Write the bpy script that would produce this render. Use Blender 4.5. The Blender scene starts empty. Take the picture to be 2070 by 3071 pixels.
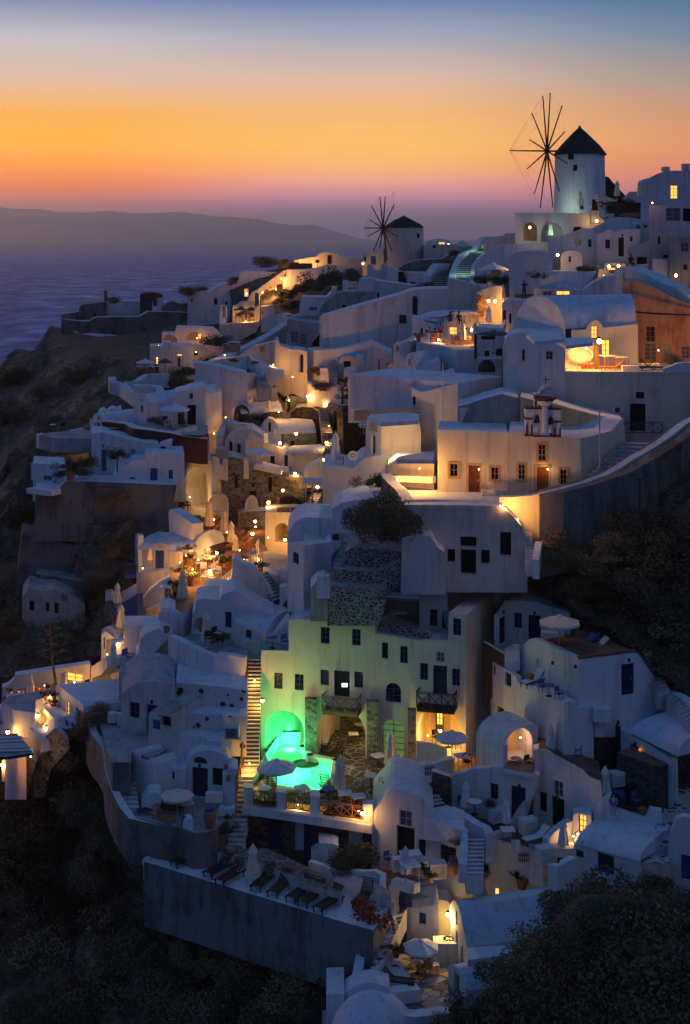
import bpy,bmesh,math,random
import numpy as np
from mathutils import Vector,Matrix,noise
from mathutils.geometry import tessellate_polygon

R=math.radians
sc=bpy.context.scene
COL=sc.collection
random.seed(11)

# ------------------------------------------------------------------ camera, sky, sun, exposure
FPX,CX,HZ=4200.0,1035.0,705.0          # focal length, centre column and horizon row of the 2070x3071 photograph
cam_d=bpy.data.cameras.new("camera");cam=bpy.data.objects.new("camera",cam_d);COL.objects.link(cam)
cam.location=(0,0,0);cam.rotation_euler=(R(90),0,0)
cam_d.sensor_fit='VERTICAL';cam_d.sensor_height=24.0;cam_d.lens=24.0*FPX/3071.0
cam_d.shift_y=-(1535.5-HZ)/3071.0
cam_d.clip_start=1.0;cam_d.clip_end=60000.0
sc.camera=cam
sc.view_settings.view_transform='Standard';sc.view_settings.look='None'
sc.view_settings.exposure=0.0;sc.view_settings.gamma=1.0;sc.view_settings.use_curve_mapping=False
try:
    sc.cycles.use_denoising=True
    sc.cycles.max_bounces=6;sc.cycles.diffuse_bounces=4;sc.cycles.glossy_bounces=3
    sc.cycles.transparent_max_bounces=12;sc.cycles.volume_bounces=0
    sc.cycles.sample_clamp_indirect=4.0;sc.cycles.caustics_reflective=False;sc.cycles.caustics_refractive=False
except Exception:
    pass

def srgb(r,g,b):
    def f(c):
        c/=255.0
        return c/12.92 if c<=0.04045 else((c+0.055)/1.055)**2.4
    return(f(r),f(g),f(b),1.0)

world=bpy.data.worlds.new("World");sc.world=world;world.use_nodes=True
wn=world.node_tree.nodes;wl=world.node_tree.links;wn.clear()
def wnode(t,**k):
    n=wn.new(t)
    for a,v in k.items():setattr(n,a,v)
    return n
wout=wnode('ShaderNodeOutputWorld');wbg=wnode('ShaderNodeBackground')
wtc=wnode('ShaderNodeTexCoord');wsep=wnode('ShaderNodeSeparateXYZ')
wl.new(wtc.outputs['Generated'],wsep.inputs[0])
def wmap(sock,a,b,c=0.0,d=1.0):
    m=wnode('ShaderNodeMapRange',interpolation_type='SMOOTHSTEP');wl.new(sock,m.inputs['Value'])
    m.inputs['From Min'].default_value=a;m.inputs['From Max'].default_value=b
    m.inputs['To Min'].default_value=c;m.inputs['To Max'].default_value=d
    return m.outputs[0]
def bst(c,k):return(c[0]*k,c[1]*k,c[2]*k,1)
def elev(y):return math.sin(math.atan((HZ-y)/FPX))
def wramp(stops):
    rp=wnode('ShaderNodeValToRGB');cr=rp.color_ramp;cr.interpolation='LINEAR'
    mx=0.5
    lin=wnode('ShaderNodeMapRange');wl.new(wsep.outputs['Z'],lin.inputs['Value'])
    lin.inputs['From Min'].default_value=0.0;lin.inputs['From Max'].default_value=mx
    wl.new(lin.outputs[0],rp.inputs[0])
    cr.elements[0].position=max(0,stops[0][0]/mx);cr.elements[0].color=stops[0][1]
    cr.elements[1].position=1.0;cr.elements[1].color=stops[-1][1]
    for z,c in stops[1:-1]:
        e=cr.elements.new(z/mx);e.color=c
    if len(stops)>6:
        for e in cr.elements:e.color=bst(e.color,1.0+2.15*math.exp(-e.position*mx/0.05))
    return rp.outputs[0]
UP=[(0.20,srgb(66,100,150)),(0.28,srgb(62,92,148)),(0.5,srgb(56,84,140))]
rampL=wramp([(0.0,srgb(98,84,128)),(elev(660),srgb(128,92,124)),(elev(612),srgb(188,108,98)),(elev(570),srgb(232,112,40)),
(elev(515),srgb(252,142,12)),(elev(450),srgb(255,172,14)),(elev(350),srgb(248,174,48)),(elev(250),srgb(228,190,160)),
(elev(120),srgb(196,192,200)),(elev(0),srgb(106,132,178))]+UP)
rampM=wramp([(0.0,srgb(88,88,132)),(elev(650),srgb(128,108,150)),(elev(600),srgb(196,138,160)),(elev(550),srgb(240,160,140)),
(elev(500),srgb(255,178,90)),(elev(430),srgb(255,190,80)),(elev(340),srgb(246,182,106)),(elev(230),srgb(222,188,164)),
(elev(110),srgb(168,172,188)),(elev(0),srgb(100,134,180))]+UP)
rampR=wramp([(0.0,srgb(110,100,140)),(elev(650),srgb(160,106,128)),(elev(590),srgb(196,112,112)),(elev(530),srgb(218,126,92)),
(elev(450),srgb(228,144,88)),(elev(350),srgb(206,150,110)),(elev(250),srgb(172,152,136)),
(elev(120),srgb(116,138,158)),(elev(0),srgb(56,112,156))]+UP)
def wmix(f,a,b):
    m=wnode('ShaderNodeMix',data_type='RGBA');wl.new(f,m.inputs['Factor']);wl.new(a,m.inputs['A']);wl.new(b,m.inputs['B'])
    return m.outputs['Result']
m1=wmix(wmap(wsep.outputs['X'],-0.20,0.0),rampL,rampM)
m2=wmix(wmap(wsep.outputs['X'],0.03,0.26),m1,rampR)
# the sun has set just left of the frame: the glow is strongest there
core=wnode('ShaderNodeMath',operation='MULTIPLY');wl.new(wmap(wsep.outputs['X'],-0.29,-0.48,0.0,7.0),core.inputs[0]);wl.new(wmap(wsep.outputs['Z'],0.24,0.02),core.inputs[1])
core1=wnode('ShaderNodeMath',operation='ADD');wl.new(core.outputs[0],core1.inputs[0]);core1.inputs[1].default_value=1.0
cv=wnode('ShaderNodeVectorMath',operation='SCALE');wl.new(m2,cv.inputs[0]);wl.new(core1.outputs[0],cv.inputs['Scale']);m2=cv.outputs[0]
rgb_back=wramp([(0.0,(0.024,0.034,0.076,1)),(0.12,(0.026,0.048,0.118,1)),(0.5,(0.028,0.066,0.170,1))])
m3=wmix(wmap(wsep.outputs['Y'],0.15,0.75),rgb_back,m2)          # the glow stays on the sunset side
top=wnode('ShaderNodeRGB');top.outputs[0].default_value=(0.040,0.108,0.27,1)
m4=wmix(wmap(wsep.outputs['Z'],0.22,0.6),m3,top.outputs[0])
sky=wnode('ShaderNodeTexSky');sky.sky_type='NISHITA';sky.sun_disc=False
sky.sun_elevation=R(-3.0);sky.sun_rotation=R(-12.0)
addn=wnode('ShaderNodeMix',data_type='RGBA',blend_type='ADD');addn.inputs['Factor'].default_value=0.05
wl.new(m4,addn.inputs['A']);wl.new(sky.outputs[0],addn.inputs['B'])
wl.new(addn.outputs['Result'],wbg.inputs['Color']);wbg.inputs['Strength'].default_value=1.0
wl.new(wbg.outputs[0],wout.inputs[0])

sun_d=bpy.data.lights.new("sun",'SUN');sun=bpy.data.objects.new("sun",sun_d);COL.objects.link(sun)
sun_d.energy=0.045;sun_d.angle=R(25);sun_d.color=(1.0,0.74,0.72)  # weak pink fill from behind the camera, added for the facing walls
sun.rotation_euler=(R(62),0,R(38))

# ------------------------------------------------------------------ pixel <-> place helpers
WIN=[0.0,0.0,1.0]
def win(ox=0.0,oy=0.0,s=3.136):WIN[:]=[ox,oy,s]
def full():WIN[:]=[0.0,0.0,1.0]
def px(x,y):return WIN[0]+x/WIN[2],WIN[1]+y/WIN[2]
def P(x,y,d):
    X,Y=px(x,y)
    return Vector(((X-CX)/FPX*d,d,-(Y-HZ)/FPX*d))
def dz(z,y):
    Y=px(0,y)[1]
    return-z*FPX/(Y-HZ)
def PZ(x,y,z):return P(x,y,dz(z,y))
def zof(y,d):return-(px(0,y)[1]-HZ)/FPX*d

CTRL=[(1700,640,182),(1900,640,178),(2070,700,165),(2070,900,140),(1600,720,172),(1450,860,158),(1350,1010,138),(1300,780,195),
(1200,790,212),(1000,860,205),(750,930,212),(700,860,225),(480,1080,195),(300,960,235),(150,980,245),(50,1050,240),(0,1090,238),(0,1300,190),
(130,1300,180),(900,1160,170),(1100,1120,158),(850,1250,155),(430,1290,150),(250,1450,141),(850,1400,145),(100,1550,150),
(1900,1110,118),(1700,1290,113),(1400,1470,110),(1400,1720,104),(650,1700,127),(500,1800,124),(640,1950,108),(60,2150,112),(0,1800,140),
(200,1850,136),(450,2150,102),(580,2400,97),(900,2550,96),(1000,2330,100),(1100,1850,102),(900,2600,91),(1200,2850,88),(1600,2400,96),
(1750,2550,92),(1700,1900,99),(2000,1900,99),(2070,2200,95),(2070,1300,112),(1900,1500,105),(1900,1700,101),(0,2300,116),(200,2700,102),
(0,3071,96),(500,2800,93),(700,3000,88),(1100,3071,84),(1700,2900,86),(2070,2700,88),(2500,600,170),(2500,1500,100),(2500,2400,92),
(-400,1400,210),(-400,2000,140),(-400,3071,100),(1000,3600,72),(-400,3600,90),(2500,3600,75)]
_c=np.array(CTRL,float);_K=np.sqrt(((_c[:,None,:2]-_c[None,:,:2])**2).sum(-1))/1000.0
_n=len(_c);_A=np.zeros((_n+3,_n+3));_A[:_n,:_n]=_K+np.eye(_n)*-0.01
_A[:_n,_n]=1;_A[:_n,_n+1]=_c[:,0]/1000;_A[:_n,_n+2]=_c[:,1]/1000;_A[_n:,:_n]=_A[:_n,_n:].T
_w=np.linalg.solve(_A,np.concatenate([_c[:,2],np.zeros(3)]))
def Dsrc(X,Y):
    r=np.sqrt((_c[:,0]-X)**2+(_c[:,1]-Y)**2)/1000.0
    return float((r*_w[:_n]).sum()+_w[_n]+_w[_n+1]*X/1000+_w[_n+2]*Y/1000)
def D(x,y):return Dsrc(*px(x,y))

# ------------------------------------------------------------------ materials
MATS={}
def newmat(name):
    m=bpy.data.materials.new(name);m.use_nodes=True;MATS[name]=m
    nt=m.node_tree;b=nt.nodes['Principled BSDF'];return m,nt,b
def nd(nt,t,**k):
    n=nt.nodes.new(t)
    for a,v in k.items():setattr(n,a,v)
    return n
def ramp(nt,sock,stops):
    r=nd(nt,'ShaderNodeValToRGB');nt.links.new(sock,r.inputs[0]);e=r.color_ramp.elements
    e[0].position,e[0].color=stops[0][0],stops[0][1];e[1].position,e[1].color=stops[-1][0],stops[-1][1]
    for p_,c_ in stops[1:-1]:
        k=e.new(p_);k.color=c_
    return r.outputs[0]
def coords(nt,scale=(1,1,1)):
    g=nd(nt,'ShaderNodeNewGeometry');mp=nd(nt,'ShaderNodeMapping');mp.inputs['Scale'].default_value=scale
    nt.links.new(g.outputs['Position'],mp.inputs[0]);return mp.outputs[0]
def noise_t(nt,vec,scale,detail=4,rough=0.55):
    n=nd(nt,'ShaderNodeTexNoise');n.inputs['Scale'].default_value=scale;n.inputs['Detail'].default_value=detail
    n.inputs['Roughness'].default_value=rough;nt.links.new(vec,n.inputs['Vector']);return n.outputs['Fac']
def bump(nt,b,h,s=0.3,dist=0.05):
    n=nd(nt,'ShaderNodeBump');n.inputs['Strength'].default_value=s;n.inputs['Distance'].default_value=dist
    nt.links.new(h,n.inputs['Height']);nt.links.new(n.outputs[0],b.inputs['Normal'])
def c4(c):return(c[0],c[1],c[2],1.0)
def mul(c,k):return(c[0]*k,c[1]*k,c[2]*k,1.0)
def plaster(name,col,var=0.06,rough=0.9):
    m,nt,b=newmat(name);v=coords(nt);v2=coords(nt,(1.2,1.2,0.25))
    a=noise_t(nt,v,0.35,5);s=noise_t(nt,v2,1.1,6,0.65)
    mx=nd(nt,'ShaderNodeMath',operation='ADD');nt.links.new(a,mx.inputs[0]);nt.links.new(s,mx.inputs[1])
    o=ramp(nt,mx.outputs[0],[(0.78,mul(col,1-var*2.0)),(0.98,mul(col,1-var*0.6)),(1.2,mul(col,1.0)),(1.0,c4(col))][:3])
    v4=coords(nt,(1.6,1.6,0.16));st=ramp(nt,noise_t(nt,v4,1.0,7,0.7),[(0.54,(1,1,1,1)),(0.66,(0.72,0.69,0.66,1))]);ml=nd(nt,'ShaderNodeMix',data_type='RGBA',blend_type='MULTIPLY');ml.inputs['Factor'].default_value=1
    nt.links.new(o,ml.inputs['A']);nt.links.new(st,ml.inputs['B']);nt.links.new(ml.outputs['Result'],b.inputs['Base Color']);b.inputs['Roughness'].default_value=rough
    bump(nt,b,noise_t(nt,v,1.2,6,0.55),0.35,0.05);return m
def flat(name,col,rough=0.7,metal=0.0,var=0.25,sc_=3.0):
    m,nt,b=newmat(name);v=coords(nt);a=noise_t(nt,v,sc_,4)
    o=ramp(nt,a,[(0.3,mul(col,1-var)),(0.7,mul(col,1+var))])
    nt.links.new(o,b.inputs['Base Color']);b.inputs['Roughness'].default_value=rough;b.inputs['Metallic'].default_value=metal;return m
def stone(name,c_lo,c_hi,mortar,scale=3.0,edge=0.06,sq=(1,1,1.7),bst=0.6):
    m,nt,b=newmat(name);v=coords(nt,sq)
    vo=nd(nt,'ShaderNodeTexVoronoi',feature='DISTANCE_TO_EDGE');vo.inputs['Scale'].default_value=scale
    vc=nd(nt,'ShaderNodeTexVoronoi',feature='F1');vc.inputs['Scale'].default_value=scale
    dn=nd(nt,'ShaderNodeTexNoise');dn.inputs['Scale'].default_value=scale*1.3
    ad=nd(nt,'ShaderNodeMix',data_type='VECTOR');ad.inputs['Factor'].default_value=0.12
    nt.links.new(v,dn.inputs['Vector']);nt.links.new(v,ad.inputs['A']);nt.links.new(dn.outputs['Color'],ad.inputs['B'])
    for k in(vo,vc):nt.links.new(ad.outputs['Result'],k.inputs['Vector'])
    sep=nd(nt,'ShaderNodeSeparateColor');nt.links.new(vc.outputs['Color'],sep.inputs[0])
    cc=ramp(nt,sep.outputs[0],[(0.0,c4(c_lo)),(1.0,c4(c_hi))])
    mk=ramp(nt,vo.outputs['Distance'],[(edge*0.5,(1,1,1,1)),(edge,(0,0,0,1))])
    mm=nd(nt,'ShaderNodeMix',data_type='RGBA');nt.links.new(mk,mm.inputs['Factor']);nt.links.new(cc,mm.inputs['A']);mm.inputs['B'].default_value=c4(mortar)
    nt.links.new(mm.outputs['Result'],b.inputs['Base Color']);b.inputs['Roughness'].default_value=0.92
    bump(nt,b,vo.outputs['Distance'],bst,0.08);return m
def emit(name,col,s):
    m,nt,b=newmat(name);b.inputs['Base Color'].default_value=c4(col);b.inputs['Emission Color'].default_value=c4(col)
    b.inputs['Emission Strength'].default_value=s;return m

plaster('white',(0.74,0.74,0.75));plaster('old_white',(0.64,0.58,0.54),0.12);plaster('pinkish',(0.66,0.54,0.53));plaster('cream',(0.74,0.65,0.52));plaster('dusk_lilac_white',(0.72,0.68,0.70));plaster('lamp_warm_white',(0.74,0.68,0.63))  # pink, cream and off-white tints also put lamp warmth and dusk lilac into colour
plaster('roof_white',(0.66,0.70,0.76),0.08);plaster('worn_roof',(0.36,0.38,0.42),0.22);plaster('orange_plaster',(0.78,0.38,0.18),0.25)
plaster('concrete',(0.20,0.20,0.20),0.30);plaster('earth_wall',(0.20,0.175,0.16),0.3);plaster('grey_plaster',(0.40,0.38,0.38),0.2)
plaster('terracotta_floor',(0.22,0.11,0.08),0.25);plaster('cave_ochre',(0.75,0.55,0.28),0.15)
stone('stone',(0.06,0.055,0.05),(0.26,0.235,0.20),(0.30,0.28,0.25),2.6,0.05)
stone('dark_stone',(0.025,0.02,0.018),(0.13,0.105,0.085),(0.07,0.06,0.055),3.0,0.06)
stone('lava_stone',(0.05,0.035,0.03),(0.16,0.11,0.09),(0.40,0.38,0.37),3.6,0.14,(1,1,1.6))
stone('slate_tile',(0.06,0.06,0.06),(0.13,0.125,0.12),(0.45,0.43,0.40),1.3,0.05,(1,1,1),0.2)
stone('white_joint_paving',(0.07,0.07,0.075),(0.13,0.13,0.13),(0.55,0.57,0.60),1.7,0.16,(1,1,1),0.1)
stone('crazy_paving',(0.20,0.15,0.13),(0.62,0.52,0.44),(0.10,0.09,0.08),1.7,0.05,(0.7,1.3,1),0.2)
stone('gravel',(0.10,0.09,0.09),(0.34,0.31,0.29),(0.06,0.05,0.05),5.0,0.1,(1,1,1),0.6)
stone('rubble',(0.05,0.045,0.04),(0.20,0.18,0.165),(0.03,0.027,0.025),1.4,0.08,(1,1,1),1.0)
# whitewash with dark stones left showing
m,nt,b=newmat('dotted');v=coords(nt,(1,1,1));vo=nd(nt,'ShaderNodeTexVoronoi',feature='F1',voronoi_dimensions='2D');vo.inputs['Scale'].default_value=1.25;sx_=nd(nt,'ShaderNodeSeparateXYZ');cx_=nd(nt,'ShaderNodeCombineXYZ');nt.links.new(v,sx_.inputs[0]);nt.links.new(sx_.outputs[0],cx_.inputs[0]);nt.links.new(sx_.outputs[2],cx_.inputs[1]);nt.links.new(cx_.outputs[0],vo.inputs['Vector'])
sp=nd(nt,'ShaderNodeSeparateColor');nt.links.new(vo.outputs['Color'],sp.inputs[0]);th=nd(nt,'ShaderNodeMath',operation='MULTIPLY');nt.links.new(sp.outputs[0],th.inputs[0]);th.inputs[1].default_value=0.30
lt=nd(nt,'ShaderNodeMath',operation='LESS_THAN');nt.links.new(vo.outputs['Distance'],lt.inputs[0]);nt.links.new(th.outputs[0],lt.inputs[1])
mm=nd(nt,'ShaderNodeMix',data_type='RGBA');nt.links.new(lt.outputs[0],mm.inputs['Factor']);mm.inputs['A'].default_value=(.62,.6,.6,1);mm.inputs['B'].default_value=(.05,.035,.025,1)
nt.links.new(mm.outputs['Result'],b.inputs['Base Color']);b.inputs['Roughness'].default_value=.9;bump(nt,b,noise_t(nt,v,1.5,6),.6,.08)
flat('blue_paint',(0.03,0.07,0.25));flat('navy',(0.012,0.016,0.06));flat('teal_paint',(0.015,0.08,0.12));flat('red_door',(0.17,0.045,0.02));flat('oxblood',(0.07,0.015,0.018))
flat('brown_wood',(0.13,0.07,0.035),sc_=6);flat('dark_wood',(0.035,0.022,0.016),sc_=6);flat('orange_wood',(0.42,0.16,0.05),sc_=6);flat('black_metal',(0.012,0.012,0.014),0.5)
flat('terracotta',(0.36,0.13,0.06));flat('fabric',(0.78,0.66,0.50),0.95,var=0.08);flat('white_fabric',(0.70,0.70,0.72),0.95,var=0.06)
flat('blue_fabric',(0.04,0.10,0.35),0.95);flat('orange_fabric',(0.60,0.26,0.08),0.9);flat('thatch',(0.025,0.03,0.024),0.95,sc_=9);flat('straw',(0.10,0.08,0.05),0.95,sc_=9)
flat('frame_paint',(0.50,0.50,0.50));flat('tan_trim',(0.55,0.36,0.17));flat('bronze',(0.10,0.09,0.05),0.4,0.8);flat('steel',(0.30,0.30,0.31),0.4,0.6)
flat('skin',(0.40,0.24,0.17));flat('dark_cloth',(0.015,0.017,0.025));flat('red_cloth',(0.40,0.03,0.03));flat('light_cloth',(0.35,0.40,0.45))
flat('foliage',(0.045,0.065,0.03),0.8,sc_=.6,var=0.4);flat('scrub_leaf',(0.13,0.098,0.05),0.9,sc_=0.5,var=0.35);flat('dry_leaf',(0.22,0.165,0.09),0.9,sc_=.5,var=0.25);flat('flower_red',(0.38,0.05,0.02),0.8)
flat('bark',(0.06,0.04,0.03));flat('agave',(0.05,0.09,0.06),0.6);flat('stalk',(0.30,0.15,0.06));flat('tan_or_lit_leaf',(0.34,0.20,0.06),0.8)  # tan also stands in for lamp light on green leaves
flat('pool_tile',(0.75,0.82,0.80),0.5,var=0.05)
emit('lamp_glow',(1.0,0.62,0.20),28.0);emit('window_glow',(1.0,0.50,0.10),1.6);emit('door_glow',(0.25,0.50,0.16),0.22);emit('dim_glow',(1.0,0.33,0.05),0.7);emit('screen_glow',(0.45,0.75,1.0),3.0);emit('soft_glow',(1.0,0.75,0.42),3.0)
m,nt,b=newmat('glass');b.inputs['Base Color'].default_value=(0.008,0.009,0.014,1);b.inputs['Roughness'].default_value=0.12
m,nt,b=newmat('dark_inside');b.inputs['Base Color'].default_value=(0.006,0.006,0.008,1);b.inputs['Roughness'].default_value=0.9
m,nt,b=newmat('curtain_glass');b.inputs['Base Color'].default_value=(0.10,0.105,0.12,1);b.inputs['Roughness'].default_value=0.3
# sea: ripples of several sizes; pale glints and blue sheen painted into diffuse colour
m,nt,b=newmat('sea');b.inputs['Base Color'].default_value=(0.006,0.012,0.030,1);b.inputs['Roughness'].default_value=0.12;b.inputs['IOR'].default_value=1.33
v=coords(nt,(0.06,0.05,1));v2=coords(nt,(0.008,0.006,1))
a1=noise_t(nt,v,1.0,6,0.62);a2=noise_t(nt,v2,1.0,4,0.6)
mm=nd(nt,'ShaderNodeMath',operation='MULTIPLY_ADD');nt.links.new(a2,mm.inputs[0]);mm.inputs[1].default_value=2.0;nt.links.new(a1,mm.inputs[2])
bump(nt,b,mm.outputs[0],1.0,6.0)
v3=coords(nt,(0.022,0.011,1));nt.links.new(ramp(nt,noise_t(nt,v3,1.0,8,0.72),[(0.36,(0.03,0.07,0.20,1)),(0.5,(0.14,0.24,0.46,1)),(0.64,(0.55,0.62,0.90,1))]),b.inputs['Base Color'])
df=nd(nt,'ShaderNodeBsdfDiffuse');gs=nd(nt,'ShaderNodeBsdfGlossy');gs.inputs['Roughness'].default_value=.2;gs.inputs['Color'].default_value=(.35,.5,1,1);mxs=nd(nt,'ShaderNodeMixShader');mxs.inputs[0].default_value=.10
for k in(df,gs):nt.links.new(b.inputs['Normal'].links[0].from_socket,k.inputs['Normal'])
nt.links.new(b.inputs['Base Color'].links[0].from_socket,df.inputs['Color']);nt.links.new(df.outputs[0],mxs.inputs[1]);nt.links.new(gs.outputs[0],mxs.inputs[2]);nt.links.new(mxs.outputs[0],nt.nodes['Material Output'].inputs['Surface'])
# hillside: dry soil, rock faces where steep, pale rubble
m,nt,b=newmat('hillside');v=coords(nt)
g=nd(nt,'ShaderNodeNewGeometry');sepn=nd(nt,'ShaderNodeSeparateXYZ');nt.links.new(g.outputs['Normal'],sepn.inputs[0])
na=noise_t(nt,v,0.25,8,0.65);nb=noise_t(nt,v,1.6,6,0.7)
soil=ramp(nt,nb,[(0.30,(0.045,0.036,0.024,1)),(0.55,(0.15,0.12,0.08,1)),(0.75,(0.30,0.25,0.20,1))])
rock=ramp(nt,nb,[(0.30,(0.12,0.10,0.08,1)),(0.6,(0.36,0.30,0.24,1)),(0.8,(0.52,0.45,0.38,1))])
stp=nd(nt,'ShaderNodeMath',operation='SUBTRACT');nt.links.new(na,stp.inputs[0]);
sq_=nd(nt,'ShaderNodeMath',operation='MULTIPLY');nt.links.new(sepn.outputs['Z'],sq_.inputs[0]);sq_.inputs[1].default_value=0.38;nt.links.new(sq_.outputs[0],stp.inputs[1])
fr=ramp(nt,stp.outputs[0],[(0.20,(0,0,0,1)),(0.32,(1,1,1,1))])
mx=nd(nt,'ShaderNodeMix',data_type='RGBA');nt.links.new(fr,mx.inputs['Factor']);nt.links.new(soil,mx.inputs['A']);nt.links.new(rock,mx.inputs['B'])
nt.links.new(mx.outputs['Result'],b.inputs['Base Color']);b.inputs['Roughness'].default_value=0.95
bump(nt,b,noise_t(nt,v,0.7,10,0.75),1.0,1.3)
flat('far_land',(0.62,0.52,0.58),0.95,sc_=0.002)  # pale purple carries part of the haze in the island's colour
# pool water: clear, lets the pool lamps through
m,nt,b=newmat('pool_water')
nt.nodes.remove(b);tr=nd(nt,'ShaderNodeBsdfTransparent');tr.inputs[0].default_value=(0.75,1.0,0.93,1)
gl=nd(nt,'ShaderNodeBsdfGlossy');gl.inputs['Roughness'].default_value=0.05;mxs=nd(nt,'ShaderNodeMixShader');mxs.inputs[0].default_value=0.08
nt.links.new(tr.outputs[0],mxs.inputs[1]);nt.links.new(gl.outputs[0],mxs.inputs[2]);nt.links.new(mxs.outputs[0],nt.nodes['Material Output'].inputs[0])

# ------------------------------------------------------------------ mesh and object helpers
class MB:
    def __init__(s):s.v=[];s.f=[];s.m=[]
    def add(s,vs,fs,mi=0):
        o=len(s.v);s.v+=[tuple(p)for p in vs]
        for f in fs:s.f.append(tuple(i+o for i in f));s.m.append(mi)
        return s
    def box(s,c,sx,sy,sz,rz=0.0,mi=0,top=1.0):
        ca,sa=math.cos(rz),math.sin(rz);vs=[]
        for z in(0,1):
            k=top if z else 1.0
            for x,y in((-.5,-.5),(.5,-.5),(.5,.5),(-.5,.5)):
                X,Y=x*sx*k,y*sy*k
                vs.append((c[0]+X*ca-Y*sa,c[1]+X*sa+Y*ca,c[2]+z*sz))
        return s.add(vs,[(3,2,1,0),(4,5,6,7),(0,1,5,4),(1,2,6,5),(2,3,7,6),(3,0,4,7)],mi)
    def tube(s,a,b,r,r2=None,n=6,mi=0):
        a,b=Vector(a),Vector(b);r2=r if r2 is None else r2
        d=(b-a);
        if d.length<1e-6:return s
        d.normalize();u=d.orthogonal().normalized();w=d.cross(u)
        vs=[a+(u*math.cos(t)+w*math.sin(t))*r for t in[2*math.pi*i/n for i in range(n)]]
        vs+=[b+(u*math.cos(t)+w*math.sin(t))*r2 for t in[2*math.pi*i/n for i in range(n)]]
        fs=[(i,(i+1)%n,n+(i+1)%n,n+i)for i in range(n)]+[tuple(range(n-1,-1,-1)),tuple(range(n,2*n))]
        return s.add(vs,fs,mi)
    def lathe(s,c,prof,n=12,mi=0,wob=None,sq=1.0):
        vs=[];k=len(prof)
        for j,(r,z)in enumerate(prof):
            for i in range(n):
                t=2*math.pi*i/n;q=r*(wob(i,j)if wob else 1.0)
                vs.append((c[0]+math.cos(t)*q,c[1]+math.sin(t)*q*sq,c[2]+z))
        fs=[(j*n+i,j*n+(i+1)%n,(j+1)*n+(i+1)%n,(j+1)*n+i)for j in range(k-1)for i in range(n)]
        fs+=[tuple(range(n-1,-1,-1)),tuple((k-1)*n+i for i in range(n))]
        return s.add(vs,fs,mi)
    def build(s,name,mat,parent=None,smooth=False,world=True):
        me=bpy.data.meshes.new(name);me.from_pydata(s.v,[],s.f)
        mats=mat if isinstance(mat,(list,tuple))else[mat]
        for q in mats:me.materials.append(MATS[q])
        if len(mats)>1:me.polygons.foreach_set('material_index',s.m)
        me.validate();me.update()
        if smooth:
            me.polygons.foreach_set('use_smooth',[True]*len(me.polygons))
            try:me.set_sharp_from_angle(angle=R(40))
            except Exception:pass
        o=bpy.data.objects.new(name,me);COL.objects.link(o)
        if parent is not None:
            o.parent=parent
            if world:
                o.matrix_parent_inverse=parent_mat(parent).inverted()
        return o
def parent_mat(p):
    m=Matrix.LocRotScale(p.location,p.rotation_euler,p.scale)
    if p.parent is not None:m=parent_mat(p.parent)@p.matrix_parent_inverse@m
    return m
def tag(o,label=None,cat=None,group=None,kind=None):
    if label:o['label']=label
    if cat:o['category']=cat
    if group:o['group']=group
    if kind:o['kind']=kind
    return o
def empty(name,loc,rz=0.0):
    o=bpy.data.objects.new(name,None);COL.objects.link(o);o.location=loc;o.rotation_euler=(0,0,rz);o.empty_display_size=0.3
    return o
def kids(o):return[c for c in COL.objects if c.parent==o]
CH={}
def clone(proto,loc,rz=0.0,s=1.0,label=None,group=None):
    def rec(o,par):
        c=o.copy();COL.objects.link(c)
        if par is not None:c.parent=par
        if o.name not in CH:CH[o.name]=[q for q in proto_kids(o)]
        for q in CH[o.name]:rec(q,c)
        return c
    c=rec(proto,None);c.location=loc;c.rotation_euler=(0,0,rz);c.scale=(s,s,s)
    if label:c['label']=label
    if group:c['group']=group
    return c
KID={}
def proto_kids(o):return KID.get(o.name,[])
def reg(root):                               # remember a prototype's tree
    allo=list(COL.objects)
    def rec(o):
        KID[o.name]=[c for c in allo if c.parent==o]
        for c in KID[o.name]:rec(c)
    rec(root);root['proto']=1;return root
PROTOS={}
def place(kind,loc,rz=0.0,s=1.0,label=None,group=None):
    fn,used=PROTOS[kind][0],PROTOS[kind][1]
    if used is None:
        r=fn();reg(r);PROTOS[kind][1]=r
        if 'proto' in r:del r['proto']
        r.location=loc;r.rotation_euler=(0,0,rz);r.scale=(s,s,s)
        if label:r['label']=label
        if group:r['group']=group
        return r
    return clone(used,loc,rz,s,label,group)

# ------------------------------------------------------------------ facades, houses, slabs
class Fac:
    """vertical plane through two pixel columns at given depths"""
    def __init__(s,x0,d0,x1,d1):
        a=P(x0,0,d0);b=P(x1,0,d1)
        s.o=Vector((a.x,a.y,0));u=Vector((b.x-a.x,b.y-a.y,0));s.len=u.length;s.u=u.normalized()
        s.n=Vector((s.u.y,-s.u.x,0))      # towards the camera
    def uv(s,x,y):
        X,Y=px(x,y);r=Vector(((X-CX)/FPX,1.0,-(Y-HZ)/FPX))
        t=s.o.dot(s.n)/r.dot(s.n);p=r*t
        return((p-s.o).dot(s.u),p.z)
    def at(s,u,v,w=0.0):return s.o+s.u*u+Vector((0,0,v))+s.n*w

def arc(x0,x1,ys,yt,n=10,rev=False):
    """points of an arch from (x0,ys) over the crown yt to (x1,ys) in pixels"""
    cx,rx,ry=(x0+x1)/2,(x1-x0)/2,ys-yt
    return[(cx-rx*math.cos(math.pi*i/n),ys-ry*math.sin(math.pi*i/n))for i in range(n+1)]

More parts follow.
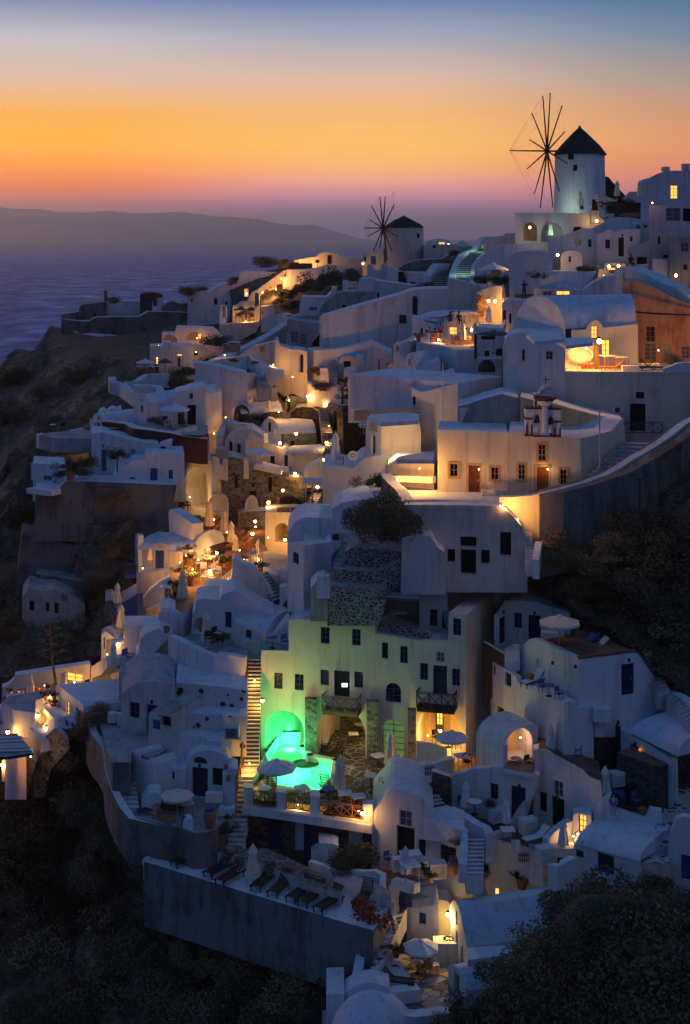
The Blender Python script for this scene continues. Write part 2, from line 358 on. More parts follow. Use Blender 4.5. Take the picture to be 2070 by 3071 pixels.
def opening_poly(F,op):
    k,x0,y0,x1,y1=op[:5];xm=(x0+x1)/2
    u0,u1=F.uv(x0,y0)[0],F.uv(x1,y0)[0];v0,v1=F.uv(xm,y1)[1],F.uv(xm,y0)[1]
    if k[0]in 'AN' or 'a' in k[1:]:
        r=(u1-u0)/2;h=min(r,(v1-v0)*0.8);c=(u0+u1)/2
        pts=[(u0,v0)]+[(c-r*math.cos(math.pi*i/10),v1-h+h*math.sin(math.pi*i/10))for i in range(11)]+[(u1,v0)]
    else:
        pts=[(u0,v0),(u0,v1),(u1,v1),(u1,v0)]
    return pts,(u0,v0,u1,v1)

PANE={'w':('window','glass','blue_paint'),'l':('window','window_glow','dark_wood'),'h':('window','dark_inside',None),'g':('window','curtain_glass','frame_paint'),
'd':('door','navy',None),'D':('door','dark_inside',None),'b':('door','blue_paint',None),'r':('door','red_door',None),'o':('door','brown_wood',None),
'f':('door','door_glow','teal_paint'),'A':('window','glass','blue_paint'),'N':('alcove',None,None),'t':('window','glass','tan_trim')}
def fill_opening(F,op,pts,bb,root,wallmat):
    k=op[0];name,mat,fr=PANE[k[0]];rec=op[5]if len(op)>5 else(0.18 if k[0]not in 'N' else 2.5)
    u0,v0,u1,v1=bb;wdt,hgt=u1-u0,v1-v0
    mb=MB()
    if k[0]=='N':
        n=len(pts);vs=[F.at(u,v,-rec)for u,v in pts]
        mb.add(vs,[tuple(range(n))]);mb.build('alcove_wall',op[6]if len(op)>6 else wallmat,root);return
    n=len(pts);a=[F.at(u,v,-rec+0.02)for u,v in pts];b_=[F.at(u,v,-rec-0.03)for u,v in pts]
    mb.add(a+b_,[tuple(range(n)),tuple(range(2*n-1,n-1,-1))])
    pane=mb.build(name,mat,root)
    if fr and wdt>0.25:
        fb=MB();t=0.06;w0=-rec+0.03
        def bar(ua,va,ub,vb,th=t):
            A=F.at(ua,va,w0);B=F.at(ub,vb,w0)
            if abs(ub-ua)>abs(vb-va):o1,o2=Vector((0,0,th/2)),F.n*0.04
            else:o1,o2=F.u*(th/2),F.n*0.04
            fb.add([A-o1,B-o1,B+o1,A+o1,A-o1+o2,B-o1+o2,B+o1+o2,A+o1+o2],
[(0,1,2,3),(7,6,5,4),(0,4,5,1),(1,5,6,2),(2,6,7,3),(3,7,4,0)])
        h=t/2
        bar(u0,v0+h,u1,v0+h);bar(u0,v1-h,u1,v1-h)if len(pts)==4 else None
        bar(u0+h,v0+t,u0+h,v1-t if len(pts)==4 else v1-(u1-u0)/2);bar(u1-h,v0+t,u1-h,v1-t if len(pts)==4 else v1-(u1-u0)/2)
        if wdt>0.5:bar((u0+u1)/2,v0+t,(u0+u1)/2,v1-t,0.05)
        nrow=max(1,int(round(hgt/0.45)))
        for i in range(1,nrow):bar(u0+t,v0+hgt*i/nrow,u1-t,v0+hgt*i/nrow,0.035)
        fb.build('frame',fr,pane)
    elif name=='door' and mat not in('dark_inside',):
        fb=MB();A=F.at(u1-wdt*0.15,v0+0.95,-rec+0.05);fb.box((A.x,A.y,A.z),0.06,0.06,0.16);fb.build('handle','steel',pane)
    if 'm' in k[1:]:                         # painted surround standing proud of the wall
        fb=MB();q=0.16
        for(ua,va,ub,vb)in((u0-q,v0,u0,v1+q),(u1,v0,u1+q,v1+q),(u0,v1,u1,v1+q))+(((u0-q,v0-q,u1+q,v0),)if name=='window' else()):
            vs=[F.at(ua,va,0),F.at(ub,va,0),F.at(ub,vb,0),F.at(ua,vb,0)];vs+=[p+F.n*0.05 for p in vs]
            fb.add(vs,[(3,2,1,0),(4,5,6,7),(0,1,5,4),(1,2,6,5),(2,3,7,6),(3,0,4,7)])
        fb.build('surround','tan_trim',root)
    elif name=='window' and wdt>0.5 and 's' in k[1:]:
        fb=MB();fb.add([F.at(u0-.08,v0-.08,0),F.at(u1+.08,v0-.08,0),F.at(u1+.08,v0,0),F.at(u0-.08,v0,0)]+[F.at(u0-.08,v0-.08,.12),F.at(u1+.08,v0-.08,.12),F.at(u1+.08,v0,.12),F.at(u0-.08,v0,.12)],
[(3,2,1,0),(4,5,6,7),(0,1,5,4),(1,2,6,5),(2,3,7,6),(3,0,4,7)]);fb.build('sill',wallmat,root)

def house(label,x0,d0,x1,d1,poly,back,ops=(),mat='white',roof='roof_white',name='house',cat='house',group=None,ext=None,drop=1.0,cap=0.0,smooth=True,root=None):
    """a facade polygon (pixels, bottom-left first, clockwise) on a vertical plane with real openings, extruded back by `back` metres"""
    F=Fac(x0,d0,x1,d1)
    pts=[F.uv(*p)for p in poly]
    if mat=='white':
        yy=px(0,poly[-1][1])[1];mat='dusk_lilac_white' if yy<1250 else('lamp_warm_white' if(yy<1650 and d0<126)else 'white')  # dusk lilac and lamp warmth put into the wall colour by screen row
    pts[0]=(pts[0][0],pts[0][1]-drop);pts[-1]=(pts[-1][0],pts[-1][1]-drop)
    own=root is None
    if own:
        base=F.at((pts[0][0]+pts[-1][0])/2,min(pts[0][1],pts[-1][1]));root=empty(name,base);tag(root,label,cat,group)
    if ext is None:
        q_=F.at((pts[0][0]+pts[-1][0])/2,0);rd=Vector((q_.x,q_.y,0)).normalized();ev=(rd if abs(F.n.dot(rd))>.62 else-F.n)*back
    else:ev=Vector((ext[0],ext[1],0)).normalized()*back
    holes=[];todo=[]
    for op in ops:
        hp,bb=opening_poly(F,op);holes.append(hp);todo.append((op,hp,bb))
    loops=[[Vector((u,v,0))for u,v in pts]]+[[Vector((u,v,0))for u,v in h]for h in holes]
    tris=tessellate_polygon(loops);flatp=[p for l in loops for p in l]
    wall=MB();vs=[F.at(p.x,p.y)for p in flatp];fs=[]
    for t in tris:
        a,b_,c=vs[t[0]],vs[t[1]],vs[t[2]]
        fs.append(tuple(t)if(b_-a).cross(c-a).dot(F.n)>0 else tuple(reversed(t)))
    wall.add(vs,fs)
    n=len(pts);fr=[F.at(u,v)for u,v in pts];bk=[p+ev for p in fr]
    rf=MB()
    for i in range(n-1):
        (ua,va),(ub,vb)=pts[i],pts[i+1]
        steep=abs(vb-va)>2.2*abs(ub-ua)and(i==0 or i==n-2)
        if(ub-ua)<-1e-4:steep=True
        tgt=wall if steep else rf
        tgt.add([fr[i],fr[i+1],bk[i+1],bk[i]],[(0,1,2,3)])
    wall.add([bk[i]for i in range(n)],[tuple(range(n))])
    for op,hp,bb in todo:
        rec=op[5]if len(op)>5 else(0.18 if op[0][0]!='N' else 2.5);m_=len(hp)
        A=[F.at(u,v)for u,v in hp];B=[F.at(u,v,-rec)for u,v in hp]
        for i in range(m_):
            j=(i+1)%m_;wall.add([A[i],B[i],B[j],A[j]],[(0,1,2,3)])
    wall.build('wall',mat,root,smooth=smooth)
    if rf.f:rf.build('roof',roof,root,smooth=smooth)
    if cap:                                   # a parapet kerb along the front roof edge
        cb=MB()
        for i in range(1,n-2):
            a,b_=fr[i],fr[i+1]
            if(b_-a).length<0.05:continue
            vs=[a+F.n*.05,b_+F.n*.05,b_-F.n*.22,a-F.n*.22];vs=[p+Vector((0,0,-0.05))for p in vs]+[p+Vector((0,0,cap))for p in vs]
            cb.add(vs,[(3,2,1,0),(4,5,6,7),(0,1,5,4),(1,2,6,5),(2,3,7,6),(3,0,4,7)])
        if cb.f:cb.build('parapet',roof,root)
    for op,hp,bb in todo:fill_opening(F,op,hp,bb,root,mat)
    return root,F

def slab(label,z,poly,H=3.0,mat='white',side=None,name='terrace',cat='terrace',group=None,par=None,ph=0.5,pt=0.22,root=None,kind=None,parmat='white'):
    """a level floor from a pixel polygon at height z, carried down H metres; par = indices of edges that carry a low wall"""
    pts=[PZ(x,y,z)for x,y in poly]
    area=sum(pts[i].x*pts[(i+1)%len(pts)].y-pts[(i+1)%len(pts)].x*pts[i].y for i in range(len(pts)))
    idx=list(range(len(pts)))
    own=root is None
    if own:
        c=sum(pts,Vector())/len(pts);root=empty(name,(c.x,c.y,z-H));tag(root,label,cat,group,kind)
    n=len(pts);lo=[p-Vector((0,0,H))for p in pts]
    f=MB();f.add(pts,[tuple(idx)if area>0 else tuple(reversed(idx))]);f.build('floor',mat,root)
    w=MB()
    for i in range(n):
        j=(i+1)%n;q=[lo[i],lo[j],pts[j]-Vector((0,0,.001)),pts[i]-Vector((0,0,.001))];w.add(q,[(0,1,2,3)if area>0 else(3,2,1,0)])
    w.build('retaining_wall',side or mat,root)
    if par:
        cen=sum(pts,Vector())/n;pb=MB()
        for i in par:
            a,b_=pts[i],pts[(i+1)%n];seg_wall(pb,a,b_,ph,pt,0.3)
        pb.build('parapet',parmat,root)
    return root

H=house
def seg_wall(mb,a,b_,h,t,down=0.0,over=True):
    """wall along a->b standing h over the line"""
    u=Vector((b_.x-a.x,b_.y-a.y,0))
    if u.length<1e-4:return
    u.normalize();s_=Vector((u.y,-u.x,0))*(t/2);e=u*(t/2 if over else 0)
    A,B=a-e,b_+e;dn,up=Vector((0,0,-down)),Vector((0,0,h))
    vs=[A-s_+dn,B-s_+dn,B+s_+dn,A+s_+dn,A-s_+up,B-s_+up,B+s_+up,A+s_+up]
    mb.add(vs,[(3,2,1,0),(4,5,6,7),(0,1,5,4),(1,2,6,5),(2,3,7,6),(3,0,4,7)])

def curtain(label,pts,down,t=0.35,mat='white',name='low_wall',cat='wall',group=None,capm=None,kind=None):
    """free-standing wall whose top follows pixel points (x, y, depth) and reaches `down` metres below"""
    p=[P(*q)for q in pts];n=len(p);mb=MB();cp=MB()
    nor=[]
    for i in range(n):
        a,b_=p[max(0,i-1)],p[min(n-1,i+1)];u=Vector((b_.x-a.x,b_.y-a.y,0)).normalized();nor.append(Vector((u.y,-u.x,0))*t/2)
    dn=Vector((0,0,-down))
    L=[p[i]+nor[i]for i in range(n)];Rr=[p[i]-nor[i]for i in range(n)]
    for i in range(n-1):
        mb.add([L[i]+dn,L[i+1]+dn,L[i+1],L[i]],[(0,1,2,3)]);mb.add([Rr[i],Rr[i+1],Rr[i+1]+dn,Rr[i]+dn],[(0,1,2,3)])
        cp.add([L[i],L[i+1],Rr[i+1],Rr[i]],[(0,1,2,3)])
    for i in(0,n-1):mb.add([L[i],L[i]+dn,Rr[i]+dn,Rr[i]],[(0,1,2,3)])
    base=p[n//2]+dn;root=empty(name,base);tag(root,label,cat,group,kind)
    mb.build('wall_face',mat,root,smooth=True);cp.build('coping',capm or 'roof_white',root,smooth=True)
    return root

def stairs(label,bl,br,tl,tr,n,riser='white',tread='grey_plaster',name='staircase',cat='stairs',group=None,down=1.2,bend=None,nose=0.0):
    """steps between pixel-and-depth corners: bottom-left, bottom-right, top-left, top-right as (x, y, depth)"""
    BL,BR,TL,TR=P(*bl),P(*br),P(*tl),P(*tr)
    root=empty(name,(BL+BR)/2-Vector((0,0,down)));tag(root,label,cat,group)
    z0=(BL.z+BR.z)/2;z1=(TL.z+TR.z)/2
    def L(a,b_,t):return a.lerp(b_,t)
    ra,rb=MB(),MB()
    for i in range(n):
        t0,t1=i/n,(i+1)/n;z=z0+(z1-z0)*(i+1)/n;zp=z0+(z1-z0)*i/n
        a,b_,c,d_=L(BL,TL,t0),L(BR,TR,t0),L(BR,TR,t1),L(BL,TL,t1)
        q=[Vector((k.x,k.y,z))for k in(a,b_,c,d_)];lo=[Vector((k.x,k.y,zp-down))for k in(a,b_,c,d_)]
        rb.add(q,[(0,1,2,3)])
        e=[k-Vector((0,0,.002))for k in q]
        if nose:
            h_=Vector((0,0,(z-zp)*.45));ra.add([lo[0],lo[1],e[1]-h_*2.2,e[0]-h_*2.2],[(0,1,2,3)]);rb.add([e[0]-h_*2.2,e[1]-h_*2.2,e[1]-h_,e[0]-h_],[(0,1,2,3)]);ra.add([e[0]-h_,e[1]-h_,e[1],e[0]],[(0,1,2,3)])
        else:ra.add([lo[0],lo[1],e[1],e[0]],[(0,1,2,3)])
        ra.add([lo[1],lo[2],e[2],e[1]],[(0,1,2,3)]);ra.add([lo[3],lo[0],e[0],e[3]],[(0,1,2,3)])
        if nose:
            m1_,m2_=q[0].lerp(q[3],nose),q[1].lerp(q[2],nose);up=Vector((0,0,.012))
            ra.add([q[0]+up,q[1]+up,m2_+up,m1_+up],[(0,1,2,3)])
    ra.build('riser',riser,root);rb.build('tread',tread,root)
    return root
# ------------------------------------------------------------------ more shapes
def barrel(label,F,x0,x1,yb,yt,w,root=None,mat='roof_white',n=10,name='vault',cat='roof',endcaps=True,off=0.0):
    """half-cylinder roof lying along a facade: springs at row yb, crown seen at row yt, w metres deep"""
    u0,v0=F.uv(x0,yb if not isinstance(yb,tuple)else yb[0]);u1,v1=F.uv(x1,yb if not isinstance(yb,tuple)else yb[1])
    ytt=yt if isinstance(yt,tuple)else(yt,yt)
    own=root is None
    if own:root=empty(name,F.at((u0+u1)/2,min(v0,v1)));tag(root,label,cat)
    mb=MB();rows=[]
    for(u,v,y,x)in((u0,v0,ytt[0],x0),(u1,v1,ytt[1],x1)):
        dep=F.at(u,v).y+w/2*abs(F.n.y);h=max(0.4,zof(y,dep)-v)
        rows.append([F.at(u,v+h*math.sin(math.pi*i/n),off-w/2*(1-math.cos(math.pi*i/n)))for i in range(n+1)])
    k=n+1
    mb.add(rows[0]+rows[1],[(i,k+i,k+i+1,i+1)for i in range(n)])
    if endcaps:mb.add(rows[0],[tuple(range(k))]);mb.add(rows[1],[tuple(reversed(range(k)))])
    mb.build('roof',mat,root,smooth=True);return root

def dome(label,x,y,d,rx,rz,root=None,mat='roof_white',ry=None,name='dome',cat='roof',n=20):
    c=P(x,y,d);ry=ry or rx;mb=MB();own=root is None
    if own:root=empty(name,c);tag(root,label,cat)
    prof=[(rx*math.cos(a),rz*math.sin(a))for a in[math.pi/2*i/9 for i in range(9)]]+[(0.02,rz)]
    mb.lathe(c,prof,n,sq=ry/rx);mb.build('roof',mat,root,smooth=True);return root

def boxat(label,x,y,d,sx,sy,sz,mat,name,cat,rz=0.0,kind=None,extra=None,group=None):
    """a small built thing standing at a pixel; extra adds parts"""
    p=P(x,y,d);root=empty(name,p,rz);tag(root,label,cat,group,kind)
    mb=MB();mb.box((0,0,0),sx,sy,sz);o=mb.build('body',mat,root,world=False)
    if extra:extra(root)
    return root

def xbar(mb,a,b_,r):mb.tube(a,b_,r,n=4)

# ------------------------------------------------------------------ prototypes
def leafball(seed,n=900,R_=1.0,leaf=0.085,squash=0.8,lumps=9):
    rnd=random.Random(seed);mb=MB()
    cs=[(Vector((rnd.gauss(0,.45),rnd.gauss(0,.45),rnd.gauss(0,.32))),rnd.uniform(.32,.6))for _ in range(lumps)]
    for _ in range(n):
        c,r=rnd.choice(cs);d_=Vector((rnd.gauss(0,1),rnd.gauss(0,1),rnd.gauss(0,1))).normalized()
        p=c+d_*r*(rnd.random()**0.35);p.z=p.z*squash+0.55*squash
        if p.z<-0.05:p.z=rnd.uniform(0,.2)
        u=Vector((rnd.gauss(0,1),rnd.gauss(0,1),rnd.gauss(0,1))).normalized();v=u.orthogonal().normalized();s_=leaf*rnd.uniform(.6,1.5)
        mb.add([(p-u*s_)*R_,(p+v*s_*.5)*R_,(p+u*s_)*R_,(p-v*s_*.5)*R_],[(0,1,2,3)])
    return mb
def mk_bush(seed,mat,lab,**k):
    def f():
        r=empty('bush',(0,0,0));tag(r,lab,'bush')
        leafball(seed,**k).build('crown',mat,r)
        t=MB();
        for a in range(4):t.tube((0,0,0),(.35*math.cos(a*1.7),.35*math.sin(a*1.7),.5),.035,.012,5)
        t.build('stem','bark',r);return r
    return f
def mk_umb_closed(mat):
    def f():
        r=empty('closed_parasol',(0,0,0));tag(r,'closed parasol','parasol')
        m=MB();m.lathe((0,0,0),[(.22,0),(.22,.05),(.05,.08),(.03,.1),(.03,2.75),(.01,2.8)],8);m.build('pole','frame_paint',r)
        w=lambda i,j:1.0+(.22 if i%2 else-.12)*(1 if j<7 else .3)
        c=MB();c.lathe((0,0,0),[(.14,.55),(.40,.60),(.36,1.0),(.29,1.55),(.22,2.0),(.29,2.12),(.20,2.4),(.10,2.62),(.02,2.74)],14,wob=w);c.build('canopy',mat,r,smooth=True)
        return r
    return f
def mk_umb_open(mat,sides=8,rad=1.5,h=2.45,drop=.5,pole='frame_paint',val=.16):
    def f():
        r=empty('open_parasol',(0,0,0));tag(r,'open parasol','parasol')
        m=MB();m.lathe((0,0,0),[(.25,0),(.25,.07),(.035,.09),(.035,h-.02)],8);m.build('pole',pole,r)
        c=MB();vs=[];top=h
        for rr,z in((.05,top),(rad*.5,top-drop*.42),(rad,top-drop),(rad,top-drop-val)):
            for i in range(sides*2):
                a=math.pi*i/sides;k=1.0 if i%2==0 else math.cos(math.pi/sides)*.985
                zz=z-(.035 if(i%2 and rr>.3)else 0)
                vs.append((rr*k*math.cos(a),rr*k*math.sin(a),zz))
        q=sides*2;fs=[(j*q+i,(j+1)*q+i,(j+1)*q+(i+1)%q,j*q+(i+1)%q)for j in range(3)for i in range(q)]
        fs.append(tuple(range(q)));c.add(vs,fs);c.build('canopy',mat,r)
        b_=MB()
        for i in range(sides):
            a=2*math.pi*i/sides;b_.tube((.04,0,top-.5),(rad*.5*math.cos(a),rad*.5*math.sin(a),top-drop*.42-.03),.012,n=4);b_.tube((0,0,top-.03),(rad*.98*math.cos(a),rad*.98*math.sin(a),top-drop-.02),.012,n=4)
        b_.build('rib','frame_paint',r)
        t=MB();t.lathe((0,0,0),[(.26,top-.06),(.2,top+.05),(.03,top+.12),(.02,top+.2)],8);t.build('vent_cap',mat,r)
        return r
    return f
def mk_lounger(wood,pad=None):
    def f():
        r=empty('sun_lounger',(0,0,0));tag(r,'sun lounger','sun lounger')
        fr=MB();
        for s_ in(-.3,.3):fr.box((0.0,s_,.27),1.95,.05,.07)
        fr.build('frame',wood,r)
        st=MB()
        for i in range(10):st.box((-.85+i*.125,0,.34),.095,.6,.025)
        st.build('seat',wood,r)
        bk=MB()
        for i in range(8):
            t=i/7*.72;st_=Vector((.38+t*.72,0,.34+t*.70));bk.box((st_.x,0,st_.z),.07,.6,.03)
        for s_ in(-.28,.28):bk.tube((.36,s_,.34),(.92,s_,.88),.022,n=4)
        bk.tube((.85,-.2,.8),(.95,-.2,.3),.018,n=4);bk.tube((.85,.2,.8),(.95,.2,.3),.018,n=4)
        bk.build('backrest',wood,r)
        for x_ in(-.85,.8):
            for y_ in(-.28,.28):q=MB();q.box((x_,y_,0),.06,.05,.3);q.build('leg',wood,r)
        if pad:
            p_=MB();p_.box((-.28,0,.37),1.25,.56,.07);p_.add([(.35,-.28,.37),(.92,-.28,.93),(.92,.28,.93),(.35,.28,.37),(.30,-.28,.44),(.87,-.28,1.0),(.87,.28,1.0),(.30,.28,.44)],
[(0,1,2,3),(7,6,5,4),(0,4,5,1),(1,5,6,2),(2,6,7,3),(3,7,4,0)]);p_.build('cushion',pad,r)
        return r
    return f
def mk_chair(wood,cloth):
    def f():
        r=empty('chair',(0,0,0));tag(r,'chair','chair')
        for x_ in(-.21,.21):
            for y_ in(-.2,.2):q=MB();q.tube((x_,y_,0),(x_*.95,y_,.9 if y_>0 else .62),.02,n=4);q.build('leg',wood,r)
        s_=MB();s_.box((0,0,.43),.46,.44,.035);s_.build('seat',cloth,r)
        b_=MB();b_.box((0,.205,.58),.44,.03,.32);b_.build('backrest',cloth,r)
        for x_ in(-.23,.23):a=MB();a.box((x_,0,.62),.045,.46,.03);a.build('armrest',wood,r)
        return r
    return f
def mk_table(top,rnd=True,leg='black_metal',w=.8):
    def f():
        r=empty('table',(0,0,0));tag(r,'table','table')
        t=MB()
        if rnd:t.lathe((0,0,0),[(w/2,.72),(w/2+.01,.735),(w/2,.75)],18)
        else:t.box((0,0,.72),w,w,.035)
        t.build('tabletop',top,r)
        if rnd:
            p_=MB();p_.lathe((0,0,0),[(.24,0),(.22,.03),(.035,.06),(.03,.72)],8);p_.build('pedestal',leg,r)
        else:
            for x_ in(-.4,.4):
                for y_ in(-.4,.4):q=MB();q.tube((x_*w,y_*w,0),(x_*w,y_*w,.72),.022,n=4);q.build('leg',leg,r)
        return r
    return f
def mk_pot(leafm=None,jar=False):
    def f():
        r=empty('jar' if jar else 'flower_pot',(0,0,0));tag(r,'pot','jar' if jar else 'flower pot')
        m=MB()
        if jar:m.lathe((0,0,0),[(.20,0),(.30,.15),(.44,.55),(.46,.85),(.36,1.15),(.26,1.27),(.33,1.32),(.33,1.40),(.24,1.38),(.2,1.2)],18)
        else:m.lathe((0,0,0),[(.17,0),(.26,.40),(.29,.41),(.29,.47),(.24,.46),(.22,.40)],14)
        m.build('vessel','terracotta',r,smooth=True)
        if jar:
            g=MB();g.lathe((0,0,0),[(.375,1.12),(.30,1.24),(.335,1.32),(.335,1.36)],18);g.build('glazed_rim','blue_paint',r,smooth=True)
        if leafm:leafball(77,260,.42,.16,1.0,5).build('plant',leafm,r).location=(0,0,.4)
        return r
    return f
def mk_agave():
    r=empty('agave',(0,0,0));tag(r,'agave','plant');m=MB();rnd=random.Random(5)
    for i in range(26):
        a=i*2.4;t=rnd.uniform(.35,1.25);l=rnd.uniform(.7,1.1);d_=Vector((math.cos(a)*math.cos(t),math.sin(a)*math.cos(t),math.sin(t)));s_=Vector((-math.sin(a),math.cos(a),0))*.07
        b0=d_*.08;mid=d_*l*.5;tip=d_*l+Vector((0,0,-.12*l));m.add([b0-s_*.8,b0+s_*.8,mid+s_,mid-s_,tip,mid+Vector((0,0,-.05))],[(0,1,2,3),(3,2,4),(0,5,1),(5,4,2),(3,4,5)])
    m.build('leaves','agave',r);return r
def mk_dish():
    r=empty('satellite_dish',(0,0,0));tag(r,'dish','dish');m=MB()
    prof=[(.02,0),(.25,.03),(.45,.1),(.5,.14)];vs=[];n=16
    for q,z in prof:
        for i in range(n):a=2*math.pi*i/n;vs.append((q*math.cos(a),-z-.15,q*math.sin(a)+1.0))
    fs=[(j*n+i,j*n+(i+1)%n,(j+1)*n+(i+1)%n,(j+1)*n+i)for j in range(3)for i in range(n)];m.add(vs,fs);m.build('reflector','grey_plaster',r,smooth=True)
    p_=MB();p_.tube((0,0,0),(0,0,1),.03);p_.tube((0,-.1,.6),(0,-.6,1),.015);p_.build('mast','steel',r);return r
def mk_ac():
    r=empty('air_conditioner',(0,0,0));tag(r,'unit','air conditioner');m=MB();m.box((0,0,.08),.85,.32,.6);m.build('casing','frame_paint',r)
    f=MB();f.tube((-.12,-.165,.38),(-.12,-.19,.38),.22,n=16);f.build('fan_grille','black_metal',r)
    for x_ in(-.35,.35):q=MB();q.box((x_,0,0),.05,.3,.08);q.build('foot','steel',r)
    return r
def mk_cabinet():
    r=empty('cabinet',(0,0,0));tag(r,'cabinet','cabinet');m=MB();m.box((0,0,0),.95,.62,.85);m.build('body','white',r)
    t=MB();t.box((0,0,.85),1.02,.68,.05);t.build('top','roof_white',r);d_=MB();d_.box((0,-.322,.1),.8,.02,.62);d_.build('door','frame_paint',r);return r
def mk_gate(cm):
    def f():
        r=empty('gate',(0,0,0));tag(r,'gate','gate');m=MB()
        for i in range(6):m.box((-.5+i*.2,0,.05),.09,.03,1.0+.12*math.sin(i/5*math.pi))
        m.build('pickets',cm,r);q=MB();q.box((0,.03,.25),1.15,.04,.08);q.box((0,.03,.8),1.15,.04,.08);q.build('rail',cm,r);return r
    return f
def mk_thatch():
    r=empty('thatched_parasol',(0,0,0));tag(r,'thatched parasol','parasol');m=MB();m.tube((0,0,0),(0,0,2.5),.05);m.build('pole','bark',r)
    c=MB();rnd=random.Random(3);c.lathe((0,0,0),[(1.3,1.85),(1.32,1.95),(.7,2.3),(.05,2.65)],16,wob=lambda i,j:1+.06*math.sin(i*2.3+j))
    for i in range(70):
        a=rnd.uniform(0,6.28);c.tube((1.3*math.cos(a),1.3*math.sin(a),1.95),(1.38*math.cos(a),1.38*math.sin(a),1.62+rnd.random()*.15),.02,.005,3)
    c.build('canopy','straw',r);return r
def mk_person(pose,shirt):
    def f():
        r=empty('person',(0,0,0));tag(r,'person','person')
        sit=pose=='sit';hz=.48 if sit else .92
        J={'pel':(0,0,hz),'che':(0,-.02,hz+.32),'nec':(0,-.02,hz+.52),'hea':(0,-.04,hz+.66),'top':(0,-.03,hz+.78),
'sl':(-.18,-.02,hz+.46),'sr':(.18,-.02,hz+.46),'el':(-.24,-.1,hz+.2),'er':(.24,-.1,hz+.2)}
        if pose=='photo':J['el']=(-.30,-.22,hz+.38);J['er']=(.30,-.22,hz+.38);J['wl']=(-.08,-.26,hz+.60);J['wr']=(.08,-.26,hz+.60)
        else:J['wl']=(-.20,-.32,hz+.16);J['wr']=(.20,-.32,hz+.16)
        if sit:J.update(hl=(-.1,-.02,hz-.02),hr=(.1,-.02,hz-.02),kl=(-.12,-.45,hz),kr=(.12,-.45,hz),al=(-.12,-.48,.08),ar=(.12,-.48,.08),tl=(-.12,-.62,.04),tr=(.12,-.62,.04))
        else:J.update(hl=(-.1,0,hz-.05),hr=(.1,0,hz-.05),kl=(-.11,-.02,.48),kr=(.11,-.02,.48),al=(-.11,.02,.08),ar=(.11,.02,.08),tl=(-.12,-.14,.04),tr=(.12,-.14,.04))
        E=[('pel','che'),('che','nec'),('nec','hea'),('hea','top'),('che','sl'),('che','sr'),('sl','el'),('sr','er'),('el','wl'),('er','wr'),('pel','hl'),('pel','hr'),('hl','kl'),('hr','kr'),('kl','al'),('kr','ar'),('al','tl'),('ar','tr')]
        RD=dict(pel=.14,che=.15,nec=.055,hea=.095,top=.06,sl=.07,sr=.07,el=.045,er=.045,wl=.035,wr=.035,hl=.1,hr=.1,kl=.065,kr=.065,al=.045,ar=.045,tl=.035,tr=.035)
        ks=list(J);me=bpy.data.meshes.new('figure');me.from_pydata([J[k]for k in ks],[(ks.index(a),ks.index(b_))for a,b_ in E],[])
        o=bpy.data.objects.new('body',me);COL.objects.link(o);o.parent=r
        md=o.modifiers.new('skin','SKIN');sv=me.skin_vertices[0].data
        for i,k in enumerate(ks):sv[i].radius=(RD[k],RD[k]);sv[i].use_root=(k=='pel')
        o.modifiers.new('sub','SUBSURF').levels=1;o.modifiers['sub'].render_levels=1
        me.materials.append(MATS[shirt])
        h=MB();h.lathe(J['hea'],[(.06,-.04),(.10,.0),(.105,.06),(.08,.12),(.02,.15)],10);h.build('hair','dark_cloth',r,smooth=True).location=(0,.03,.02)
        fc=MB();c=J['hea'];fc.lathe((c[0],c[1]-.055,c[2]-.06),[(.03,0),(.06,.05),(.065,.1),(.04,.15)],8);fc.build('face','skin',r,smooth=True)
        return r
    return f
PROTOS.update({
'bush_dark':[mk_bush(1,'scrub_leaf','bush',n=4200,leaf=.042,lumps=12),None],'bush_green':[mk_bush(2,'foliage','bush',n=2400,leaf=.055),None],'bush_dry':[mk_bush(3,'dry_leaf','bush',n=4000,leaf=.04,lumps=12),None],
'bush_red':[mk_bush(4,'flower_red','bush',n=1000),None],'bush_tan_or_lit':[mk_bush(6,'tan_or_lit_leaf','bush',n=900,squash=1.3),None],
'pclosed':[mk_umb_closed('fabric'),None],'pclosed_w':[mk_umb_closed('white_fabric'),None],'popen':[mk_umb_open('white_fabric'),None],'popen_t':[mk_umb_open('fabric',rad=1.55,drop=.45),None],
'pflat':[mk_umb_open('teal_paint',sides=4,rad=1.9,drop=.25,pole='black_metal'),None],'thatch':[mk_thatch,None],
'lounger':[mk_lounger('dark_wood'),None],'lounger_o':[mk_lounger('orange_wood'),None],'lounger_b':[mk_lounger('brown_wood','blue_fabric'),None],'lounger_w':[mk_lounger('brown_wood','white_fabric'),None],
'chair':[mk_chair('dark_wood','dark_cloth'),None],'chair_b':[mk_chair('blue_paint','blue_fabric'),None],'chair_o':[mk_chair('orange_wood','orange_fabric'),None],'chair_w':[mk_chair('frame_paint','white_fabric'),None],
'table':[mk_table('white',True),None],'table_b':[mk_table('blue_paint',True),None],'table_s':[mk_table('white',False,'orange_wood'),None],
'pot':[mk_pot(),None],'pot_g':[mk_pot('foliage'),None],'jar':[mk_pot(jar=True),None],'agave':[mk_agave,None],'dish':[mk_dish,None],'ac':[mk_ac,None],'cabinet':[mk_cabinet,None],
'gate':[mk_gate('navy'),None],'gate_w':[mk_gate('blue_paint'),None],
'person_sit':[mk_person('sit','light_cloth'),None],'person_dark':[mk_person('sit','dark_cloth'),None],'person_photo':[mk_person('photo','dark_cloth'),None],'person_red':[mk_person('sit','red_cloth'),None],
})
NLAMP=[0]
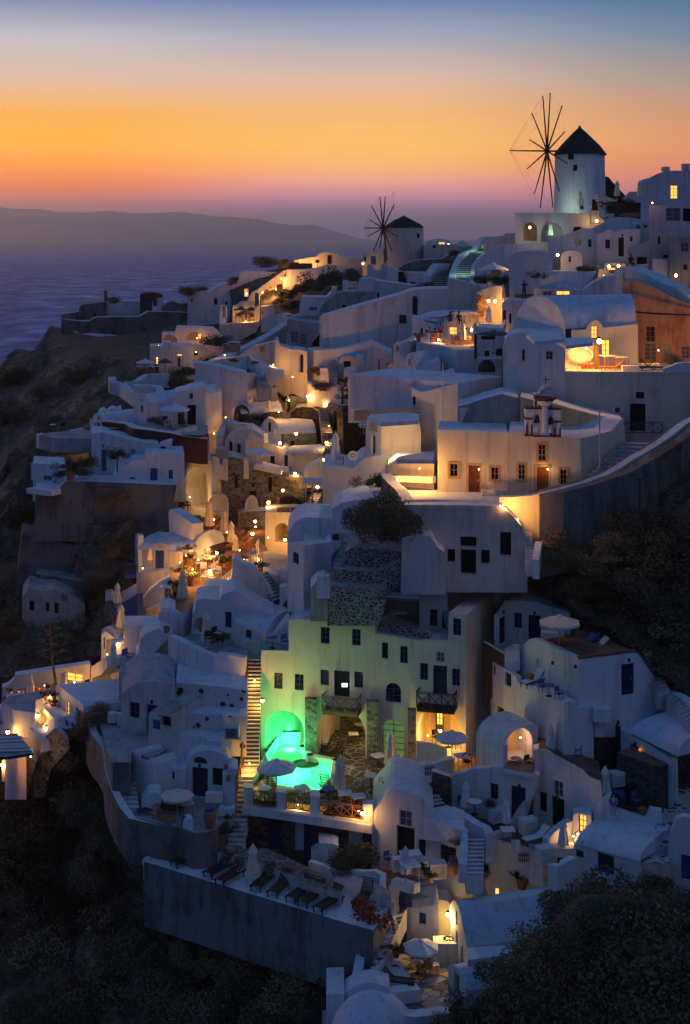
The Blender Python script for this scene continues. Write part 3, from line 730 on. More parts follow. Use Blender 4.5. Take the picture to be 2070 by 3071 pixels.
def lamp(label,x,y,d,w=90,col=(1.0,0.44,0.085),r=.14,group='lit lamps of the village',off=(0,-.28,-.05),style='wall'):
    p=P(x,y,d);root=empty('wall_lamp' if style=='wall' else 'lantern',p);tag(root,label,'lamp',group)
    m=MB();m.lathe((0,0,-r),[(r*.5,0),(r,r*.6),(r,r*1.3),(r*.5,r*2)],8);m.build('bulb','lamp_glow',root,world=False,smooth=True)
    c=MB();c.lathe((0,0,r),[(r*1.3,0),(r*.2,r)],8)
    if style=='wall':c.box((0,.18,-.03),.04,.36,.04)
    else:c.box((0,0,-r-.06-.5),.07,.07,.5)
    c.build('bracket','black_metal',root,world=False)
    l=bpy.data.lights.new('lamp_light','POINT');l.energy=w*.52;l.color=col;l.shadow_soft_size=.12
    o=bpy.data.objects.new('lamp_light',l);COL.objects.link(o);o.parent=root;o.location=off
    return root
def glow(root_or_none,p,w,col,size=.3):
    l=bpy.data.lights.new('pool_lamp','POINT');l.energy=w;l.color=col;l.shadow_soft_size=size
    o=bpy.data.objects.new('pool_lamp',l);COL.objects.link(o);o.location=p
    if root_or_none is not None:o.parent=root_or_none;o.matrix_parent_inverse=parent_mat(root_or_none).inverted()
    return o
def rad(px_src,d):return px_src/FPX*d
def bush(kind,label,x,y,d,rpx,group='bushes on the slope',rz=None):
    """crown centre at the pixel, rpx = radius in window pixels"""
    r=rad(rpx/WIN[2],d)*1.28;p=P(x,y,d);p.z-=r*.45
    return place(kind,p,random.uniform(0,6.28)if rz is None else rz,r,label,group)
REF=dict(pclosed=2.8,pclosed_w=2.8,popen=3.0,popen_t=3.1,pflat=3.8,thatch=2.7,dish=1.0,ac=.85,table=.82,table_s=.8,table_b=.82,pot=.58,pot_g=.58,agave=1.6,gate=1.15,gate_w=1.15,jar=1.4)
def sz(kind,s,d):return s if s<10 else rad(s/WIN[2],d)/REF[kind]
def put(kind,label,x,y,d,rz=0.0,s=1.0,group=None):return place(kind,P(x,y,d),rz,sz(kind,s,d),label,group)
def putz(kind,label,x,y,z,rz=0.0,s=1.0,group=None):return place(kind,PZ(x,y,z),rz,sz(kind,s,dz(z,y)),label,group)
# ------------------------------------------------------------------ sea, far island, hillside
full()
ZS=-90.0
s_=MB();s_.add([(-13000,-1500,ZS),(13000,-1500,ZS),(13000,26000,ZS),(-13000,26000,ZS)],[(0,1,2,3)])
tag(s_.build('sea','sea'),'dark blue sea with fine ripples',kind='structure')
def ridge(name,prof,d,label,thick=2500.0):
    mb=MB();vs=[];n=len(prof)
    for k,(dd,f)in enumerate(((0,0.0),(thick*.35,.72),(thick*.6,1.0),(thick,.5),(thick*1.6,0))):
        for X,Y in prof:
            h=max(0.0,zof(Y,d)-ZS)*f
            vs.append(((X-CX)/FPX*d*(1+dd/d),d+dd,ZS-3+h*(1+dd/d*(1 if f==1.0 else 0.6))))
    fs=[(k*n+i,k*n+i+1,(k+1)*n+i+1,(k+1)*n+i)for k in range(4)for i in range(n-1)]
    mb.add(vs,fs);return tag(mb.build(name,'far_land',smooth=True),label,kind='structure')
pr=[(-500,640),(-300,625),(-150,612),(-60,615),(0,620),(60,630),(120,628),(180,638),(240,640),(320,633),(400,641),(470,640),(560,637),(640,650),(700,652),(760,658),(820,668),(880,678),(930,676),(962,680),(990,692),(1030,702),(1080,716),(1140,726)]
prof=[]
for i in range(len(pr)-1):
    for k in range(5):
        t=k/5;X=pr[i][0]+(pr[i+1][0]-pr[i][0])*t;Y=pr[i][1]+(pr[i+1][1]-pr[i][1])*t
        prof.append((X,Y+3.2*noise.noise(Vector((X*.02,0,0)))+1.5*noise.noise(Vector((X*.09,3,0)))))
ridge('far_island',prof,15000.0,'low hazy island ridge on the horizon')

WILD=[[(-500,3200),(-500,1100),(0,1070),(120,1030),(150,1040),(330,1075),(420,1110),(320,1200),(240,1330),(60,1350),(25,1560),(400,1560),(410,1900),(300,1950),(20,2040),(-500,2060)],
[(-500,2330),(80,2360),(200,2340),(330,2080),(300,2300),(400,2480),(430,2600),(600,2760),(1040,2800),(1080,2860),(950,3200),(-500,3200)],
[(1640,1560),(1700,1480),(1850,1480),(2300,1200),(2600,1200),(2600,2100),(2070,2100),(1950,1990),(1800,1880),(1620,1720)],
[(660,840),(760,800),(900,815),(1010,815),(1020,880),(930,930),(830,900),(660,860)]]
def inside(X,Y,poly):
    c=False;j=len(poly)-1
    for i in range(len(poly)):
        if(poly[i][1]>Y)!=(poly[j][1]>Y)and X<(poly[j][0]-poly[i][0])*(Y-poly[i][1])/(poly[j][1]-poly[i][1])+poly[i][0]:c=not c
        j=i
    return c
def edist(X,Y,poly):
    b=1e9
    for i in range(len(poly)):
        (x0,y0),(x1,y1)=poly[i],poly[(i+1)%len(poly)];dx,dy=x1-x0,y1-y0;t=max(0,min(1,((X-x0)*dx+(Y-y0)*dy)/(dx*dx+dy*dy+1e-9)))
        b=min(b,math.hypot(X-x0-t*dx,Y-y0-t*dy))
    return b
def push(X,Y):
    b=1e9
    for q in WILD:
        if inside(X,Y,q):return 0.0
        b=min(b,edist(X,Y,q))
    return min(16.0,b*0.16)
SIL=[(-900,1500),(-400,1330),(0,1095),(40,1045),(111,1052),(129,1008),(151,975),(184,985),(237,1000),(300,1010),(422,1000),(546,970),(640,900),(692,850),(740,818),(800,812),(880,800),(1000,810),(1150,800),(1300,775),(1450,745),(1560,690),(1750,660),(1900,630),(2070,620),(2600,560)]
def silh(X):
    for i in range(len(SIL)-1):
        if SIL[i][0]<=X<=SIL[i+1][0]:
            t=(X-SIL[i][0])/(SIL[i+1][0]-SIL[i][0]);return SIL[i][1]+(SIL[i+1][1]-SIL[i][1])*t
    return SIL[0][1]if X<SIL[0][0]else SIL[-1][1]
TV={}
def tpoint(X,Y):
    """hillside surface at a pixel"""
    d=Dsrc(X,Y)+push(X,Y)+0.8
    p=Vector(((X-CX)/FPX*d,d,-(Y-HZ)/FPX*d))
    w=1.0 if push(X,Y)<1 else 0.0
    q=p*0.11;n_=noise.noise(q)*2.0+noise.noise(p*0.35)*0.8+(noise.ridged_multi_fractal(p*.06,1.0,2.0,4,1.0,2.0)-1.0)*1.1
    k=min(1.0,max(0.0,(Y-silh(X))/60.0))*w
    return p*(1+n_*0.019*k)+Vector((0,0,0.8*noise.noise(p*0.7)*k))
mb=MB();xs=[-900+25*i for i in range(141)];NR=110;vs=[]
for j in range(NR+1):
    for X in xs:
        t=(j/NR);y0=silh(X);Y=3500+(y0-3500)*t
        vs.append(tpoint(X,Y))
W_=len(xs)
for k,(dd,drop)in enumerate(((6,2),(25,14),(70,60),(160,170))):
    for i,X in enumerate(xs):
        b_=vs[NR*W_+i];vs.append(b_+Vector((b_.x/b_.y*dd,dd,-drop)))
low=[vs[i]+Vector((0,-60,-130))for i in range(W_)]
tot=NR+1+4
mb.add(vs,[(j*W_+i,j*W_+i+1,(j+1)*W_+i+1,(j+1)*W_+i)for j in range(tot-1)for i in range(W_-1)])
mb.add(low+[vs[i]for i in range(W_)],[(i,i+1,W_+i+1,W_+i)for i in range(W_-1)])
tag(mb.build('hillside','hillside',smooth=False),'steep rocky hillside falling to the sea',kind='structure')

# near knoll at the lower right, closer than the village below it
KN=[(1150,3200),(1230,3090),(1330,3050),(1450,3000),(1500,2940),(1560,2870),(1610,2790),(1680,2720),(1740,2670),(1850,2640),(1960,2660),(2070,2650),(2300,2600)]
mb=MB();vs=[];cols=[1100+30*i for i in range(52)]
def kn(X):
    for i in range(len(KN)-1):
        if KN[i][0]<=X<=KN[i+1][0]:t=(X-KN[i][0])/(KN[i+1][0]-KN[i][0]);return KN[i][1]+(KN[i+1][1]-KN[i][1])*t
    return KN[0][1]+60 if X<KN[0][0]else KN[-1][1]
for j in range(26):
    for X in cols:
        y0=kn(X)+50;Y=3500+(y0-3500)*j/25;d=66+10*j/25
        p=Vector(((X-CX)/FPX*d,d,-(Y-HZ)/FPX*d));vs.append(p+Vector((0,0,.6*noise.noise(p*.4))))
n_=len(cols)
for dd,dr in((2,.8),(5,5),(9,14)):
    for i in range(n_):b_=vs[25*n_+i];vs.append(b_+Vector((0,dd,-dr)))
mb.add(vs,[(j*n_+i,j*n_+i+1,(j+1)*n_+i+1,(j+1)*n_+i)for j in range(28)for i in range(n_-1)])
tag(mb.build('near_hill','hillside'),'dark scrubby knoll in front of the lower terraces',kind='structure')

# scrub: uncountable small tufts over the wild slopes
rnd=random.Random(4);sm=MB()
def tuft(mb,p,r,n,hh=.9):
    for _ in range(n):
        d_=Vector((rnd.gauss(0,1),rnd.gauss(0,1),abs(rnd.gauss(0,.8))*hh)).normalized();c=p+d_*r*rnd.uniform(.2,1);u=Vector((rnd.gauss(0,1),rnd.gauss(0,1),rnd.gauss(.4,1))).normalized();v=u.orthogonal().normalized();s_=rnd.uniform(.07,.17)
        s_*=.75;mb.add([c-u*s_,c+v*s_*.45,c+u*s_,c-v*s_*.45],[(0,1,2,3)])
cnt=0
while cnt<4200:
    X,Y=rnd.uniform(-80,2150),rnd.uniform(800,3120)
    if not any(inside(X,Y,q)for q in WILD)or Y<silh(X)+8:continue
    p=tpoint(X,Y)
    if noise.noise(p*.16)<-0.12 and rnd.random()<.85:continue
    tuft(sm,p,rnd.uniform(.35,1.1),26);cnt+=1
tag(sm.build('scrub','scrub_leaf'),'low dark scrub covering the slopes',kind='stuff')
sm=MB()
for _ in range(1300):
    X=rnd.uniform(1180,2150);y0=kn(X)+45;Y=rnd.uniform(y0,3150);t=(3500-Y)/(3500-y0);d=66+10*t;p=Vector(((X-CX)/FPX*d,d,-(Y-HZ)/FPX*d))
    tuft(sm,p,rnd.uniform(.4,1.0),40)
tag(sm.build('knoll_scrub','scrub_leaf'),'dense dark scrub on the near knoll',kind='stuff')
# pale rubble scattered below the paths
sm=MB()
for _ in range(700):
    X,Y=rnd.choice([(rnd.gauss(1800,90),rnd.gauss(1600,40)),(rnd.gauss(1950,80),rnd.gauss(1500,40)),(rnd.gauss(250,30),rnd.gauss(2740,30)),(rnd.gauss(200,120),rnd.gauss(1640,70))])
    if not any(inside(X,Y,q)for q in WILD):continue
    p=tpoint(X,Y);sm.lathe(p,[(.02,0),(.13*rnd.uniform(.4,1.4),.05),(.03,.1)],5,wob=lambda i,j:rnd.uniform(.7,1.3))
tag(sm.build('rubble','earth_wall'),'pale stones scattered on the dark slope',kind='stuff')
full()
BL='dark bush on the slope'
bl=[(560,800,22,'dome shaped dark bush on the ridge above the sea','bush_dark',225)]
wild_b=[(800,786,27,'rounded dark bush on the crest of the ridge'),(855,792,24,'flat dark bush beside the rounded one on the ridge'),(705,845,18,'dark bush against the sea left of the ridge house'),(572,873,24,'wide dark bush above the long retaining wall'),
(345,900,17,'small dark bush beside the pink chimney wall'),(455,892,22,'dark bush on top of the stone hut')]
for X,Y,r,lb in wild_b:bush('bush_dark',lb,X,Y,Dsrc(X,Y+15)+1,r)
grp=[('on the slope below the left village wall',[(185,1330,60),(95,1545,70),(220,1560,60),(330,1500,45),(140,1620,55),(350,1640,40),(40,1750,70),(300,1760,50),(240,1860,55),(60,1880,70),(330,1870,40),(150,1760,40)]),
('below the stone cliff on the far left',[(60,1130,45),(150,1180,50),(250,1130,40),(30,1250,60),(160,1280,50),(290,1240,35)]),
('at the lower left of the hillside',[(290,2180,62),(255,2260,70),(180,2330,75),(90,2390,80),(250,2400,80),(20,2450,90),(160,2480,85),(350,2450,75),(390,2530,65),(300,2600,75),(80,2600,95),(210,2700,90),(40,2780,100),(330,2760,80),(150,2860,100),(420,2850,80),(300,2950,90),(60,3000,110),(480,2990,80),(600,3040,80),(200,3060,90)]),
('below the concrete lounger terrace',[(960,2860,75),(890,2920,90),(1000,2900,65),(840,2830,60),(930,3000,80),(750,2930,70),(820,3030,80),(680,2870,60),(560,2840,50)]),
('on the dark slope right of the church path',[(1680,1600,50),(1700,1660,55),(1760,1690,60),(1850,1640,55),(1900,1560,60),(1960,1620,75),(2040,1560,70),(2020,1680,85),(1930,1740,75),(1840,1740,60),(2050,1790,80),(1960,1840,70),(2040,1900,80),(1760,1760,50),(1890,1810,55),(2060,1980,60)])]
ORD='first second third fourth fifth sixth seventh eighth ninth tenth eleventh twelfth thirteenth fourteenth fifteenth sixteenth seventeenth eighteenth nineteenth twentieth twenty-first twenty-second'.split()
for where,lst in grp:
    for i,(X,Y,r)in enumerate(sorted(lst)):
        o=bush('bush_dark' if(i*7)%5 else 'bush_dry',ORD[i]+' dark bush from the left '+where,X,Y,Dsrc(X,Y)+.5,r,'dark bushes '+where)
for i,(X,Y,r,d)in enumerate(sorted([(1860,2760,130,78),(1740,2760,95,79),(1640,2860,95,78),(1560,2950,85,77),(1980,2780,130,76),(1460,3040,75,76),(1720,2920,120,74),(1880,2930,140,73),(2040,2920,130,72),(1600,3060,110,73),(1780,3060,120,70),(1980,3060,130,70),(2060,2720,80,80),(1330,3075,50,77),(1790,2680,60,80),(1930,2660,55,80)])):
    bush('bush_dark' if i%4 else 'bush_dry',ORD[i]+' big dark bush from the left on the near knoll',X,Y,d,r,'dark bushes on the near knoll')
for X,Y,r,lb in[(868,880,24,'green leafy tree top beside the ridge wall'),(872,912,30,'dark green tree below the lit diagonal wall'),(655,1020,24,'grey green bush beside the pink house'),(1000,830,40,'green shrub on the slope below the small windmill'),(950,850,34,'low green shrub on the slope left of the white chimneys'),(905,862,24,'green shrub above the grey house')]:
    bush('bush_green',lb,X,Y,Dsrc(X,Y)-4,r)
# ================================================================== windmills
def windmill(label,cx_,d,w_src,ybase,ytop,yapex,hub,tip_up,spind,yaw,tilt=0.0,ops=(),mat='white',capk=1.06,nb=12):
    """hub = (x, y) of the wheel centre, tip_up = source pixels to the top tips, spind = pixel x of the spindle tip"""
    full();rb=rad(w_src,d)/2;zb,zt=zof(ybase,d),zof(ytop,d);c=P(cx_,ybase,d);root=empty('windmill',c);tag(root,label,'windmill')
    mb=MB();mb.lathe((c.x,c.y,zb-2),[(rb*1.10,0),(rb*1.06,2),(rb,zt-zb+2),(rb*.9,zt-zb+2.05)],40);mb.build('tower',mat,root,smooth=True)
    cap=MB();h=zof(yapex,d)-zt;cap.lathe((c.x,c.y,zt),[(rb*capk*1.04,-.12),(rb*capk,.05),(rb*.80,h*.30),(rb*.48,h*.58),(rb*.20,h*.82),(rb*.05,h*.93),(rb*.07,h*.97),(.02,h)],28,wob=lambda i,j:1+.02*math.sin(i*5.1+j));cap.build('cap','thatch',root,smooth=True)
    hd=d-rb*0.25;H=P(hub[0],hub[1],hd);R_=rad(tip_up,hd)
    ax=Vector((-math.cos(yaw),-math.sin(yaw),math.sin(tilt))).normalized();side=ax.cross(Vector((0,0,1))).normalized();up=side.cross(ax).normalized()
    L_sp=(P(spind,hub[1],hd)-H).length/max(.3,math.cos(yaw));tipp=H+ax*L_sp
    s=MB();s.tube(H-ax*(rad(abs(cx_-hub[0]),hd)-rb*.3),tipp,.14,.07,8);s.lathe((H.x,H.y,H.z-.3),[(.25,0),(.34,.2),(.34,.4),(.25,.6)],10);s.build('axle','dark_wood',root)
    tips=[]
    for i in range(nb):
        a=2*math.pi*(i+.5)/nb;t=H+(side*math.sin(a)+up*math.cos(a))*R_+ax*(.25 if i%2 else-.1);tips.append(t)
        b_=MB();b_.tube(H,t,.12,.075,5);b_.build('blade','dark_wood',root)
    rp=MB()
    for i in range(nb):
        rp.tube(tipp,tips[i],.009,n=3)
        rp.tube(tips[i],tips[(i+1)%nb],.007,n=3)
    rp.build('rigging','dark_wood',root)
    for(x0,y0,x1,y1)in ops:
        xm=((x0+x1)/2-cx_)/(w_src/2);a=math.asin(max(-.97,min(.97,xm)));f=P((x0+x1)/2,(y0+y1)/2,d)
        ww,hh=rad(x1-x0,d)/max(.4,math.cos(a)),rad(y1-y0,d);kz=(zof(y1,d)-zb)/(zt-zb);r_=rb*(1.06-.06*kz)
        pp=Vector((c.x+math.sin(a)*(r_-.10),c.y-math.cos(a)*(r_-.10),zof(y1,d)))
        q=MB();q.box((0,0,0),ww,.3,hh);o=q.build('window','dark_inside',root);o.location=pp;o.rotation_euler=(0,0,a)
        q=MB()
        for(bx,bz,bw,bh)in((0,-.06,ww+.16,.07),(0,hh,ww+.12,.06)):q.box((bx,-.16,bz),bw,.05,bh)
        fr_=q.build('frame','frame_paint',o,world=False)
    return root
windmill('big white windmill with pointed black cap on the hilltop',1739,182,147,655,463,377,(1641,453),176,1526,R(11),0.0,
[(1695,464,1710,482),(1709,498,1720,515),(1725,600,1737,630),(1774,597,1796,620)])
windmill('small squat windmill with black cap above the sea',1211,212,118,790,681,646,(1149,684),98,1093,R(25),0.0,[(1248,700,1255,713)],mat='pinkish',capk=1.0)
full()
glow(None,P(1695,628,176.8),110,(0.75,1.0,0.72),.4).name='mill_floodlight'

# ================================================================== hilltop right of the mill
win(1570,440)
H('white terrace building with two round arches under the big windmill',-76,174,620,174,[(-76,930),(-76,640),(625,643),(625,930)],14,
[('N',0,710,130,885,1.6,'cave_ochre'),('N',168,712,373,895,1.6),('h',470,753,543,800)],cap=.25)
H('lit yellow end wall beside the terrace arches',618,174.5,765,174.5,[(620,800),(620,643),(700,645),(765,700),(765,800)],6,(),mat='cream')
H('dark dome shaped building behind the big windmill',760,190,965,190,[(760,560),(762,290),(775,280),(800,284),(855,350),(905,405),(960,460),(965,560)],10,(),mat='thatch',roof='thatch',name='hut')
H('grey blue gable roof between two folded parasols',920,186,1120,186,[(920,560),(925,490),(1000,422),(1085,422),(1120,500),(1120,560)],8,())
H('low white dome over a dark doorway at the mill foot',640,174,712,174,[(640,640),(640,492),(652,470),(668,450),(685,438),(700,455),(712,492),(712,640)],2,[('D',645,495,705,600)],name='oven',cat='small dome')
H('pale stone panel wall on the hotel terrace',940,171,1105,171,[(950,700),(950,550),(1105,550),(1105,700)],1.0,(),mat='lava_stone',name='stone_wall',cat='wall')
H('white hotel on the skyline with a lit arched doorway',1100,168,1700,168,[(1100,640),(1108,312),(1190,290),(1250,258),(1310,236),(1370,226),(1500,224),(1700,222),(1700,640)],9,
[('l',1383,362,1452,490),('w',1625,300,1690,470)])
for x0,x1,yt in((1305,1368,216),(1490,1560,188)):
    boxat('rooftop water tank box at the '+('edge' if x0>1400 else 'middle')+' of the skyline hotel roof',(x0+x1)/2,232,166.5,rad(20,167),1,.55 if x0<1400 else .9,'old_white','water_tank','tank')
H('pink plastered hotel wing with a glazed balcony',975,152,1700,152,[(975,1230),(975,952),(1120,905),(1180,880),(1185,548),(1300,552),(1700,552),(1700,1230)],7,
[('g',1340,575,1480,700),('h',1500,580,1600,700),('h',1068,1038,1163,1110),('h',1265,843,1290,918),('h',1315,1018,1365,1050)],mat='pinkish')
H('grey plastered block with drainpipes below the pink hotel',1370,146,1700,146,[(1370,1330),(1370,850),(1700,850),(1700,1330)],5,[('h',1503,1108,1545,1158),('g',1480,900,1560,990)],mat='grey_plaster')
H('pink parapet block beside the seated silhouette',1058,147,1215,147,[(1058,1260),(1060,1115),(1165,1108),(1168,1180),(1215,1190),(1215,1260)],4,(),mat='pinkish',name='parapet_block',cat='parapet')
H('blue grey terrace box below the pink hotel',1210,146.5,1368,146.5,[(1210,1260),(1215,1062),(1365,1060),(1368,1260)],3,(),name='parapet_block',cat='parapet')
H('white rounded roof block below the hotel planter',620,166,1185,164,[(620,930),(640,768),(700,742),(765,700),(800,662),(900,662),(1060,672),(1120,690),(1185,700),(1185,930)],10,())
H('white house with arched gable and a tall dark door',690,159,1105,158,[(690,1240),(690,828),(745,822),(770,797),(805,784),(845,795),(878,820),(885,788),(1100,786),(1100,940),(975,952),(970,1240)],6,
[('w',770,873,815,957),('D',893,852,945,1032),('w',1003,843,1027,890)],cap=.12)
H('white sloping wall with a satellite dish in front',228,161,692,160,[(228,1240),(230,870),(370,832),(470,800),(560,766),(640,766),(665,785),(690,830),(690,1240)],7,[('w',608,870,640,945)])
H('small white vaulted gable below the satellite dish',350,157,555,157,[(350,1230),(350,1040)]+arc(352,553,1040,974)+[(555,1230)],4,[('h',425,1030,450,1086)])
H('purple shaded rounded vault left of the lit hotel lamp',-135,156,272,155,[(-135,1300),(-132,1020),(-60,985),(60,978),(200,985),(250,1005),(272,1050),(272,1300)],8,())
put('dish','grey satellite dish mounted on the white sloping wall',503,975,158,.35,80)
H('vaulted roof house above the lit slot window',145,153,690,152,[(145,1440),(155,1260),(172,1190),(190,1172),(400,1172),(690,1180),(655,1225),(600,1290),(555,1350),(555,1440)],6,(),mat='roof_white')
H('low white house with a lit slot window under an eyebrow arch',98,150,556,150,[(98,1480),(100,1332),(148,1330),(152,1344),(308,1346)]+arc(312,440,1346,1300,8)[1:-1]+[(444,1346),(556,1346),(556,1480)],4,[('l',310,1354,440,1396),('g',185,1358,270,1400)])
H('small white terrace room lit by four lamps',700,156,978,156,[(700,1240),(705,1150),(760,1148),(770,1095),(860,1090),(960,1100),(970,1150),(975,1240)],3,[('o',815,1118,868,1206)],mat='cream')
for i,(x,y)in enumerate([(806,1125),(895,1120),(760,1220),(801,1215)]):
    lamp(['lamp left of the wooden door on the small lit terrace','lamp right of the wooden door on the small lit terrace','lower left lamp on the small lit terrace','lower right lamp on the small lit terrace'][i],x,y,153.5,70)
put('popen','white parasol tip over the small lit terrace',832,1215,154.5,.2,100)
put('person_dark','person in dark clothes sitting on the white wall',1010,1150,149,.3,1.3)
lamp('street lamp on the grey block with drainpipes',1435,1211,144,110);lamp('low lamp on the curved ledge under the satellite dish',322,1018,155.5,60)
lamp('small lamp on top of the pink hotel corner',1212,528,151,12,r=.06)
H('big blue white sloping mass right of the lit slot window',500,146,960,141,[(500,1480),(556,1350),(650,1280),(760,1230),(850,1212),(945,1132),(955,1300),(945,1480)],8,(),mat='roof_white')
curtain('white capped wall sloping down to the right above the ruin',[(945,1132,141),(1000,1128,140),(1060,1140,139),(1130,1165,138),(1210,1192,137),(1290,1235,136),(1350,1272,135),(1450,1310,134),(1568,1358,133),(1700,1410,132)],5,2.0)
# planting and parasols on the mill terrace
for x,yb,s,lb in((535,590,180,'folded parasol in front of the mill doorway'),(882,500,185,'folded parasol against the dark dome building'),(1097,508,200,'folded parasol at the left end of the skyline hotel'),(252,872,175,'folded parasol inside the teal arch under the mill')):
    put('pclosed',lb,x,yb,173.4 if yb>800 else 176,0,s)
put('popen','open white parasol on the terrace at the mill foot',655,835,177,.2,330);put('popen_t','second wide parasol beside the mill terrace greenery',780,632,172,.5,200)
bush('bush_green','dark leafy bush on the hotel terrace',890,590,169,85);bush('bush_green','leafy shrub under the hotel pergola',960,520,170,45)
put('agave','spiky agave on the white rounded roof',1080,775,163,0,90);put('agave','second spiky agave beside the blue white steps',1150,765,163,1,90)
boxat('dark beam pergola over the hotel terrace',1060,548,170,9,3,.25,'dark_wood','pergola','pergola')
boxat('pink planter box on the hotel terrace',972,662,168.5,3.0,.7,.5,'terracotta','planter','planter');boxat('cream planter box left of the dark bush',808,660,168.5,1.8,.7,.4,'cream','planter','planter')
for i,(x,r)in enumerate(((545,48),(612,38),(660,36))):bush('bush_green',ORD[i]+' conical shrub from the left behind the slot window roof',x,1150,154,r,'shrubs behind the slot window roof')
bush('bush_green','round dark shrub in a hollow of the purple vault',120,1205,152,55)
lamp('warm lamp inside the yellow arch under the mill',60,760,171.5,120);lamp('warm lamp on the yellow end wall beside the arches',690,700,173,120)
glow(None,P(280,800,172.5),40,(0.4,0.9,0.8)).name='arch_light'

# ================================================================== around the small windmill and the green lit stair
win(1070,540)
H('peach lit annex with a blue door left of the small windmill',55,210,258,210,[(55,840),(57,687),(204,685),(206,642),(254,640),(256,840)],6,[('b',133,715,182,795),('w',70,722,90,760)],mat='cream')
lamp('lamp on the corner of the peach annex',60,785,208,160)
H('pale house wall right of the small windmill',628,207,1095,206,[(628,800),(628,617),(700,608),(760,606),(940,605),(955,622),(1000,626),(1095,622),(1095,800)],8,[('h',715,612,742,640)],mat='pinkish')
H('low vaulted gable with a lit window on the ridge',635,214,905,214,[(635,640),(637,612)]+arc(640,900,605,553)+[(903,640)],6,[('l',770,582,830,606)])
H('small blue white gable beside the ridge vault',940,210,1080,210,[(940,690),(940,615),(965,575),(1005,568),(1030,590),(1060,605),(1080,690)],5,())
lamp('tiny lamp at the ridge vault',864,603,212,25,r=.08)
H('curved stone retaining wall below the small windmill',380,202,870,196,[(380,900),(400,822),(440,795),(480,777),(560,755),(680,745),(800,742),(862,705),(870,900)],5,(),mat='stone',name='stone_wall',cat='wall')
bush('bush_dark','flat dark bush along the top of the stone retaining wall',840,768,194,42);bush('bush_dark','dark hedge strip on the wall beside the green lit stair',918,682,200,42)
H('white wall panel left of the two stairways',280,195,720,190,[(280,1040),(282,815),(345,820),(395,860),(440,866),(715,872),(720,1040)],5,[('D',385,860,480,965)])
H('white stepped wall blocks below the peach annex',98,200,290,199,[(98,960),(100,800),(150,795),(165,850),(230,852),(240,790),(285,788),(290,960)],4,())
H('long blue grey roof wall above the big grey house',-160,187,560,183,[(-160,1260),(-160,1060),(-60,1045),(0,1042),(20,960),(45,925),(220,948),(425,975),(450,985),(555,990),(560,1260)],6,[('D',188,1060,213,1135),('h',50,1075,68,1092)])
stairs('dark banded left stair beside the dark shrub',(715,1016,178),(856,1020,178),(800,850,189),(897,838,190),9,'worn_roof','teal_paint',nose=.35)
stairs('upper flight of the dark banded left stair',(868,835,190.5),(905,832,190.5),(890,770,195),(940,760,195.5),4,'worn_roof','teal_paint',nose=.35)
H('white wall between the left stair and the stone wall',680,187,885,192,[(690,1000),(700,900),(770,800),(790,785),(875,785),(880,1000)],1.2,(),name='low_wall',cat='wall')
stairs('wide green lit stair climbing to the ridge',(910,966,177),(1086,988,177),(960,800,187),(1098,800,187),9,'white','teal_paint',nose=.42)
stairs('upper curve of the green lit stair',(960,800,187),(1098,800,187),(1085,680,195),(1225,668,195),8,'white','teal_paint',nose=.42)
curtain('green lit curved wall along the left of the stair',[(905,966,176.5),(900,900,180),(912,850,184),(945,770,189),(985,700,193),(1050,672,195),(1110,645,197),(1150,570,200),(1195,535,202),(1240,530,203)],3.2,.9,capm='white')
curtain('white low wall along the right of the green lit stair',[(1088,988,176),(1100,870,180),(1105,800,185),(1160,730,190),(1240,668,194),(1285,640,196)],2.6,.7)
H('white landing block at the head of the green lit stair',1165,198,1290,198,[(1165,680),(1168,608),(1286,603),(1288,680)],2,(),name='landing_wall',cat='wall')
glow(None,P(1150,620,194),110,(0.55,1.0,0.62)).name='stair_light';glow(None,P(1000,850,180),60,(0.5,1.0,0.72)).name='stair_light'
H('pink garden walls stepping up to the hotel arches',1195,188,1500,182,[(1195,700),(1200,580),(1230,535),(1375,525),(1398,500),(1495,497),(1500,700)],5,(),mat='pinkish')
H('large smooth white vault above the open parasol',1105,176,1640,172,[(1105,1010),(1110,810),(1135,760),(1165,722),(1250,655),(1330,620),(1400,608),(1500,602),(1640,600),(1640,1010)],8,(),mat='roof_white')
H('round white dome end beside the parasol lamp',1430,170,1640,170,[(1435,960),(1438,760),(1450,715),(1490,690),(1560,680),(1640,680),(1640,960)],6,(),mat='roof_white')
put('popen','open white parasol in front of the smooth vault',1285,1031,168,.1,300);lamp('lamp on a post beside the smooth vault',1450,800,167,80,style='post')
for i,(x,r)in enumerate(((1150,55),(1220,60),(1310,62),(1400,60),(1470,45))):bush('bush_green',ORD[i]+' hedge bush from the left below the smooth vault',x,935,164,r,'hedge below the smooth vault')
boxat('orange bag on the hedge wall under the parasol',1308,905,162,1.2,.4,.75,'orange_fabric','bag','bag')
put('pclosed','thin cream parasol in the pink garden',1545,600,180,0,200)
bush('bush_dark','round dark shrub at the foot of the left stair',655,990,176,52);bush('bush_dark','low dark plants beside the left stair shrub',580,1005,177,28);bush('bush_dark','tiny dark shrub on the white wall panel',525,965,186,24)
win(1070,840)
H('tall purple wall with an arched niche and drainpipes',-350,168,1290,162,[(-350,720),(-350,350),(0,248),(250,180),(440,126),(500,100),(560,88),(700,80),(965,80),(1000,84),(1190,66),(1285,60),(1290,720)],8,
[('A',520,148,573,418,.5),('w',397,327,468,410)],mat='white')
H('white wall under the green lit stair',850,161,1290,160,[(850,330),(856,-18),(910,-15),(1100,40),(1180,60),(1290,62),(1290,330)],3,(),mat='old_white')
H('vaulted white house above the restaurant terrace',518,152,765,151,[(518,640),(518,366),(600,380),(718,412),(762,416),(762,640)],9,[('h',600,452,622,510),('w',645,465,662,495),('h',680,473,697,485)])
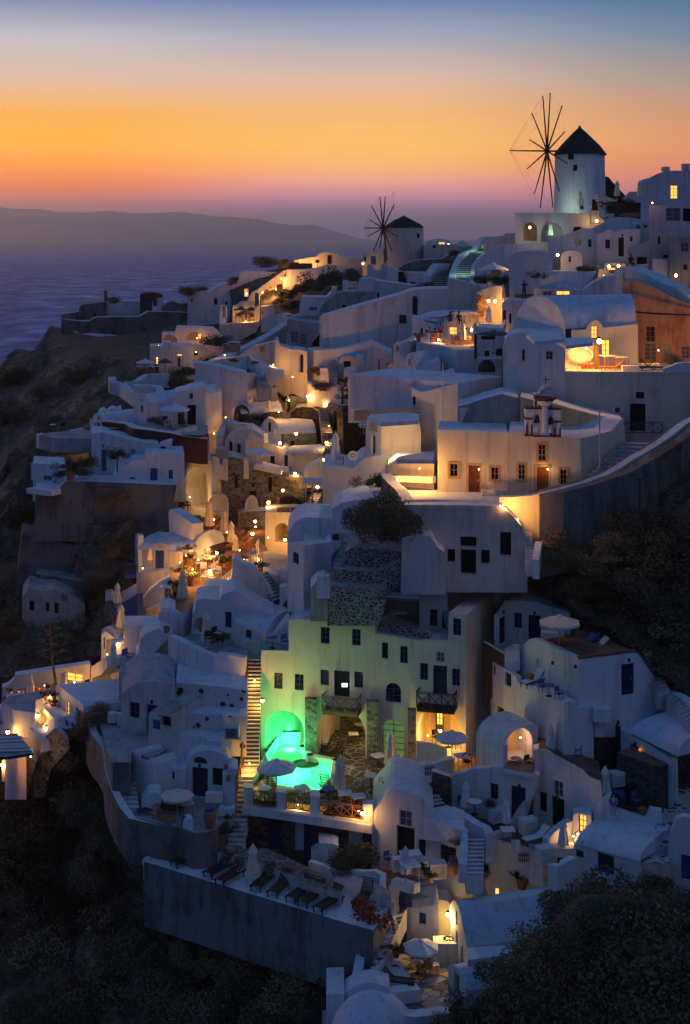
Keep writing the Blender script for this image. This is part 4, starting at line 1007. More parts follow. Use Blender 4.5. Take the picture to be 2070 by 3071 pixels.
F=Fac(575,153,900,150);barrel('',F,575,905,(365,330),(282,290),8,root=empty('vault',F.at(0,-12)));tag(COL.objects['vault'],'blue white vault roof above the restaurant terrace','roof')
H('cream back wall of the restaurant terrace',900,149,1170,148,[(900,460),(905,310),(940,302),(1115,300),(1170,330),(1170,460)],2,(),mat='cream')
# ================================================================== restaurant terrace in the middle right
win(1070,840)
ZR=-10.9
slab('restaurant terrace floor with warm lamps',ZR,[(555,600),(690,608),(860,634),(935,660),(1110,660),(1130,480),(1110,420),(850,400),(740,440),(560,500)],2.5,'cream','white')
slab('upper restaurant terrace with a white balustrade',-9.6,[(1130,462),(1390,462),(1390,400),(1150,372),(880,362),(880,385),(860,425)],1.3,'cream','white',par=[0],ph=.25)
H('round white terrace wall with a deep arch',555,138,938,136,[(555,830),(558,578),(610,588),(680,605),(760,612),(850,628),(935,656),(935,905),(600,905)],5,[('NA',800,745,922,885,1.5)],cap=.0)
H('cream side of the round terrace wall',935,136,1112,137,[(935,905),(935,656),(1110,662),(1112,905)],3,(),mat='cream')
H('white chapel like house with a small arched gable',443,134.5,562,133,[(443,1010),(446,790),(458,725),(475,700),(497,686),(520,698),(540,740),(555,800),(562,1010)],9,
[('w',488,738,503,805),('w',455,822,472,935),('D',482,832,510,985),('w',517,848,533,955)],ext=(.45,1))
H('low white wing of the chapel like house',562,133,792,132.5,[(562,1010),(568,835),(650,790),(780,753),(790,780),(790,905),(700,930),(610,968),(608,1010)],5,[('w',570,848,584,915)])
H('narrow white strip house with a rounded blind arch',365,136,446,135.5,[(365,1000),(368,670),(372,620),(390,595),(405,620),(408,720),(446,730),(446,1000)],4,[('NA',368,612,402,668,.3,'cave_ochre')])
curtain('white sloping parapet left of the restaurant',[(372,600,137),(400,588,138),(480,560,139),(560,530,141)],3,.6)
F1=H('long white building with a flat roof and blank walls',513,121,952,119,[(513,1250),(515,1010),(560,1030),(600,1052),(640,1050),(800,1010),(950,968),(952,1430),(770,1700),(600,1700)],14,[('h',525,1095,554,1175)])[0]
H('',952,119,1362,124,[(952,1200),(952,968),(1180,930),(1362,903),(1362,1060),(1180,1110)],12,(),root=F1)
H('white balcony block with pebble mosaic panel',1098,131,1368,131,[(1098,920),(1098,745),(1140,742),(1310,742),(1368,745),(1365,905),(1100,900)],3,[('N',1142,750,1306,868,.08,'rubble')])
H('white house with two small windows above the mosaic balcony',1110,134,1378,134,[(1110,900),(1112,540),(1138,445),(1370,455),(1400,400),(1378,900)],6,[('h',1205,663,1248,735),('h',1310,645,1368,712),('h',1170,525,1305,560)])
put('pflat','flat dark cantilever parasol above the mosaic balcony',1290,690,129.5,.1,330)
boxat('black square post beside the cantilever parasol',1117,740,130,.25,.25,2.3,'black_metal','post','post')
H('white rounded house with two narrow shutters above the restaurant',1365,141,1640,139,[(1365,520),(1368,230),(1385,200),(1420,188),(1560,195),(1640,190),(1640,520)],6,[('D',1372,283,1404,460),('w',1430,315,1455,405)])
for x,yb,d,k,s,lb in((845,606,139.2,'pclosed',250,'folded yellow lit parasol at the left of the restaurant tables'),(1003,606,139,'pclosed',215,'folded yellow lit parasol in front of the restaurant wall'),(1115,630,138,'pclosed',240,'folded parasol next to the black square post'),
(1242,440,142,'pclosed_w',200,'tall purple folded parasol on the upper restaurant terrace'),(1375,205,146,'pclosed',165,'folded orange parasol behind the restaurant lamps'),(1465,195,146,'pclosed',145,'folded orange parasol left of the photographer')):
    put(k,lb,x,yb,d,0,s)
lamp('left lamp on the restaurant back wall',1240,195,146.5,442);lamp('right lamp on the restaurant back wall',1300,200,146.5,340);lamp('lamp on the white pillar of the restaurant',1085,470,139,289)
lamp('low lamp under the restaurant tables at the parapet',770,560,140,204,r=.07);lamp('lamp under the upper restaurant terrace table',1235,490,141.5,102,r=.08)
bush('bush_tan_or_lit','small leafy tree lit yellow behind the restaurant',1165,215,148,52);bush('bush_tan_or_lit','lower leaves of the yellow lit restaurant tree',1170,290,148,38)  # tan leaves hold the yellow lamp light in their colour
H('white wall panel behind the purple parasol',1130,149,1370,148,[(1130,440),(1135,120),(1270,60),(1365,55),(1370,440)],2,(),mat='cream')
k=0
for x,y,p_ in((690,575,'person_sit'),(790,545,'person_red'),(905,420,'person_sit'),(960,425,'person_dark'),(880,425,'person_dark'),(1030,580,'person_sit'),(735,590,'person_red')):
    put(p_,['guest in pale clothes at the parapet table','guest in red beside the left restaurant parasol','guest in pale clothes on the upper restaurant level','guest in dark clothes right on the upper restaurant level','guest in dark clothes left on the upper restaurant level','guest in pale clothes between the two lit parasols','guest in red at the parapet corner'][k],x,y,141 if y>500 else 145,k*.9,1.15);k+=1
for i,(x,y)in enumerate(((700,592),(780,585),(900,600),(940,612),(960,560),(1060,610),(1010,405),(1090,400),(1140,400))):
    put('table_s' if i%2 else 'table','white restaurant table number' if False else['table with a seated pair at the parapet','restaurant table left of the first lit parasol','low restaurant table at the front edge','restaurant table between the folded parasols','restaurant table below the dark window','restaurant table beside the pillar lamp','long table on the upper restaurant level','table under the yellow lit tree','table beside the white balustrade'][i],x,y,140.5 if y>500 else 145,i*.4,1.2)
for i,(x,y)in enumerate(((730,600),(810,600),(880,608),(920,618),(980,575),(1000,618),(1050,625),(1085,625),(1100,395),(1160,402))):
    put('chair_o',ORD[i]+' brown restaurant chair from the left',x,y,139.5 if y>500 else 145.5,i*1.3,1.15,'chairs on the restaurant terrace')
H('dark recess window wall under the upper restaurant level',860,147,985,147,[(860,540),(862,395),(985,395),(985,540)],1,[('l',870,440,975,515)],mat='cream')
put('pot_g','potted plant on the restaurant parapet corner',585,580,138,0,60)
put('person_photo','photographer in dark clothes raising a camera',1574-0,190,143,.2,1.2)

# ------------------------------------------------------------------ left part of that block
H('small pink house with two narrow dark windows',150,152,338,150,[(150,900),(155,612),(240,650),(335,695),(338,900)],7,[('D',203,742,218,857),('h',285,778,300,835)],mat='pinkish')
H('white chimney stack beside the small pink house',98,152.5,152,152.5,[(98,860),(100,590),(115,573),(135,573),(150,590),(152,860)],1.2,(),name='chimney',cat='chimney')
H('low purple terrace wall left of the pink house',-10,155,165,155,[(-10,900),(-10,725),(60,740),(80,810),(165,830),(165,900)],5,())
put('dish','large grey satellite dish over the awning',340,930,141,-.3,100)
AW=H('orange lit taverna room under a grey awning',-80,143,332,141,[(-80,1250),(-80,918),(100,935),(332,1000),(332,1250)],6,[('N',-60,965,180,1150,2.2,'cave_ochre'),('l',222,1012,328,1100)])[0]
slab('grey fabric awning over the orange lit taverna',-15.9,[(-90,960),(100,965),(190,1005),(332,1005),(332,930),(290,905),(-90,905)],.18,'worn_roof','worn_roof',name='awning',cat='awning')
lamp('lamp on the taverna awning post',168,1015,139.5,150,r=.06);lamp('lamp deep inside the orange taverna room',60,1010,142.2,110,r=.06)
H('white house with a rounded blind arch beside the taverna',330,135.5,592,134.5,[(330,1330),(330,938),(400,945),(500,1000),(520,1030),(592,1100),(592,1330)],5,[('NA',345,1158,422,1262,.5),('h',363,950,404,1050)])
put('pot_g','palm pot at the corner of the white blind arch house',470,1185,133,0,90)
H('tall white corner tower with a pointed arch window',85,121,232,119,[(85,1680),(88,1470),(98,1278),(232,1335),(232,1680)],4,[('h',118,1292,192,1425),('A',135,1450,176,1640,.4)])
F2=H('large lamp lit wall below the glass balustrade',230,119,770,118,[(230,1760),(230,1335),(585,1316),(604,1420),(604,1760)],8,(),mat='cream')[0]
slab('small terrace with glass balustrade above the lit wall',-13.6,[(100,1290),(230,1338),(585,1318),(585,1255),(440,1245),(130,1262)],.3,'white',name='balcony',cat='balcony')
boxat('dark glass balustrade on the small terrace',280,1320,119.5,5.5,.05,.9,'curtain_glass','balustrade','balustrade')
put('pclosed_w','tall folded parasol above the glass balustrade terrace',188,1285,122,0,250);put('pclosed_w','folded parasol left of the pointed arch tower',65,1440,124,0,250)
put('table','small white table below the left folded parasol',55,1445,123,0,1.1)
boxat('thin white flag pole in front of the long building',810,1390,117.5,.08,.08,5.5,'frame_paint','pole','pole')
# lit building and path beside it
win(800,1300)
LB=H('yellow lit low vault building at the lamp',1135,114,1575,112,[(1135,640),(1138,300),(1150,290),(1220,246),(1575,246),(1575,640)],4,(),mat='cream')[0]
slab('grey sloping roof wedge above the yellow lit wall',-16.6,[(1180,292),(1225,246),(1575,246),(1575,165),(1240,215)],.3,'roof_white',name='roof_slab',cat='roof')
curtain('white ledge running along the yellow lit wall',[(1160,395,111.5),(1300,395,111.5),(1575,405,110)],.5,.5)
lamp('strong hidden lamp at the foot of the yellow lit wall',1225,440,110.2,700,r=.05);lamp('lamp near the church corner on the yellow wall',1440,330,108.8,900,r=.05)
glow(None,P(1180,150,115.5),300,(1,.6,.25)).name='wall_light'
curtain('white capped path wall with a stone face',[(1125,375,112),(1150,420,110.5),(1200,470,109),(1260,520,107.5),(1310,600,105.8),(1320,640,105)],2.6,.9,mat='stone')
TW=H('big smooth round white tower wall',528,121,1132,118.5,[(528,830),(530,312),(700,318),(815,328),(850,290),(905,245),(1010,212),(1100,206),(1128,212),(1132,500),(1132,830)],7,())[0]
H('white pointed arch gable on top of the round tower',925,123,1080,122.5,[(925,420),(930,0),(945,-60),(1060,-60),(1078,20),(1085,200),(1080,420)],3,[('A',980,20,1025,215,.5)])
boxat('round white sign board with a blue emblem',810,232,120,.2,.1,.1,'white','round_sign','sign')
def round_sign():
    r=COL.objects['round_sign'];q=MB();q.tube((0,0,.55),(0,-.08,.55),.95,n=24);q.build('board','white',r,world=False)
    e=MB()
    for a0,a1,rr,ox,oz in((40,330,.34,-.05,.55),(200,500,.30,.18,.62),(0,360,.55,.03,.55)):
        st=14
        for i in range(st):
            a,b_=R(a0+(a1-a0)*i/st),R(a0+(a1-a0)*(i+1)/st);e.tube((ox+rr*math.cos(a),-.10,oz+rr*math.sin(a)),(ox+rr*math.cos(b_),-.10,oz+rr*math.sin(b_)),.045,n=4)
    e.build('emblem','blue_paint',r,world=False);r.scale=(.42,.42,.42)
round_sign()
put('pclosed_w','tall grey folded parasol on the round tower terrace',648,305,122,0,330)
put('table','white table at the foot of the grey folded parasol',720,305,121.5,0,1.2);put('chair_w','white chair stack beside the round sign',690,300,122,.5,1.1)
put('bush_green','dark foliage strip on the roof below the round tower',1050,500,112,0,1.1)
DH=H('white vaulted house below the round tower',612,110,1305,108.5,[(612,1100),(615,708),(700,655),(800,632),(950,618),(992,598),(1100,602),(1225,608),(1290,740),(1305,1100)],6,())[0]
CB=H('round cornered white house with one window',195,111,618,110.5,[(195,1200),(197,940),(215,900),(245,858),(300,808),(365,788),(480,794),(615,804),(618,1200)],6,(),mat='roof_white')[0]
H('',195,109,345,106.5,[(195,1560),(195,1028),(260,1022),(345,1052),(348,1560)],4,[('w',243,1118,302,1228)],root=CB)
H('',345,106.5,530,108,[(345,1560),(345,1052),(530,1048),(535,1500)],4,(),root=CB)
H('white rounded lean to beside the air conditioner',512,107.5,700,107,[(512,1560),(512,1150),(525,1090),(560,1040),(610,1000),(700,1020),(700,1060),(610,1140),(600,1560)],3,())
put('ac','air conditioner on the wall behind the round cornered house',668,1030,107.5,0,130)
bush('bush_dark','huge round dark bush on the lava stone wall',1080,900,102.6,215);bush('bush_green','greener bush top rising from the huge round bush',1050,770,103.4,150);bush('bush_dark','dark bush leaning against the right of the huge one',1220,880,103.2,140)
for o in[q for q in COL.objects if 'huge' in str(q.get('label'))and q.name.startswith('bush')]:o.scale.z*=1.55
H('upper tier of the lava stone terraces',738,104.5,1310,103.8,[(740,1330),(742,1110),(790,1075),(850,1062),(950,1085),(1200,1100),(1305,1130),(1300,1290),(1100,1300)],5,(),mat='lava_stone',roof='grey_plaster',name='stone_wall',cat='wall')
H('middle tier of the lava stone terraces',628,103.3,1260,102.8,[(630,1480),(632,1280),(700,1282),(900,1290),(1060,1300),(1170,1230),(1260,1200),(1255,1400),(1100,1470)],5,(),mat='lava_stone',roof='grey_plaster',name='stone_wall',cat='wall')
H('lowest tier of the lava stone terraces',570,102,1130,101.5,[(570,1680),(572,1428),(700,1440),(900,1455),(1100,1465),(1130,1450),(1120,1620),(1050,1680)],5,(),mat='lava_stone',roof='grey_plaster',name='stone_wall',cat='wall')
H('grey rendered outcrop left of the lava stone tiers',410,103,580,102.6,[(410,1640),(415,1450),(470,1390),(540,1370),(580,1400),(580,1640)],3,(),mat='grey_plaster',name='outcrop',cat='wall')
stairs('worn dark steps left of the lava stone tiers',(585,1340,104),(640,1345,103.5),(720,1050,106.5),(850,1050,106),7,'grey_plaster','worn_roof')
boxat('small white chimney on the lava stone wall',535,1540,101,.9,.8,1.6,'white','chimney','chimney')

# ================================================================== big wall, ruin and lit terrace on the right
win(1570,840)
H('weathered orange plaster ruin under the sloping wall',915,133,1700,131,[(915,900),(920,200),(935,-60),(940,5),(1030,0),(1140,30),(1250,80),(1340,130),(1450,180),(1568,230),(1700,290),(1700,900)],5,
[('t',1150,432,1240,585),('g',1140,592,1252,755),('g',1305,602,1397,717),('g',1485,624,1568,742)],mat='orange_plaster',roof='worn_roof')
cb_=MB();q=[P(x,y,130.4)for x,y in((985,285),(1080,303),(1250,315),(1400,322),(1700,330))]
for a,b_ in zip(q,q[1:]):cb_.tube(a,b_,.09,n=5)
tag(cb_.build('pipe','navy'),'dark blue pipe across the orange ruin','pipe')
F=Fac(-90,126,1040,125);VR=empty('vault',F.at(5,-14));tag(VR,'huge smooth vault roof above the strongly lit terrace','roof')
barrel('',F,160,1060,(470,425),(150,130),9.5,root=VR);
H('round end wall of the huge vault',-92,125.5,398,124.5,[(-92,900)]+arc(-90,396,495,155,14)+[(398,900)],4,(),mat='roof_white')
BW=H('',448,124,1080,124,[(448,900),(450,472),(585,470),(610,420),(640,390),(680,377),(710,388),(735,420),(745,448),(900,432),(1078,412),(1080,900)],4,[('l',637,430,697,550),('l',735,560,815,712)],root=None if False else VR,mat='cream')
WL=H('big grey white wall house below the vault with framed windows',-192,119,392,118,[(-192,1180),(-190,620),(-150,520),(-60,498),(0,496),(385,505),(390,870),(392,1180)],7,[('t',210,668,278,748),('t',-18,650,18,762)])[0]
H('long blank retaining wall under the lit terrace',390,118,1700,116,[(390,1420),(390,868),(720,872),(1310,872),(1700,868),(1700,1420)],9,
[('h',1058,1052,1136,1114),('D',1003,1162,1148,1420)],mat='old_white',roof='cream',cap=.12)
H('strongly lit white room corner on the terrace',392,121.5,672,121.5,[(392,880),(394,598),(460,598),(660,588),(672,880)],2.0,(),mat='white')
cn=slab('white concave canopy over the lit corner',-8.2,[(300,565),(400,617),(655,588),(640,560),(560,535),(400,545)],.25,'white',name='canopy',cat='canopy')
slab('grey shadowed canopy left of the lit corner',-7.4,[(30,510),(100,572),(200,575),(300,562),(390,548),(330,500),(200,480)],.25,'white',name='canopy',cat='canopy')
q=MB();c=P(538,700,121.2);
for i in range(24):
    a,b_=2*math.pi*i/24,2*math.pi*(i+1)/24;q.tube((c.x+1.05*math.cos(a),c.y,c.z+.62*math.sin(a)),(c.x+1.05*math.cos(b_),c.y,c.z+.62*math.sin(b_)),.16,n=6)
tag(q.build('ring_seat','frame_paint'),'pale oval ring hanging on the strongly lit wall','ring')
boxat('brown wooden post at the strong lamp',687,860,120.8,.35,.3,2.35,'brown_wood','post','post')
lamp('added unseen lamp beside the orange ruin windows',1270,660,126.5,520,r=.05);lamp('brightest lamp on the terrace at the wooden post',715,575,119.3,1700,r=.2);lamp('hidden lamp in the corner under the concave canopy',590,640,119.6,700,r=.08)  # ruin lamp is added, unseen, to brighten the orange wall
put('lounger_o','jumble of wooden loungers on the lit terrace',830,855,119.5,.1,1.1);put('table_s','pale folding table stacked with boards',790,840,120.5,.3,1.6);put('table_s','second folding table beside the stacked boards',920,845,120.3,.1,1.5)
put('lounger','dark lounger along the lit terrace parapet',1110,862,119,.05,1.3);put('lounger','second dark lounger on the lit terrace',1230,862,119.6,3.0,1.3)
for i,x in enumerate((560,600,640)):put('pot',ORD[i]+' terracotta pot from the left on the lit shelf',x,835,119.8,0,.9,'pots on the lit shelf')
boxat('white box planter on the terrace parapet',1005,872,118.3,1.4,.6,.6,'white','planter','planter')
H('white humped parapet at the right end of the terrace',1308,116.6,1700,116,[(1308,900),(1312,835),(1400,806),(1440,785),(1500,778),(1700,778),(1700,900)],1,(),name='parapet_block',cat='parapet')
bush('bush_dry','dry brown bush heap before the ruin windows',1390,760,124,95)
put('ac','air conditioner beside the teal door',895,1262,115.8,0,95)
def x_rail(label,x0,x1,yt,yb,d0,d1,mat,n,name='railing',cat='railing',root=None):
    F=Fac(x0,d0,x1,d1);mb=MB();u0,vt=F.uv(x0,yt if not isinstance(yt,tuple)else yt[0]);u1,vt1=F.uv(x1,yt if not isinstance(yt,tuple)else yt[1]);vb=F.uv(x0,yb if not isinstance(yb,tuple)else yb[0])[1];vb1=F.uv(x1,yb if not isinstance(yb,tuple)else yb[1])[1]
    own=root is None
    if own:root=empty(name,F.at((u0+u1)/2,vb));tag(root,label,cat)
    L=lambda a,b_,t:a+(b_-a)*t
    mb.tube(F.at(u0,vt),F.at(u1,vt1),.045,n=4);mb.tube(F.at(u0,vb),F.at(u1,vb1),.04,n=4);mb.tube(F.at(u0,L(vb,vt,.86)),F.at(u1,L(vb1,vt1,.86)),.025,n=4)
    for i in range(n+1):
        t=i/n;mb.tube(F.at(L(u0,u1,t),L(vb,vb1,t)),F.at(L(u0,u1,t),L(vt,vt1,t)),.04,n=4)
        if i<n:
            s_=(i+1)/n;mb.tube(F.at(L(u0,u1,t),L(vb,vb1,t)),F.at(L(u0,u1,s_),L(L(vb,vt,.86),L(vb1,vt1,.86),s_)),.028,n=4);mb.tube(F.at(L(u0,u1,s_),L(vb,vb1,s_)),F.at(L(u0,u1,t),L(L(vb,vt,.86),L(vb1,vt1,.86),t)),.028,n=4)
    mb.build('rail' if not own else 'lattice',mat,root);return root
x_rail('dark blue iron railing in front of the teal door',945,1308,1335,1435,115,114.6,'teal_paint',4)
slab('small dark landing behind the iron railing',-16.9,[(945,1440),(1308,1450),(1290,1380),(945,1380)],2.2,'old_white','old_white',name='landing',cat='landing')
boxat('thin white pole rising before the blank wall',716,1797,107,.1,.1,7.6,'frame_paint','pole','pole')

# ================================================================== church
win(1250,1200)
CH_=H('cream white church with framed windows and red brown doors',197,109,862,108,[(197,990),(197,291),(400,298),(860,319),(860,990)],6,[('tm',310,597,388,720),('rm',487,614,592,884),('tm',697,630,772,750)],mat='cream',cap=.15)[0]  # cream holds the warm lamp light on the church walls
H('',862,107.7,1545,107.7,[(862,990),(862,302),(880,294),(1020,305),(1350,342),(1545,357),(1545,990)],6,[('tm',1145,415,1218,568),('tm',955,603,1023,748),('rm',1130,628,1240,885),('tm',1350,650,1415,800)],mat='cream',root=CH_)
H('',1545,107.7,1985,112.5,[(1545,900),(1545,357),(1640,340),(1705,322),(1780,302),(1835,285),(1885,230),(1920,185),(1945,172),(1960,330),(1985,700)],6,(),mat='cream',root=CH_)
boxat('ledge bench along the church wall',728,905,107.2,1.95,.45,.5,'cream','bench','bench')
lamp('small lamp inside the left church door frame',585,650,107.6,34,r=.05,off=(-.12,-.15,-.1));lamp('small lamp inside the right church door frame',1232,650,107.3,34,r=.05,off=(-.12,-.15,-.1))
def tower():
    root=empty('bell_tower',P(1190,345,107.3));tag(root,'white church bell tower with two tiers of arches and dark red trim','bell tower')
    F=Fac(1020,107.4,1400,107.4);w=MB();tr=MB()
    def block(x0,y0,x1,y1,t0=0.0,t1=-1.2,mb=w):
        u0,v1=F.uv(x0,y0);u1,v0=F.uv(x1,y1);vs=[F.at(u,v,t)for t in(t0,t1)for u,v in((u0,v0),(u1,v0),(u1,v1),(u0,v1))]
        mb.add(vs,[(0,1,2,3),(7,6,5,4),(4,5,1,0),(5,6,2,1),(6,7,3,2),(7,4,0,3)])
    pts=lambda L_:[Vector((*F.uv(x,y),0))for x,y in L_]
    def arched(outer,holes,t1=-1.2):
        loops=[pts(outer)]+[pts(h)for h in holes];tris=tessellate_polygon(loops);fl=[p for l in loops for p in l]
        for t in(0.0,t1):w.add([F.at(p.x,p.y,t)for p in fl],[tuple(q)for q in tris])
        for l in loops:
            for i in range(len(l)):a,b_=l[i],l[(i+1)%len(l)];w.add([F.at(a.x,a.y,0),F.at(b_.x,b_.y,0),F.at(b_.x,b_.y,t1),F.at(a.x,a.y,t1)],[(0,1,2,3)])
    arched([(1028,345),(1028,80),(1355,95),(1355,360)],[[(1090,320)]+arc(1090,1160,185,128)+[(1160,320)],[(1215,330)]+arc(1215,1285,195,140)+[(1285,330)]])
    arched([(1112,70),(1112,-60),(1160,-60),(1160,-95),(1265,-95),(1272,-55),(1272,75)],[[(1165,60)]+arc(1165,1212,-65,-88)+[(1212,60)]],-1.0)
    w.build('belfry','white',root)
    a=MB();A=[F.at(*F.uv(x,y),-.2)for x,y in arc(1175,1290,-70,-135,12)];B=[F.at(*F.uv(x,y),-.2)for x,y in arc(1195,1272,-65,-112,12)];n=len(A)
    a.add(A+B+[p-F.n for p in A]+[p-F.n for p in B],[(i,i+1,n+i+1,n+i)for i in range(n-1)]+[(2*n+i,3*n+i,3*n+i+1,2*n+i+1)for i in range(n-1)]+[(i,2*n+i,2*n+i+1,i+1)for i in range(n-1)]+[(n+i,n+i+1,3*n+i+1,3*n+i)for i in range(n-1)]);a.build('top_arch','white',root)
    for args in((1020,72,1362,84),(1020,168,1092,182),(1285,195,1362,210),(1018,325,1100,338),(1100,330,1350,345),(1108,-40,1165,-32),(1215,-35,1275,-26)):block(*args,.06,-1.25,tr)
    for x in(1035,1082,1295,1348):block(x-7,232 if x<1200 else 262,x+7,330 if x<1200 else 350,.14,.0,tr)
    for x in(1118,1155,1228,1265):block(x-6,10 if x<1200 else 14,x+6,68 if x<1200 else 76,.12,.0,tr)
    tr.build('trim','oxblood',root)
    for x,y in((1140,210),(1262,225)):c=P(x,y,107.9);b_=MB();b_.lathe(c,[(.36,0),(.27,.15),(.2,.45),(.06,.6)],12);b_.build('bell','bronze',root,smooth=True)
    c=P(1207,325,107.0);p_=MB();p_.lathe(c,[(.42,0),(.28,.15),(.23,.3),(.23,2.2),(.5,2.3),(.62,2.6)],14);p_.build('column','white',root,smooth=True)
    t_=MB();t_.lathe((c.x,c.y,c.z+2.3),[(.35,0),(.75,.35),(.95,.55)],4);t_.build('capital','oxblood',root)
    c=P(1212,-135,107.8);x_=MB();x_.box(c,.08,.08,.8);x_.box((c.x,c.y,c.z+.45),.5,.08,.08);x_.build('cross','steel',root)
    return root
tower()
H('dark shaded wall and roof step behind the church',385,114.5,975,114,[(385,330),(386,55),(470,40),(620,-10),(800,-60),(960,-20),(975,330)],5,(),mat='grey_plaster')  # grey colour stands in for the shade on this wall
H('brown lit low vault behind the bell tower',970,113.5,1925,113,[(970,330),(975,-30),(1100,0),(1320,40),(1530,100),(1710,145),(1925,175),(1925,260),(1700,330)],4,(),mat='cave_ochre',roof='roof_white')  # ochre colour holds the warm lamp light on the vault
H('cream triangle painted as lit wall behind the church roof',400,113.8,480,113.8,[(400,160),(400,85),(478,80),(405,158)],.6,(),mat='cream')  # separate cream piece, lamp light put into its colour
slab('paved forecourt before the white church',-20.35,[(-230,640),(-190,700),(-330,925),(640,935),(790,935),(900,905),(1200,870),(1700,760),(1950,560),(1950,480),(900,700)],1.2,'grey_plaster','white',name='forecourt',cat='terrace')
stairs('stone steps rising along the curved path wall',(1610,760,106.3),(1770,700,105.5),(1950,470,111.5),(2330,330,111),9,'grey_plaster','worn_roof',nose=.2)
curtain('long curved white parapet wall of the church path',[(782,903,105),(900,903,104.8),(1000,897,104.7),(1080,890,104.6),(1160,872,104.5),(1240,852,104.5),(1400,815,104.5),(1568,770,104.7)],5.6,.7,mat='cream')
win(1570,1240)
curtain('upper white parapet wall beside the stone steps',[(560,645,104.7),(680,600,105),(770,567,105.3),(900,495,105.8),(1020,412,106.5),(1150,345,107.3),(1270,270,108),(1400,170,109),(1480,105,110),(1568,52,111),(1700,-20,112)],2.2,.7,mat='cream')
win(1250,1200)
lamp('strong lamp at the start of the curved church wall',812,990,103.2,900,r=.05);lamp('stair lamp low on the yellow lit wall',950,1120,103.2,130,r=.05)
H('large white cave house with empty dark openings',-118,104,1045,102.6,[(-118,1680),(-118,985),(0,985),(400,988),(780,995),(850,1040),(905,1092),(950,1140),(985,1185),(1010,1235),(1028,1290),(1040,1480),(1040,1680)],6,
[('h',410,1285,562,1383,.6),('D',412,1405,558,1640,.6),('h',288,1402,362,1525,.4),('h',603,1408,685,1538,.4),('D',784,1242,888,1465,.5)],mat='old_white')
curtain('flat roof kerb of the large cave house',[(-120,930,105.5),(300,930,105.3),(640,936,105),(700,948,104.8),(785,996,103.6)],1.2,.6)
H('pink rounded outcrop at the foot of the cave house',-150,102,272,101.6,[(-150,1700),(-140,1300),(-60,1275),(130,1275),(165,1330),(200,1390),(260,1430),(272,1700)],2.5,(),mat='pinkish',name='outcrop',cat='wall')
stairs('narrow steps curling down beside the cave house',(1035,1500,102),(1115,1505,102),(990,1200,103.8),(1070,1250,103.6),6,'white','worn_roof')
curtain('white edge wall of the narrow curling steps',[(1145,1330,102.2),(1120,1500,101.4)],1.4,.5)
full()
H('stubby wooden post on the rocky slope',1915,103,1922,103,[(1915,1490),(1915,1432),(1922,1432),(1922,1490)],.15,(),mat='bark',name='post',cat='post')
H('dark cave mouth in the slope',1685,107.5,1832,107.5,[(1685,1600),(1700,1578),(1735,1556),(1770,1551),(1800,1560),(1832,1582),(1832,1600)],.3,(),mat='dark_inside',roof='dark_inside',name='cave',cat='cave')
curtain('rough rock ledge under the curved church wall',[(1615,1480,104.6),(1680,1465,104.5),(1760,1445,104.8),(1860,1410,105.4),(1960,1350,107),(2080,1270,110)],6,2.6,mat='earth_wall',capm='earth_wall',name='rock_ledge',cat='rock')
# ================================================================== ridge and village above the cliffs, left half
win(600,740)
H('lit ridge house wall with a rounded gable and a dark door',700,222,1570,219,[(700,330),(815,212),(865,150),(900,124),(990,108),(1090,95),(1125,62),(1180,50),(1245,52),(1290,66),(1320,90),(1420,98),(1530,108),(1535,60),(1570,58),(1570,330)],6,[('D',1200,78,1240,162)],mat='cream')
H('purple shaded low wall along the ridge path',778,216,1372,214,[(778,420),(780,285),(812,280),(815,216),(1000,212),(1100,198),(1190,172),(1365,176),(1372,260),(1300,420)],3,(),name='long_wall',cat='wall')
lamp('warm lamp behind the ridge wall',880,205,219.5,900,r=.05);lamp('second warm lamp behind the ridge wall',1030,175,219.5,450,r=.05)
boxat('wooden bench on the lit ridge terrace',990,210,218,2.2,.5,.9,'brown_wood','bench','bench');boxat('dark wooden table on the lit ridge terrace',870,210,218,2,.9,1.1,'brown_wood','table','table')
boxat('small wooden bird house on a post',1105,250,216,.08,.08,1.6,'dark_wood','signpost','post',extra=lambda r:(lambda m:(m.box((0,0,1.6),.6,.1,.5),m.build('panel','brown_wood',r,world=False)))(MB()))
H('slanted golden lit wall descending to the thatched parasols',440,219,818,217,[(440,560),(442,520),(470,460),(490,430),(530,412),(600,360),(700,290),(790,222),(818,228),(782,280),(775,345),(722,355),(716,450),(720,560)],2.5,(),mat='cream',name='slanted_wall',cat='wall')
lamp('lamp at the foot of the golden slanted wall',715,400,214.5,950,r=.06);lamp('second lamp low on the golden slanted wall',590,430,215,550,r=.06);lamp('third lamp at the upper end of the golden slanted wall',765,300,214.5,420,r=.06)
H('big blue grey house with four dark openings',-118,227,800,222,[(-118,700),(-118,452),(-100,426),(-30,421),(95,420),(120,400),(200,350),(345,350),(395,238),(460,228),(740,240),(640,320),(530,410),(480,480),(440,560),(440,700)],8,
[('D',128,483,164,545),('w',303,408,342,470),('D',295,476,352,538),('h',233,515,258,542),('h',-88,490,-68,518),('h',480,330,560,356)])
bush('bush_dark','dark bush against the sea above the blue grey house',330,305,228,40);bush('bush_dark','dark bush at the left end of the blue grey roof',10,400,229,42)
boxat('small white arched chimney on the blue grey house',437,470,218,.6,.4,1.2,'white','chimney','chimney')
H('lit terrace front with thatched parasols',178,217,345,216.5,[(178,790),(183,610),(190,562),(215,555),(247,560),(248,740),(345,712),(345,790)],3,[('NA',205,562,245,665,.5)],)
H('golden back wall behind the thatched parasols',305,218,515,218,[(305,760),(308,562),(345,552),(385,518),(515,514),(515,760)],4,[('o',318,585,334,604)],mat='cream')
